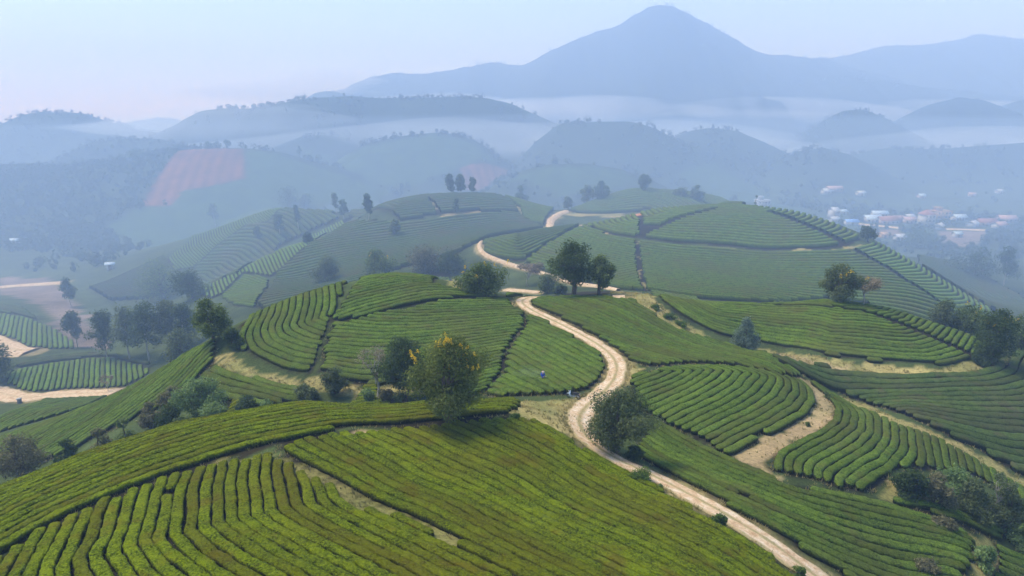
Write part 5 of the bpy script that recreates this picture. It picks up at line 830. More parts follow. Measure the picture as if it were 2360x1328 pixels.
# ---------------------------------------------------------------- terrain mesh
GCOL = {'soil': (.030, .026, .014), 'scrub': (.060, .082, .026), 'straw': (.36, .30, .115), 'sand': (.46, .335, .175),
        'verge': (.20, .18, .06), 'earth': (.40, .19, .10), 'pinkfield': (.20, .155, .125), 'redfield': (.155, .066, .030), 'teaground': (.046, .080, .030),
        'forest': (.022, .036, .018), 'valley': (.045, .066, .030)}
def ground_colour(X, Y, Z):
    n1 = vnoise(X / 9, Y / 9, None, 11); n2 = vnoise(X / 2.3, Y / 2.3, None, 12); n3 = vnoise(X / 60, Y / 60, None, 13)
    col = np.empty((len(X), 3))
    col[:] = GCOL['scrub']
    col *= (1 + .25 * n1 + .2 * n2)[:, None]
    far = np.clip((Y - 300) / 120, 0, 1)[:, None]
    fv = np.array(GCOL['valley'])[None] * (1 + .3 * n1)[:, None] * (1 + .35 * n3)[:, None]
    col = col * (1 - far) + fv * far
    fo = (np.clip((Z - 24) / 20, 0, 1) * np.clip((Y - 470) / 80, 0, 1))[:, None] * np.clip(.75 + .6 * n3, 0, 1)[:, None]
    col = col * (1 - fo) + np.array(GCOL['forest']) * (1 + .3 * n2)[:, None] * fo
    for p in PLOTS:                     # bare earth and litter under the hedges
        P = np.array(p['poly'])
        m = (X > P[:, 0].min() - 2) & (X < P[:, 0].max() + 2) & (Y > P[:, 1].min() - 2) & (Y < P[:, 1].max() + 2)
        if not m.any(): continue
        k = np.where(m)[0]; ins = inside_poly(P, X[k], Y[k])
        col[k[ins]] = np.array(GCOL['soil']) * (1 + .3 * n2[k[ins]])[:, None]
        for c, w in p.get('cuts', []):
            kk = k[ins]; d = line_dist(c, X[kk], Y[kk])
    for kind, P in PATCHES:
        P = np.array(P); sc = .9 if P[:, 1].mean() < 170 else 3.0
        m = (X > P[:, 0].min() - 4) & (X < P[:, 0].max() + 4) & (Y > P[:, 1].min() - 4) & (Y < P[:, 1].max() + 4)
        if not m.any(): continue
        k = np.where(m)[0]
        xx = X[k] + .8 * sc * vnoise(X[k] / (1.7 * sc), Y[k] / (1.7 * sc), None, 21); yy = Y[k] + .8 * sc * vnoise(X[k] / (1.7 * sc), Y[k] / (1.7 * sc), None, 22)
        if kind == 'redfield': xx, yy = X[k], Y[k]
        ins = inside_poly(P, xx, yy); kk = k[ins]
        c = np.array(GCOL[kind])[None] * (1 + .18 * n1[kk] + .15 * n2[kk])[:, None]
        if kind == 'redfield':                   # tilled strips running down the slope
            c = c * (1 + .28 * np.sin(2 * np.pi * (X[kk] + .25 * Y[kk]) / 9.0) + .25 * vnoise(X[kk] / 22, Y[kk] / 30, None, 24))[:, None]
        if kind in ('straw', 'sand', 'verge'):
            g = np.clip(.5 + 1.1 * vnoise(X[kk] / 3.1, Y[kk] / 3.1, None, 23) + .6 * n2[kk], 0, 1)[:, None] * (.55 if kind == 'straw' else .35)
            c = c * (1 - g) + np.array((.15, .17, .045)) * g
        col[kk] = c
    for n_, L, w_, s_ in ROADS:                  # worn, straw-coloured verges
        L = np.array(L); m = (X > L[:, 0].min() - 6) & (X < L[:, 0].max() + 6) & (Y > L[:, 1].min() - 6) & (Y < L[:, 1].max() + 6); k = np.where(m)[0]
        if not len(k): continue
        d = line_dist(L, X[k], Y[k]) - w_ / 2 - .5 * n2[k] - .4 * n1[k]; f = np.clip(1.2 - d / .8, 0, 1)[:, None] * .8
        col[k] = col[k] * (1 - f) + np.array((.34, .27, .12)) * (1 + .25 * n2[k])[:, None] * f
    return np.clip(col, .008, .8)

def terrain_mesh():
    Vs, Qs, Cs = [], [], []; base = 0
    for gi, (g, finer) in enumerate(((G0, ()), (G1, (G0,)), (G3, (G1,)), (G2, (G1, G3)))):
        X, Y, Z = g.X, g.Y, g.Z.copy()
        ny, nx = X.shape
        idx = np.arange(nx * ny).reshape(ny, nx)
        q = np.stack([idx[:-1, :-1], idx[:-1, 1:], idx[1:, 1:], idx[1:, :-1]], -1).reshape(-1, 4)
        drop = np.zeros(len(q), bool)
        for fin in finer:
            mg = g.st * 1.0
            hid = (X > fin.xs[0] + mg) & (X < fin.xs[-1] - mg) & (Y > fin.ys[0] + mg) & (Y < fin.ys[-1] - mg)
            Z = np.where(hid, Z - 1.2 * g.st, Z)
            ctr = hid[:-1, :-1] & hid[:-1, 1:] & hid[1:, 1:] & hid[1:, :-1]
            drop |= ctr.ravel()
        q = q[~drop]
        Xf, Yf, Zf = X.ravel(), Y.ravel(), Z.ravel()
        C = ground_colour(Xf, Yf, Zf)
        if gi == 0:
            Zf = Zf + .05 * vnoise(Xf / 1.3, Yf / 1.3, None, 5)
        Vs.append(np.stack([Xf, Yf, Zf], 1)); Qs.append(q + base); Cs.append(C); base += len(Xf)
    m, nt, out = new_mat('terrain_ground')
    at = N(nt, 'ShaderNodeAttribute', attribute_name='Col'); geo = N(nt, 'ShaderNodeNewGeometry')
    f = noise(nt, 3.5, 5, .7, geo.outputs['Position']); f2 = noise(nt, .12, 5, .7, geo.outputs['Position'])
    c = mixc(nt, at.outputs['Color'], ramp(nt, f.outputs[0], [(.25, (.45, .45, .45)), (.75, (1.45, 1.4, 1.35))]).outputs[0], 1.0, 'MULTIPLY')
    c = mixc(nt, c, ramp(nt, f2.outputs[0], [(.3, (.72, .75, .72)), (.7, (1.25, 1.22, 1.2))]).outputs[0], 1.0, 'MULTIPLY')
    principled(nt, out, c, .95, .05, f.outputs[0], .5, .12)
    me = mesh('terrain', np.concatenate(Vs), np.concatenate(Qs), m, True, {'Col': np.concatenate(Cs)})
    return tag(obj('terrain', me), kind='structure')
terrain_mesh()

# ---------------------------------------------------------------- roads
def road_mat():
    m, nt, out = new_mat('laterite_road'); geo = N(nt, 'ShaderNodeNewGeometry')
    u = N(nt, 'ShaderNodeAttribute', attribute_name='across'); gr = N(nt, 'ShaderNodeAttribute', attribute_name='grassy')
    n = noise(nt, 1.2, 5, .7, geo.outputs['Position']); f = noise(nt, 6, 4, .7, geo.outputs['Position'])
    c = ramp(nt, n.outputs[0], [(.30, (.42, .25, .12)), (.48, (.62, .44, .26)), (.66, (.76, .62, .44))]).outputs[0]
    c = mixc(nt, c, ramp(nt, f.outputs[0], [(.3, (.75, .75, .75)), (.7, (1.12, 1.1, 1.08))]).outputs[0], 1.0, 'MULTIPLY')
    # grass strip between and beside the wheel tracks
    a = N(nt, 'ShaderNodeMath', operation='ABSOLUTE'); nt.links.new(u.outputs['Fac'], a.inputs[0])
    s = N(nt, 'ShaderNodeMath', operation='SUBTRACT'); nt.links.new(a.outputs[0], s.inputs[0]); s.inputs[1].default_value = .5
    b = N(nt, 'ShaderNodeMath', operation='ABSOLUTE'); nt.links.new(s.outputs[0], b.inputs[0])
    k = N(nt, 'ShaderNodeMath', operation='MULTIPLY_ADD'); nt.links.new(n.outputs[0], k.inputs[0]); k.inputs[1].default_value = .8; nt.links.new(b.outputs[0], k.inputs[2])
    fac = ramp(nt, k.outputs[0], [(.66, (0, 0, 0)), (.86, (1, 1, 1))]).outputs[0]
    mu = N(nt, 'ShaderNodeMath', operation='MULTIPLY'); nt.links.new(fac, mu.inputs[0]); nt.links.new(gr.outputs['Fac'], mu.inputs[1])
    gc = ramp(nt, f.outputs[0], [(.3, (.17, .16, .05)), (.7, (.38, .30, .12))]).outputs[0]
    c = mixc(nt, c, gc, mu.outputs[0])
    principled(nt, out, c, .95, .05, f.outputs[0], .6, .06); return m
M_ROAD = road_mat()
def build_road(name, line, w, style):
    near = np.mean([p[1] for p in line]) < 170
    ds = .45 if near else 2.5
    L = smooth_line(line, ds, 5 if style == 'main' else (3 if near else 8))
    T = np.gradient(L, axis=0); T /= np.linalg.norm(T, axis=1)[:, None] + 1e-9; Nn = np.stack([-T[:, 1], T[:, 0]], 1)
    nc = 13 if near else 5; us = np.linspace(-1, 1, nc)
    wv = w * (1 + .10 * vnoise(np.arange(len(L)) * ds / 4, np.zeros(len(L)), None, 31))
    e = (vnoise(np.arange(len(L)) * ds / 1.1, np.zeros(len(L)), None, 33) * .2 + vnoise(np.arange(len(L)) * ds / 3.1, np.zeros(len(L)), None, 34) * .25) * (w / 3)
    Pt = L[:, None, :] + Nn[:, None, :] * (us[None, :, None] * wv[:, None, None] / 2 + (e[:, None] * np.abs(us)[None] ** 3)[:, :, None])
    X, Y = Pt[..., 0].ravel(), Pt[..., 1].ravel()
    U = np.tile(us, len(L))
    rut = -.045 * np.exp(-((np.abs(U) - .5) / .22) ** 2) if style == 'main' else 0
    edge = np.where(np.abs(U) > .99, -.12, 0)
    lift = .16 if near else .6
    Z = ground(X, Y) + lift + rut + edge * (1 if near else 5) + (.03 * vnoise(X / .8, Y / .8, None, 32) if near else 0)
    n = len(L); i = np.arange(n - 1)[:, None] * nc + np.arange(nc - 1)[None]
    q = np.stack([i, i + 1, i + nc + 1, i + nc], -1).reshape(-1, 4)
    g = np.full(len(X), {'main': .85}.get(style, .25))
    o = obj(name, mesh(name, np.stack([X, Y, Z], 1), q, M_ROAD, True, {'across': U, 'grassy': g}))
    return tag(o, kind='structure')
for r in ROADS: build_road(*r)

# ---------------------------------------------------------------- tea plots
ROAD_MAIN = [(np.array(r[1]), r[2]) for r in ROADS]
PROFILES = {
 3: np.array([(-.49, -.15), (-.525, .30), (-.515, .70), (-.45, .93), (-.26, 1.0), (0, 1.02), (.26, 1.0), (.45, .93), (.515, .70), (.525, .30), (.49, -.15)]),
 2: np.array([(-.48, -.15), (-.51, .55), (-.475, .90), (-.20, 1.0), (.20, 1.0), (.475, .90), (.51, .55), (.48, -.15)]),
 1: np.array([(-.49, -.15), (-.50, .7), (-.32, 1.0), (.32, 1.0), (.50, .7), (.49, -.15)]),
 0: np.array([(-.50, -.15), (-.40, .95), (.40, .95), (.50, -.15)]),
}
def plot_rows(p):
    """centre lines of the hedges: curves parallel to the plot's guide line, cut at its outline"""
    P = np.array(p['poly']); far = P[:, 1].mean() > 150
    step = .8 if far else .5
    g = smooth_line(p['guide'], step, p.get('sw', 6 if far else 3.0))
    t0 = g[0] - g[min(6, len(g) - 1)]; t1 = g[-1] - g[-min(7, len(g))]
    t0 /= np.linalg.norm(t0); t1 /= np.linalg.norm(t1); ex = np.arange(step, p['ext'], step)
    g = np.concatenate([g[0] + t0 * ex[::-1, None], g, g[-1] + t1 * ex[:, None]])
    T = np.gradient(g, axis=0); T /= np.linalg.norm(T, axis=1)[:, None]; Nn = np.stack([-T[:, 1], T[:, 0]], 1)
    # reach of the plot on each side of the guide
    D = np.hypot(P[:, None, 0] - g[None, :, 0], P[:, None, 1] - g[None, :, 1]); j = D.argmin(1)
    sg = np.sign(np.sum((P - g[j]) * Nn[j], 1)); dist = D.min(1)
    rng = random.Random(p['key']); s = p['s']; rows = []
    for side in (1, -1):
        reach = dist[sg == side].max() if (sg == side).any() else 0
        for k in range(int(reach / s) + 2):
            d = (k + .5) * s
            Q = g + Nn * d * side
            dm = np.empty(len(Q))
            for a in range(0, len(Q), 400):
                dm[a:a + 400] = np.hypot(Q[a:a + 400, None, 0] - g[None, :, 0], Q[a:a + 400, None, 1] - g[None, :, 1]).min(1)
            Q = Q[dm > d - .12 * s]
            if len(Q) < 3: continue
            Q = resample(Q, step)
            if len(Q) > 5:
                Q[1:-1] = (Q[:-2] + 2 * Q[1:-1] + Q[2:]) / 4
            jx = rng.uniform(-.5, .5); jy = rng.uniform(-.5, .5)
            ins = inside_poly(P, Q[:, 0] + jx * .6, Q[:, 1] + jy * .6)
            for c, w in p.get('cuts', []): ins &= line_dist(c, Q[:, 0], Q[:, 1]) > w
            for L, w in ROAD_MAIN:
                ins &= line_dist(L, Q[:, 0], Q[:, 1]) > w * .5 + .55
            if not far:                         # missing bushes here and there
                ins &= vnoise(Q[:, 0] / 1.4 + k * 7.7, Q[:, 1] / 1.4, None, 77) > -.985
            e = np.diff(np.concatenate([[0], ins.astype(int), [0]])); st, en = np.where(e == 1)[0], np.where(e == -1)[0]
            for a, b in zip(st, en):
                if (b - a) * step > (2.0 if not far else 5): rows.append(Q[a:b])
    return rows
def hedge(Q, s, lod, seed, hgt):
    ds = {3: .15, 2: .30, 1: .6, 0: 2.2}[lod]; prof = PROFILES[lod]; m = len(prof)
    L = resample(Q, ds)
    if len(L) < 3: L = resample(Q, np.hypot(*(Q[-1] - Q[0])) / 3 + 1e-3)
    n = len(L); sl = np.arange(n) * ds
    T = np.gradient(L, axis=0); T /= np.linalg.norm(T, axis=1)[:, None] + 1e-9; Nn = np.stack([-T[:, 1], T[:, 0]], 1)
    if lod: L = L + Nn * (.10 * vnoise(sl / 3.2, np.full(n, seed * .37), None, 41) + .05 * vnoise(sl / 1.1, np.full(n, seed * .91), None, 42))[:, None]
    gap = {3: .165, 2: .125, 1: .17, 0: .34}[lod]
    w = s * (1 - gap) * (1 + (.05 * vnoise(sl / 1.6, np.full(n, seed * 1.3), None, 43) + .055 * vnoise(sl / .5, np.full(n, seed * 1.9), None, 46) if lod else 0))
    h = hgt * (1 + (.07 * vnoise(sl / 2.1, np.full(n, seed * 2.1), None, 44) + .045 * vnoise(sl / .55, np.full(n, seed * 3.7), None, 45) if lod else 0))
    dend = np.minimum(sl, sl[-1] - sl); tp = np.clip(dend / .45, 0, 1); tp = np.sqrt(1 - (1 - tp) ** 2) * .75 + .25
    if lod == 0: tp[:] = 1
    A = prof[None, :, 0] * (w * tp)[:, None]; Hh = prof[None, :, 1] * (h * (.55 + .45 * tp))[:, None]
    X = L[:, None, 0] + Nn[:, None, 0] * A; Y = L[:, None, 1] + Nn[:, None, 1] * A
    X = X.ravel(); Y = Y.ravel(); Hh = Hh.ravel()
    Z = ground(X, Y) + Hh
    if lod >= 1:
        up = np.tile(prof[:, 1] > 0, n)
        am = {3: (.040, .050), 2: (.045, .045), 1: (.05, .0)}[lod]
        d1 = am[0] * vnoise(X * 1.7, Y * 1.7, Z * 1.7, 51) + am[1] * vnoise(X * 5.1, Y * 5.1, Z * 5.1, 52)
        d2 = am[0] * vnoise(X * 1.9, Y * 1.9, Z * 1.9, 53) + am[1] * vnoise(X * 5.3, Y * 5.3, Z * 5.3, 54)
        Z = Z + d1 * up
        nx = np.repeat(Nn[:, 0], m); ny = np.repeat(Nn[:, 1], m); X = X + nx * d2; Y = Y + ny * d2
    V = np.stack([X, Y, Z], 1)
    i = np.arange(n - 1)[:, None] * m + np.arange(m - 1)[None]
    q = np.stack([i, i + m, i + m + 1, i + 1], -1).reshape(-1, 4)
    caps = [np.arange(m)[None, ::-1], (np.arange(m) + (n - 1) * m)[None]]
    wood = np.tile(np.clip((.80 - prof[:, 1]) / .3, 0, 1), n)          # bare stems below the leaf table, with the shade between rows painted in
    return V, q, caps, wood
def leaf_faces(C, Nrm, size, rng, asp=.55):
    """small folded leaf quads centred on C"""
    n = len(C)
    a = rng.normal(size=(n, 3)); a -= Nrm * np.sum(a * Nrm, 1)[:, None]; a /= np.linalg.norm(a, axis=1)[:, None] + 1e-9
    b = np.cross(Nrm, a); sz = (size * rng.uniform(.6, 1.4, n))[:, None]
    V = np.stack([C - a * sz, C + b * sz * asp - Nrm * sz * .15, C + a * sz, C - b * sz * asp - Nrm * sz * .15], 1).reshape(-1, 3)
    return V, np.arange(n * 4).reshape(n, 4)
def row_mesh(Q, s, lod, seed, hgt, mat, dens, rng):
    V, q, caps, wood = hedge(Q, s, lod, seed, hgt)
    tip = np.zeros(len(V)); fs = [q] + caps
    if dens > 0:
        a, b, c, d = (V[q[:, i]] for i in range(4))
        nr = np.cross(b - a, d - a); ar = np.linalg.norm(nr, axis=1); nr /= ar[:, None] + 1e-9
        if np.mean(nr[:, 2]) < 0: nr = -nr
        k = rng.poisson(ar * dens * (.08 + .92 * np.clip(nr[:, 2], 0, 1))); f = np.repeat(np.arange(len(q)), k); n = len(f)
        if n:
            u, v = rng.random(n)[:, None], rng.random(n)[:, None]
            C = (a[f] * (1 - u) + d[f] * u) * (1 - v) + (b[f] * (1 - u) + c[f] * u) * v + nr[f] * rng.uniform(0, .05, n)[:, None]
            nn = nr[f] + rng.normal(size=(n, 3)) * .55; nn /= np.linalg.norm(nn, axis=1)[:, None]
            LV, LF = leaf_faces(C, nn, .05 if lod == 3 else .075, rng)
            t = np.clip(rng.normal(.22, .3, n), 0, 1) * np.clip(.5 + .8 * vnoise(C[:, 0] / 2.2, C[:, 1] / 2.2, None, 61), .1, 1)
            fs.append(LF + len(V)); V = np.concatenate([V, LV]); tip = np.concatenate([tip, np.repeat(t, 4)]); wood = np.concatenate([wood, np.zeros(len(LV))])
    return V, fs, tip, wood
ROWCOUNT = {}
for p in PLOTS:
    rows = plot_rows(p); P = np.array(p['poly']); lo = p.get('lo', 0)
    cx, cy = P.mean(0); root = empty('tea_plot', (cx, cy, gz(cx, cy)))
    tag(root, p['label'], 'tea plot', 'tea plots')
    hgt = min(.74, .56 * p['s']) if lo < 2 else .6 * p['s']; mat = M_TEA[p['mat']]; ROWCOUNT[p['key']] = len(rows); O = np.array(root.location)
    if lo == 2:                                  # far slopes: rows too fine to pick apart
        Vs, Qs, Ws, b = [], [], [], 0
        for k, Q in enumerate(rows):
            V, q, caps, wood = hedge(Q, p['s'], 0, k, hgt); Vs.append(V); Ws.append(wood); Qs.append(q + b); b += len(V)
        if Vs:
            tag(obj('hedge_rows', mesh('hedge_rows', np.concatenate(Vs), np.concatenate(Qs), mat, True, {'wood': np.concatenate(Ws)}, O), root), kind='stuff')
        continue
    for k, Q in enumerate(rows):
        yd = np.hypot(*Q.mean(0)) if len(Q) < 60 else np.hypot(Q[:, 0], Q[:, 1]).min()
        lod = 3 if yd < 66 else (2 if yd < 125 else 1)
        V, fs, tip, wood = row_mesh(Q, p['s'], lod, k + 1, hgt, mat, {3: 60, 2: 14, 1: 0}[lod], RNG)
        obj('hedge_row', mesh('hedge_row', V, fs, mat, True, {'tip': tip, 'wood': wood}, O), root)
print('rows', ROWCOUNT, sum(ROWCOUNT.values()))

# ---------------------------------------------------------------- trees and shrubs
def branch_mesh(segs, name, mat, n=7):
    """segs: list of (points, radii) tapered tubes"""
    Vs, Qs, b = [], [], 0
    for pts, rad in segs:
        pts = np.asarray(pts, float); rad = np.asarray(rad, float)
        d = np.gradient(pts, axis=0); d /= np.linalg.norm(d, axis=1)[:, None] + 1e-9
        ref = np.where(np.abs(d[:, 2:3]) < .9, np.array([[0, 0, 1.]]), np.array([[1., 0, 0]]))
        u = np.cross(d, ref); u /= np.linalg.norm(u, axis=1)[:, None] + 1e-9; w = np.cross(d, u)
        a = np.linspace(0, 2 * np.pi, n, endpoint=False)
        R = pts[:, None] + (u[:, None] * np.cos(a)[None, :, None] + w[:, None] * np.sin(a)[None, :, None]) * rad[:, None, None]
        m = len(pts); i = np.arange(m - 1)[:, None] * n; k = np.arange(n)[None]; k1 = (k + 1) % n
        q = np.stack([i + k, i + k1, i + n + k1, i + n + k], -1).reshape(-1, 4)
        Vs.append(R.reshape(-1, 3)); Qs.append(q + b); b += m * n
    return mesh(name, np.concatenate(Vs), np.concatenate(Qs), mat, True)
def curve3(a, b, bend, rng, n=6):
    t = np.linspace(0, 1, n)[:, None]; a = np.asarray(a, float); b = np.asarray(b, float)
    off = rng.normal(size=3) * bend; off[2] = abs(off[2]) * .6
    return a * (1 - t) + b * t + off * (t * (1 - t) * 4) + rng.normal(size=(n, 3)) * bend * .12 * (t * (1 - t) * 4)
def build_tree(t, seed):
    rng = np.random.default_rng(seed)
    H, Wd, kind = t['h'], t['w'], t['kind']
    x, y = t['x'], t['y']; z = gz(x, y) - .08
    dist = math.hypot(x, y)
    root = empty(t['name'], (x, y, z), 0)
    tag(root, t['label'], {'shrub': 'shrub', 'bare_tree': 'tree'}.get(t['name'], 'tree'), 'shrubs' if t['name'] == 'shrub' else 'trees')
    R = Wd / 2
    lean = t.get('lean', 0)
    segs = []; cl = []                                  # cl: clump centre, radius
    if kind in ('broad', 'tall'):
        low = t.get('low', .1) * H; zc = (low + H) / 2; rz = (H - low) / 2
        nc = t.get('nc', (36 if t['n'] >= 5000 else 26) if dist < 150 else 13); cs = t.get('cs', .135 if nc > 30 else .16 if nc > 15 else .24)
        k = 0; tries = 0
        ph = rng.uniform(0, 6.28)
        while k < nc and tries < 4000:
            tries += 1
            d = rng.normal(size=3); d /= np.linalg.norm(d); r = rng.uniform(.30, .97) ** .7
            if vnoise(np.array([d[0] * 1.7 + ph]), np.array([d[1] * 1.7]), np.array([d[2] * 1.7 + 5.]), 19)[0] < -.22 and r > .55: continue
            c = d * r
            # uneven outline: sectors stick out or fall back, wider in the lower middle
            az = math.atan2(d[1], d[0]); f = .82 + .16 * math.sin(2 * az + ph) + .16 * math.sin(3 * az + 2 * ph + d[2] * 4)
            prof = (1.0 if c[2] < .1 else 1 - .38 * (c[2] - .1)) if kind == 'broad' else (1 - .18 * abs(c[2]))
            cc = np.array([c[0] * R * f * prof, c[1] * R * f * prof, zc + c[2] * rz * .86])
            rc = cs * Wd * rng.uniform(.75, 1.3)
            if kind == 'tall': rc = min(rc, .17 * H)
            if all(np.linalg.norm((cc - o) / (1, 1, .8)) > .55 * (rc + ro) * (.8 if tries < 2000 else .3) for o, ro in cl):
                cl.append((cc, rc)); k += 1
        cl.append((np.array([0, 0, H - cs * Wd * .8]), cs * Wd * .8))
        fork = low + (H - low) * (.14 if kind == 'broad' else .3)
        tr = max(.07, .022 * H + .012 * Wd)
        tp = np.array([rng.normal() * .04 * H, rng.normal() * .04 * H, fork])
        segs.append((np.concatenate([curve3((0, 0, -.3), tp, .03 * H, rng, 5), curve3(tp, (tp[0] * .5, tp[1] * .5, H * .86), .03 * H, rng, 6)[1:]]), np.concatenate([np.linspace(tr * 1.35, tr, 5), np.linspace(tr, tr * .18, 6)[1:]])))
        for c, rc in cl[:22]:
            hh = np.clip(fork + (c[2] - fork) * rng.uniform(.1, .5), low * .6 + .05 * H, H * .75); f = (hh - fork) / (H * .86 - fork) if hh > fork else 0
            a = tp * (hh / fork) if hh < fork else tp * (1 - f) + np.array((tp[0] * .5, tp[1] * .5, H * .86)) * f
            segs.append((curve3(a, c, .06 * Wd, rng, 5), np.linspace(tr * .42, tr * .08, 5)))
    elif kind == 'shrub':
        nc = 11; low = -.05 * H
        for k in range(nc):
            a = rng.uniform(0, 6.28); r = R * .72 * math.sqrt(rng.random()); zz = H * rng.uniform(.15, .82) * (1 - .35 * (r / R) ** 2)
            rc = .2 * Wd * rng.uniform(.75, 1.25); rc = min(rc, .42 * H)
            cl.append((np.array([r * math.cos(a), r * math.sin(a), min(zz, H - rc * .8)]), rc))
        cl.append((np.array([rng.normal() * .1 * R, rng.normal() * .1 * R, H - min(.17 * Wd, .4 * H)]), min(.2 * Wd, .45 * H)))
        tr = max(.02, .02 * H)
        for c, rc in cl: segs.append((curve3((rng.normal() * .05 * R, rng.normal() * .05 * R, -.2), c, .08 * Wd, rng, 5), np.linspace(tr, tr * .3, 5)))
    elif kind == 'conifer':
        tr = .03 * H
        segs.append((curve3((0, 0, -.3), (0, 0, H * .97), .01 * H, rng, 7), np.linspace(tr, tr * .15, 7)))
        for k in range(22):
            f = k / 21; zz = H * (.10 + .86 * f); r = R * (1 - f) ** .75 * rng.uniform(.5, .95); a = k * 2.4 + rng.normal() * .3
            c = np.array([r * math.cos(a), r * math.sin(a), zz]); cl.append((c, (.13 + .12 * (1 - f)) * Wd))
            segs.append((curve3((0, 0, zz * .93), c, .02 * Wd, rng, 4), np.linspace(tr * .3, tr * .06, 4)))
    elif kind == 'euc':
        tr = max(.06, .012 * H)
        top = np.array([rng.normal() * .05 * H, rng.normal() * .03 * H, H * .93])
        st = curve3((0, 0, -.4), top, .03 * H, rng, 9)
        segs.append((st, np.linspace(tr * 1.2, tr * .25, 9)))
        cb = .30 if H < 10 else .34
        for k in range(15):
            f = cb + (1 - cb) * (k + rng.random()) / 15; a = rng.uniform(0, 6.28); sh = math.sin(math.pi * min(1, (f - cb) / (1 - cb) * .8 + .2)) ** .6
            p0 = np.array([np.interp(f * .93 * H, st[:, 2], st[:, i]) for i in (0, 1)] + [f * .88 * H])
            r = R * .68 * sh * rng.uniform(.2, 1); c = p0 + np.array([r * math.cos(a), r * math.sin(a), .04 * H])
            cl.append((c, min(.24 * Wd, .13 * H) * rng.uniform(.7, 1.3)))
            segs.append((curve3(p0 - np.array([0, 0, .04 * H]), c, .03 * Wd, rng, 4), np.linspace(tr * .4, tr * .1, 4)))
    elif kind == 'bare':
        tr = max(.04, .018 * H)
        top = np.array([lean * H * .5, 0, H * .55])
        segs.append((curve3((0, 0, -.3), top, .04 * H, rng, 6), np.linspace(tr * 1.3, tr * .7, 6)))
        for k in range(9):
            a = rng.uniform(0, 6.28); e = top * rng.uniform(.6, 1) ; r = R * rng.uniform(.4, 1)
            tip = np.array([e[0] + r * math.cos(a), e[1] + r * math.sin(a), H * rng.uniform(.7, 1.0)])
            b = curve3(e, tip, .06 * Wd, rng, 6); segs.append((b, np.linspace(tr * .6, tr * .14, 6)))
            cl.append((tip, .16 * Wd))
            for q in range(4):
                s = b[rng.integers(2, 6)]; segs.append((curve3(s, s + rng.normal(size=3) * (.14 * Wd, .14 * Wd, .08 * H) + (0, 0, .06 * H), .02 * Wd, rng, 4), np.linspace(tr * .22, tr * .06, 4)))
    pale = kind in ('euc', 'bare')
    obj('trunk', branch_mesh(segs, 'trunk', M_BARKP if pale else M_BARK, 7 if dist < 150 else 5), root)
    # leaves: shells of small sprays around each clump
    n = t['n']; cs_ = np.array([c for c, r in cl]); rs = np.array([r for c, r in cl]); w = rs ** 2; w /= w.sum()
    pick = rng.choice(len(cl), n, p=w)
    d = rng.normal(size=(n, 3)); d /= np.linalg.norm(d, axis=1)[:, None]
    rad = np.where(rng.random(n) < .84, rng.uniform(.66, 1.10, n), rng.uniform(.15, .8, n))
    rad = np.where(rng.random(n) < .05, rng.uniform(1.1, 1.55, n), rad)
    # ragged clump surface
    rad *= 1 + .34 * vnoise(d[:, 0] * 2.7 + pick * 3.1, d[:, 1] * 2.7, d[:, 2] * 2.7, 9)
    P = cs_[pick] + d * rs[pick][:, None] * rad[:, None] * np.array([1, 1, .82])
    P[:, 2] = np.maximum(P[:, 2], .03 * H)
    nn = d * .6 + np.array([0, 0, .5]) + rng.normal(size=(n, 3)) * .45; nn /= np.linalg.norm(nn, axis=1)[:, None]
    leaf = t['leaf']
    LV, LF = leaf_faces(P, nn, leaf, rng, .42 if kind != 'conifer' else .3)
    ctr = rng.random(len(cl))                             # clumps differ in tone: young and old foliage
    tip = np.clip(.15 + .35 * ctr[pick] + rng.normal(0, .2, n), 0, 1)
    obj('crown', mesh('crown', LV, LF, M_LEAF[t['col']], False, {'tip': np.repeat(tip, 4)}), root)
    nf = t.get('flowers', 0)
    if nf:
        # upright flower spikes on the outer, upper twigs
        hi = P[(P[:, 2] > H * (.55 if nf > 100 else .62)) & (rad > .95)]
        if len(hi):
            ncl = max(6, nf // 8); ctrs = hi[rng.choice(len(hi), ncl)]; Fp = []
            if nf > 100:                                  # blossom gathers on a few boughs
                seeds = hi[rng.choice(len(hi), 9, p=(hi[:, 2] - hi[:, 2].min() + .3) / (hi[:, 2] - hi[:, 2].min() + .3).sum())]
                ctrs = np.concatenate([ctrs[:10], seeds[rng.integers(0, 9, ncl)] + rng.normal(0, .42, (ncl, 3))])
            for c in ctrs:
                hs = rng.uniform(.25, .6) * (1 if dist < 100 else 1.5)
                m = 34 if dist < 100 else 20
                f = rng.random(m)
                Fp.append(c + np.stack([rng.normal(0, .09, m) * (1.3 - f) * (1 if dist < 100 else 2.2), rng.normal(0, .09, m) * (1.3 - f) * (1 if dist < 100 else 2.2), .05 + f * hs], 1))
            Fp = np.concatenate(Fp); fn = rng.normal(size=Fp.shape); fn /= np.linalg.norm(fn, axis=1)[:, None]
            FV, FF = leaf_faces(Fp, fn, .06 if dist < 100 else .11, rng, .7)
            o = obj('flower_spikes', mesh('flower_spikes', FV, FF, M_LEAF['flower'], False, {'tip': np.repeat(rng.random(len(Fp)), 4)}), root)
            tag(o, 'spikes of yellow blossom')
    return root
for i, t in enumerate(TREES): build_tree(t, 100 + i)

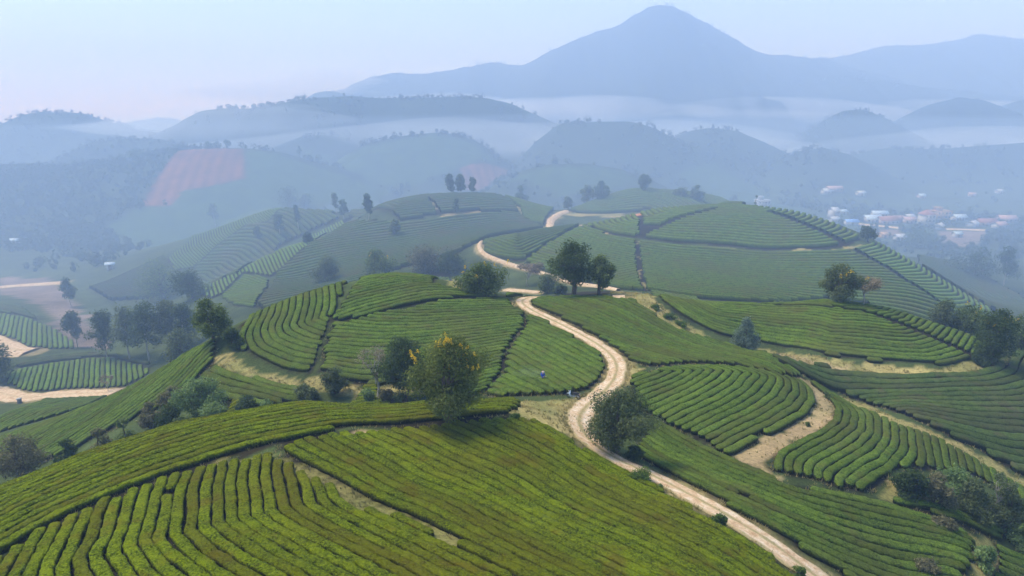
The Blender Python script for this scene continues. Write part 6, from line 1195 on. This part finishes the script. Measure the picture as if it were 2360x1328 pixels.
# ---------------------------------------------------------------- far woods: one mass of small trees on the distant slopes
def far_woods():
    rng = np.random.default_rng(5); pts = []
    for r in RIDGES:                                     # skylines
        xs = np.array(r['xs']); far = r['ys'][0]
        n = int((xs[-1] - xs[0]) / (9 if far < 1000 else 13)); X = rng.uniform(xs[0], xs[-1], n * 2)
        Yc = np.interp(X, xs, r['ys']); Y = Yc - np.abs(rng.normal(0, .16, len(X))) * r['wf']
        pts.append(np.stack([X, Y], 1))
    X = rng.uniform(-700, 900, 9000); Y = rng.uniform(470, 1050, 9000)
    X2 = rng.uniform(-620, -230, 3200); Y2 = rng.uniform(380, 640, 3200); k2 = (X2 < -.42 * Y2); DENSE = np.stack([X2, Y2], 1)[k2]
    pts.append(np.stack([X, Y], 1))
    X = rng.uniform(-420, -120, 900); Y = rng.uniform(300, 480, 900); pts.append(np.stack([X, Y], 1)[(X + 0.55 * Y) < 20 ])
    X = rng.uniform(150, 520, 1500); Y = rng.uniform(330, 560, 1500); pts.append(np.stack([X, Y], 1)[(X > 150 + (460 - Y) * .35)])
    Q = np.concatenate(pts); X, Y = Q.T
    keep = vnoise(X / 70, Y / 70, None, 71) + .5 * vnoise(X / 25, Y / 25, None, 72) > .02
    keep |= rng.random(len(X)) < .06
    Q = np.concatenate([Q, DENSE]); X, Y = Q.T; keep = np.concatenate([keep, np.ones(len(DENSE), bool)])
    for kind, P in PATCHES:
        P = np.array(P)
        if P[:, 1].mean() > 200: keep &= ~inside_poly(P, X, Y)
    for p in PLOTS:
        if np.mean([q[1] for q in p['poly']]) > 200: keep &= ~inside_poly(p['poly'], X, Y)
    for n_, L, w_, s_ in ROADS:
        if L[0][1] > 200: keep &= line_dist(L, X, Y) > 9
    for h_ in HOUSES: keep &= np.hypot(X - h_[2], Y - h_[3] + 9) > 11
    keep &= np.abs(X) < .85 * Y + 60
    X, Y = X[keep], Y[keep]; Z = ground(X, Y)
    lf = [rng.normal(size=(28, 3)) for _ in range(10)]
    Vs, Fs, Ts, b = [], [], [], 0
    for k in range(10):
        s = np.arange(len(X)) % 10 == k; m = s.sum(); d = lf[k] / np.linalg.norm(lf[k], axis=1)[:, None] * rng.uniform(.55, 1.05, (28, 1))
        d[:, 2] *= .85
        h = rng.uniform(1.8, 6.4, m) * np.where(rng.random(m) < .1, 1.5, 1); wd = h * rng.uniform(.35, .55, m)
        C = np.stack([X[s], Y[s], Z[s] + h * .52], 1)[:, None] + d[None] * np.stack([wd, wd, h * .5], 1)[:, None]
        nn = np.broadcast_to(d + np.array([0, 0, .5]), C.shape).reshape(-1, 3); nn = nn / np.linalg.norm(nn, axis=1)[:, None]
        LV, LF = leaf_faces(C.reshape(-1, 3), nn, .85, rng, .65)
        Vs.append(LV); Fs.append(LF + b); b += len(LV); Ts.append(np.repeat(np.repeat(rng.random(m), 28) * .6 + .4 * rng.random(m * 28), 4))
    print('far trees', len(X))
    o = obj('woodland', mesh('woodland', np.concatenate(Vs), np.concatenate(Fs), M_LEAF['wood'], False, {'tip': np.concatenate(Ts)}))
    tag(o, 'distant woods covering the far hills and valley sides', 'woods', kind='stuff')
far_woods()

# ---------------------------------------------------------------- dry grass tufts on the straw ground and road verges
def dry_grass():
    rng = np.random.default_rng(8); pts = []
    for kind, P in PATCHES:
        P = np.array(P)
        if kind in ('straw', 'sand') and P[:, 1].mean() < 125:
            lo, hi = P.min(0), P.max(0); n = int(np.prod(hi - lo) * (5 if kind == 'straw' else 1.2)); q = rng.uniform(lo, hi, (min(n, 9000), 2))
            pts.append(q[inside_poly(P, q[:, 0], q[:, 1])])
    L = resample(ROADS[0][1], .12); k = len(L); nrm = np.gradient(L, axis=0); nrm = np.stack([-nrm[:, 1], nrm[:, 0]], 1); nrm /= np.linalg.norm(nrm, axis=1)[:, None]
    for s in (-1, 1):
        pts.append(L + nrm * (s * (ROADS[0][2] / 2 + rng.normal(.12, .22, k)))[:, None])
    pts.append(L[::4] + nrm[::4] * rng.normal(0, .13, len(L[::4]))[:, None])
    for p in PLOTS:                                      # weeds and prunings along the edges of the near plots
        P = np.array(p['poly'])
        if P[:, 1].mean() < 110:
            e = resample(np.concatenate([P, P[:1]]), .3); pts.append(e + rng.normal(0, .3, e.shape))
    Q = np.concatenate(pts); keep = vnoise(Q[:, 0] / 1.1, Q[:, 1] / 1.1, None, 81) > -.25; Q = Q[keep]
    nb = 6; n = len(Q); C = np.repeat(np.column_stack([Q, ground(Q[:, 0], Q[:, 1])]), nb, 0)
    C[:, :2] += rng.normal(0, .09, (n * nb, 2)); a = rng.uniform(0, 6.28, n * nb); hh = rng.uniform(.10, .30, n * nb) * np.repeat(rng.uniform(.6, 1.5, n), nb)
    out = np.stack([np.cos(a), np.sin(a), np.zeros(n * nb)], 1); side = np.stack([-np.sin(a), np.cos(a), np.zeros(n * nb)], 1)
    w = .035
    V = np.stack([C - side * w, C + side * w, C + out * (hh * .6)[:, None] + np.array([0, 0, 1]) * hh[:, None]], 1).reshape(-1, 3); V[:, 2] -= .01
    F = np.arange(n * nb * 3).reshape(-1, 3)
    m = leaf_mat('dry_grass_blade', (.13, .13, .04), (.46, .37, .15), .3)
    tag(obj('dry_grass', mesh('dry_grass', V, F, m, False, {'tip': np.repeat(np.repeat(np.clip(.55 + .6 * vnoise(Q[:, 0] / 2.5, Q[:, 1] / 2.5, None, 82) + rng.normal(0, .15, n), 0, 1), nb), 3)})), 'dry straw coloured grass tufts along road and paths', 'grass', kind='stuff')
dry_grass()

# ---------------------------------------------------------------- village houses
M_WALL = {'white': plain_mat('wall_white', (.42, .41, .39), .85, .1, .12, .6), 'pink': plain_mat('wall_pink', (.40, .32, .29), .85, .1, .15, .6),
          'orange': plain_mat('wall_orange', (.55, .36, .20), .85, .1, .12, .6)}
M_ROOF = {'red': plain_mat('roof_red_tile', (.30, .14, .10), .8, .1, .25, 2.0), 'pink': plain_mat('roof_faded_tile', (.45, .30, .27), .8, .1, .2, 2.0),
          'orange': plain_mat('roof_orange', (.48, .30, .17), .8, .1, .15, 2.0), 'bright': plain_mat('roof_tin_white', (.47, .47, .48), .7, .3, .1, 2.0),
          'blue': plain_mat('roof_tin_blue_grey', (.42, .52, .60), .5, .4, .12, 2.0), 'bluetarp': plain_mat('roof_blue_sheet', (.16, .33, .72), .5, .4, .12, 2.0)}
M_GLASS = plain_mat('window_dark', (.035, .045, .06), .2, .5, .3, 2.0)
M_DOOR = plain_mat('door_wood', (.16, .09, .05), .7, .2, .2, 3.0)
M_FRAME = plain_mat('window_frame_white', (.66, .66, .64), .6, .2, .08, 3.0)
def build_house(name, label, x, y, w, d, st, wc, rc, rk, rot):
    z = gz(x, y); hs = 3.0 if name == 'house' else 2.6; h = hs * st
    root = empty(name, (x, y, z), rot); tag(root, label, name, 'village buildings')
    wall = MB().box((0, 0, h / 2 - .5), (w, d, h + 1.0))
    if rk != 'flat': wall.add([(-w / 2, -d / 2, h), (w / 2, -d / 2, h), (w / 2, d / 2, h), (-w / 2, d / 2, h), (-w / 2, 0, h + d * .30), (w / 2, 0, h + d * .30)], [], [(0, 4, 3), (1, 2, 5)]) if rk == 'gable' else None
    if st > 1:
        for k in range(1, st): wall.box((0, -d / 2 - .45, hs * k), (w * .96, .9, .18))
        for i in range(4): wall.box((-w * .46 + w * .92 * i / 3, -d / 2 - .75, h / 2), (.28, .28, h))
    wall.build('wall', M_WALL[wc], root)
    e = .6; r = MB()
    if rk == 'flat':
        r.box((0, 0, h + .14), (w + 1.2, d + 1.2, .28)); r.box((-w * .2, .5, h + 1.5), (w * .38, d * .5, 2.4))
        r.box((-w * .2, .5, h + 2.82), (w * .5, d * .66, .24))
    elif rk == 'hip':
        a, b, t = w / 2 + e, d / 2 + e, h + d * .42
        r.add([(-a, -b, h), (a, -b, h), (a, b, h), (-a, b, h), (-w * .12, 0, t), (w * .12, 0, t), (-a, -b, h - .2), (a, -b, h - .2), (a, b, h - .2), (-a, b, h - .2)],
              [(0, 1, 5, 4), (2, 3, 4, 5), (0, 6, 7, 1), (1, 7, 8, 2), (2, 8, 9, 3), (3, 9, 6, 0), (6, 9, 8, 7)], [(1, 2, 5), (3, 0, 4)])
    else:
        a, b, t, lo = w / 2 + e, d / 2 + e, h + d * .30 + .12, h - .18
        for k in (0, .16):
            pass
        r.add([(-a, -b, lo), (a, -b, lo), (a, 0, t), (-a, 0, t), (-a, b, lo), (a, b, lo), (-a, -b, lo - .16), (a, -b, lo - .16), (a, 0, t - .16), (-a, 0, t - .16), (-a, b, lo - .16), (a, b, lo - .16)],
              [(0, 1, 2, 3), (3, 2, 5, 4), (6, 9, 8, 7), (9, 10, 11, 8), (0, 6, 7, 1), (4, 5, 11, 10), (0, 3, 9, 6), (3, 4, 10, 9), (1, 7, 8, 2), (2, 8, 11, 5)])
    r.build('roof', M_ROOF[rc], root)
    if name == 'house':
        nw = 3 if w > 9 else 2
        for k in range(st):
            for i in range(nw + 1):
                if k == 0 and i == nw // 2: continue
                wx = -w * .36 + w * .72 * i / nw
                f = MB().box((wx, -d / 2 - .03, hs * k + 1.6), (1.5, .10, 1.6)).build('window', M_FRAME, root)
                MB().box((wx, -d / 2 - .09, hs * k + 1.6), (1.25, .06, 1.35)).build('pane', M_GLASS, f)
    MB().box((-w * .36 + w * .72 * ((3 if w > 9 else 2) // 2) / (3 if w > 9 else 2), -d / 2 - .05, 1.05), (1.2, .12, 2.1)).build('door', M_DOOR, root)
for h_ in HOUSES: build_house(*h_)

# ---------------------------------------------------------------- person spraying the tea
def skin_mesh(name, mat, joints, bones, parent, sub=2):
    me = bpy.data.meshes.new(name)
    me.from_pydata([j[0] for j in joints], bones, []); me.materials.append(mat)
    o = obj(name, me, parent)
    md = o.modifiers.new('skin', 'SKIN'); md.use_smooth_shade = True
    for i, j in enumerate(joints):
        r = j[1]; me.skin_vertices[0].data[i].radius = r if isinstance(r, tuple) else (r, r)
        me.skin_vertices[0].data[i].use_root = (i == 0)
    sb = o.modifiers.new('sub', 'SUBSURF'); sb.levels = sb.render_levels = sub
    return o
M_SKIN = plain_mat('skin', (.42, .25, .17), .6, .3, .08, 20); M_BLUE = plain_mat('jacket_blue', (.025, .07, .42), .8, .2, .2, 12)
M_NAVY = plain_mat('trousers_navy', (.03, .04, .12), .85, .2, .2, 12); M_HAT = plain_mat('hat_pale_pink', (.72, .52, .44), .8, .2, .1, 15)
M_BLACK = plain_mat('rubber_black', (.02, .02, .02), .6, .3, .2, 10); M_STEEL = plain_mat('steel', (.45, .45, .46), .35, .5, .1, 10, .8)
def person():
    x, y = SPOTS['person']; root = empty('person', (x, y, gz(x, y)), .5)
    tag(root, 'person in blue clothes and pale hat standing among the tea rows', 'person')
    Z = lambda v: v
    J = [((0, 0, .88), (.13, .10)), ((0, 0, 1.08), (.125, .09)), ((0, 0, 1.30), (.15, .10)), ((0, 0, 1.42), .055), ((0, -.02, 1.50), (.075, .085)), ((0, -.025, 1.60), (.075, .09)),
         ((.19, 0, 1.33), .055), ((.25, -.05, 1.10), .042), ((.20, -.27, 1.05), .034), ((.18, -.36, 1.05), .034),
         ((-.19, 0, 1.33), .055), ((-.24, -.08, 1.11), .042), ((-.12, -.28, 1.02), .034), ((-.08, -.36, 1.02), .034),
         ((.09, 0, .80), .085), ((.10, -.01, .46), .058), ((.10, .02, .09), .042), ((.11, -.13, .04), .04),
         ((-.09, 0, .80), .085), ((-.12, -.05, .46), .058), ((-.11, .06, .09), .042), ((-.12, -.09, .04), .04)]
    B = [(0, 1), (1, 2), (2, 3), (3, 4), (4, 5), (2, 6), (6, 7), (7, 8), (8, 9), (2, 10), (10, 11), (11, 12), (12, 13), (0, 14), (14, 15), (15, 16), (16, 17), (0, 18), (18, 19), (19, 20), (20, 21)]
    skin_mesh('body', M_SKIN, J, B, root)
    g = lambda i, f: (J[i][0], tuple(a * f + .012 for a in (J[i][1] if isinstance(J[i][1], tuple) else (J[i][1],) * 2)))
    jk = [((0, 0, .80), (.165, .13)), g(1, 1.12), g(2, 1.1), ((0, 0, 1.40), .075), g(6, 1.2), g(7, 1.25), g(8, 1.2), g(10, 1.2), g(11, 1.25), g(12, 1.2)]
    skin_mesh('jacket', M_BLUE, jk, [(0, 1), (1, 2), (2, 3), (2, 4), (4, 5), (5, 6), (2, 7), (7, 8), (8, 9)], root)
    tz = [((0, 0, .86), (.15, .12)), g(14, 1.1), g(15, 1.25), g(16, 1.4), g(18, 1.1), g(19, 1.25), g(20, 1.4)]
    skin_mesh('trousers', M_NAVY, tz, [(0, 1), (1, 2), (2, 3), (0, 4), (4, 5), (5, 6)], root)
    hat = MB(); n = 14
    prof = [(.19, 1.60), (.20, 1.615), (.11, 1.64), (.095, 1.70), (.05, 1.735), (.004, 1.74)]
    vs = [(r * math.cos(2 * math.pi * k / n), r * math.sin(2 * math.pi * k / n) - .02, z) for r, z in prof for k in range(n)]
    hat.add(vs, [(i * n + k, i * n + (k + 1) % n, (i + 1) * n + (k + 1) % n, (i + 1) * n + k) for i in range(len(prof) - 1) for k in range(n)])
    hat.build('hat', M_HAT, root, True)
    for sx, bx in ((1, .18), (-1, -.08)):                 # fingers closed round the lance
        h = MB()
        for f in range(4): h.tube([(bx - .03 + f * .02, -.38, 1.075), (bx - .03 + f * .02, -.42, 1.06), (bx - .03 + f * .02, -.415, 1.025), (bx - .03 + f * .02, -.385, 1.02)], [.010, .010, .009, .008], 6)
        h.tube([(bx + .035 * sx, -.36, 1.05), (bx + .04 * sx, -.40, 1.03), (bx + .02 * sx, -.42, 1.03)], [.012, .011, .009], 6)
        h.build('hand', M_SKIN, root, True)
    lance = empty('spray_lance', root.location, .5); tag(lance, 'thin spray lance held by the person in blue', 'sprayer')
    MB().tube([(.42, -.39, 1.06), (-.1, -.40, 1.04), (-.95, -.42, 1.12)], .011, 6).build('rod', M_STEEL, lance)
    MB().tube([(-.95, -.42, 1.12), (-1.02, -.42, 1.10)], [.018, .03], 8).build('nozzle', M_BLACK, lance)
    tank = MB(); tank.box((0, .21, 1.16), (.32, .18, .42)); tank.tube([(0, .21, 1.36), (0, .21, 1.42)], .06, 10)
    o = tank.build('backpack_tank', M_BLUE, None, False, tuple(root.location), (0, 0, .5)); tag(o, 'blue spray tank carried on the back of the person', 'tank')
person()

# ---------------------------------------------------------------- motorbike
def motorbike():
    x, y = SPOTS['bike']; root = empty('motorbike', (x, y, gz(x, y) + .02), math.radians(180 - 28)); tag(root, 'pale blue and black motorbike parked on the dry grass by the tea', 'motorbike')
    body = plain_mat('bike_pale_blue', (.62, .74, .82), .35, .5, .05, 5); seatm = M_BLACK
    root.rotation_euler[0] = math.radians(-6)
    for cx, nm in ((.62, 'wheel'), (-.62, 'wheel')):
        t = MB(); n = 22; R, r = .28, .05
        vs = [(cx + (R - r + r * math.cos(b)) * math.cos(a), r * .9 * math.sin(b), .28 + (R - r + r * math.cos(b)) * math.sin(a)) for a in np.linspace(0, 2 * math.pi, n, endpoint=False) for b in np.linspace(0, 2 * math.pi, 8, endpoint=False)]
        t.add(vs, [(i * 8 + k, i * 8 + (k + 1) % 8, ((i + 1) % n) * 8 + (k + 1) % 8, ((i + 1) % n) * 8 + k) for i in range(n) for k in range(8)])
        w = t.build(nm, M_BLACK, root, True)
        s = MB().tube([(cx, -.05, .28), (cx, .05, .28)], .05, 10)
        for k in range(9):
            a = 2 * math.pi * k / 9; s.tube([(cx, 0, .28), (cx + .2 * math.cos(a), 0, .28 + .2 * math.sin(a))], .006, 5)
        s.build('rim', M_STEEL, w)
    MB().tube([(.62, .07, .28), (.45, .07, .82)], .022, 8).tube([(.62, -.07, .28), (.45, -.07, .82)], .022, 8).tube([(.46, 0, .75), (.38, 0, 1.0)], .028, 8).build('fork', M_STEEL, root)
    MB().tube([(.34, -.34, 1.02), (.40, -.2, 1.03), (.38, 0, .98), (.40, .2, 1.03), (.34, .34, 1.02)], .014, 8).build('handlebar', M_BLACK, root)
    for s in (-1, 1):
        MB().tube([(.36, s * .26, 1.02), (.38, s * .30, 1.18)], .007, 6).box((.38, s * .31, 1.2), (.02, .11, .08)).build('mirror', M_BLACK, root)
    sh = MB()
    sh.add([(.44, -.09, .98), (.44, .09, .98), (.56, -.16, .72), (.56, .16, .72), (.46, -.24, .52), (.46, .24, .52), (.30, -.22, .26), (.30, .22, .26), (.36, -.08, .96), (.36, .08, .96), (.42, -.13, .70), (.42, .13, .70), (.38, -.21, .52), (.38, .21, .52), (.24, -.19, .27), (.24, .19, .27)],
           [(0, 1, 3, 2), (2, 3, 5, 4), (4, 5, 7, 6), (8, 10, 11, 9), (10, 12, 13, 11), (12, 14, 15, 13), (0, 2, 10, 8), (2, 4, 12, 10), (4, 6, 14, 12), (1, 9, 11, 3), (3, 11, 13, 5), (5, 13, 15, 7), (0, 8, 9, 1), (6, 7, 15, 14)])
    sh.build('leg_shield', body, root)
    MB().tube([(.52, 0, .92), (.60, 0, .90)], [.07, .085], 12).build('headlight', M_STEEL, root, True)
    MB().add([(.62 + .33 * math.cos(a), s * .06, .28 + .33 * math.sin(a)) for a in np.linspace(.5, 2.3, 8) for s in (-1, 1)], [(2 * i, 2 * i + 1, 2 * i + 3, 2 * i + 2) for i in range(7)]).build('front_mudguard', body, root)
    MB().tube([(.38, 0, .62), (.1, 0, .42), (-.35, 0, .58), (-.62, 0, .70)], [.06, .07, .08, .05], 10).build('frame', M_BLACK, root, True)
    MB().tube([(.12, -.01, .28), (-.16, -.01, .30)], [.13, .15], 12).build('engine', M_STEEL, root, True)
    MB().tube([(.10, 0, .70), (-.1, 0, .76), (-.45, 0, .78), (-.70, 0, .84)], [.10, .13, .13, .07], 12).build('seat', M_BLACK, root, True)
    MB().tube([(-.05, .0, .58), (-.4, 0, .62), (-.78, 0, .72)], [.12, .12, .05], 10).build('tail_cover', plain_mat('bike_dark', (.05, .05, .06), .4, .5, .1, 6), root, True)
    MB().tube([(.02, -.16, .22), (-.35, -.17, .26), (-.78, -.17, .36)], [.025, .045, .05], 10).build('exhaust', M_STEEL, root, True)
    MB().tube([(-.62, -.1, .74), (-.86, -.1, .80), (-.86, .1, .80), (-.62, .1, .74)], .012, 6).build('rack', M_STEEL, root)
    MB().box((-.80, 0, .70), (.04, .12, .07)).build('tail_light', plain_mat('red_lens', (.5, .02, .02), .3, .5, .1, 8), root)
    MB().tube([(-.05, .10, .24), (-.12, .30, -.02)], .012, 6).build('kickstand', M_STEEL, root)
motorbike()

# white-capped block at the bend of the lower road
x, y = SPOTS['van']; blk = empty('roadside_block', (x, y, gz(x, y)), .3); tag(blk, 'small grey block with a white top at the lower left road bend', 'block')
MB().box((0, 0, .45), (.75, .6, 1.1)).box((0, 0, .06), (.95, .8, .16)).build('base', plain_mat('concrete_grey', (.22, .20, .19), .9, .1, .2, 4), blk)
MB().box((0, 0, 1.08), (.95, .8, .18)).build('cap', M_WALL['white'], blk)

# ---------------------------------------------------------------- air
def volume_mat(name, col, dens, g=0.0):
    m, nt, out = new_mat(name)
    v = N(nt, 'ShaderNodeVolumePrincipled'); v.inputs['Color'].default_value = (*col, 1)
    v.inputs['Density'].default_value = dens; v.inputs['Anisotropy'].default_value = g
    v.inputs['Absorption Color'].default_value = (.64, .56, .62, 1)
    nt.links.new(v.outputs[0], out.inputs['Volume']); return m
hz = MB().box((0, 1150, 160), (5000, 3160, 330)).build('haze', volume_mat('haze_air', (.46, .65, 1.0), .0006, .0))
tag(hz, 'thin blue haze filling the whole valley', 'haze', kind='stuff')
def mist(name, label, c, r, dens, col, seed, rough=.18, n=48, m=20, pw=.62):
    """a closed, flattened bank of mist that thins out to its rim"""
    u = np.linspace(0, 2 * np.pi, n, endpoint=False); v = np.linspace(-1, 1, m + 1)[1:-1]
    U, Vv = np.meshgrid(u, v); rr = (1 - np.abs(Vv)) ** .62 if pw == .62 else np.sqrt(1 - Vv ** 2)
    d = 1 + rough * vnoise(np.cos(U) * 2.2 + seed, np.sin(U) * 2.2, Vv * 2, seed) + rough * .6 * vnoise(np.cos(U) * 6 + seed, np.sin(U) * 6, Vv * 4, seed + 1)
    X = c[0] + r[0] * rr * np.cos(U) * d; Y = c[1] + r[1] * rr * np.sin(U) * d; Z = c[2] + r[2] * Vv * (1 + .5 * rough * vnoise(X / (r[0] * .3), Y / (r[1] * .3), None, seed + 2))
    V = np.concatenate([np.stack([X, Y, Z], -1).reshape(-1, 3), [(c[0], c[1], c[2] - r[2]), (c[0], c[1], c[2] + r[2])]])
    k = m - 1; i = np.arange(k - 1)[:, None] * n; j = np.arange(n)[None]; j1 = (j + 1) % n
    q = np.stack([i + j, i + j1, i + n + j1, i + n + j], -1).reshape(-1, 4); a = np.arange(n); b = (a + 1) % n
    t = np.concatenate([np.stack([np.full(n, k * n), b, a], 1), np.stack([np.full(n, k * n + 1), (k - 1) * n + a, (k - 1) * n + b], 1)])
    o = obj(name, mesh(name, V, [q, t], volume_mat(name + '_air', col, dens, .1), True))
    return tag(o, label, 'mist', 'mist banks', 'stuff')
mist('mist', 'wide blue mist filling the air in front of the peak', (120, 1420, 70), (2300, 480, 420), .0019, (.47, .66, 1.0), 1, .03, pw=.5)
mist('mist', 'blue mist lying low over the valley floor', (150, 760, 5), (1500, 470, 92), .0007, (.52, .69, 1.0), 3, .12, pw=.5)
mist('mist', 'thin bluish veil hanging over the big round tea hill', (40, 245, 62), (440, 118, 82), .0023, (.52, .70, 1.0), 7, .08, pw=.5)
for k, (cx, cy, cz, rx, ry, rz, dn) in enumerate([(120, 1150, 96, 260, 90, 26, .012), (420, 1180, 92, 330, 100, 28, .010), (760, 1190, 88, 320, 100, 28, .009), (-120, 1120, 104, 190, 70, 20, .009),
        (-420, 1330, 128, 200, 60, 24, .008), (-330, 1340, 150, 110, 50, 20, .007), (-60, 800, 58, 300, 45, 34, .010), (-330, 850, 78, 210, 50, 30, .008), (190, 830, 60, 190, 50, 28, .008), (640, 900, 46, 340, 80, 32, .008)]):
    mist('mist', ['pale mist behind the wooded ridge, below the peak', 'long pale mist under the middle of the peak', 'pale mist under the right shoulder of the peak', 'wisp of mist at the top of the wooded ridge',
         'low cloud at the left foot of the peak', 'small cloud puff above the low cloud left of the peak', 'pale mist along the foot of the wooded ridge', 'mist at the left end of the wooded ridge', 'mist right of the round wooded knoll', 'pale mist among the hills above the village'][k],
         (cx, cy, cz), (rx, ry, rz), dn, (.80, .88, 1.0), 20 + 3 * k, .28)
x, y = SPOTS['person']
mist('mist', 'small puff of spray drifting left of the person', (x - 1.6, y + .8, gz(x, y) + 1.2), (2.2, 1.3, .6), .035, (.9, .95, 1.0), 13, .5, 24, 10)
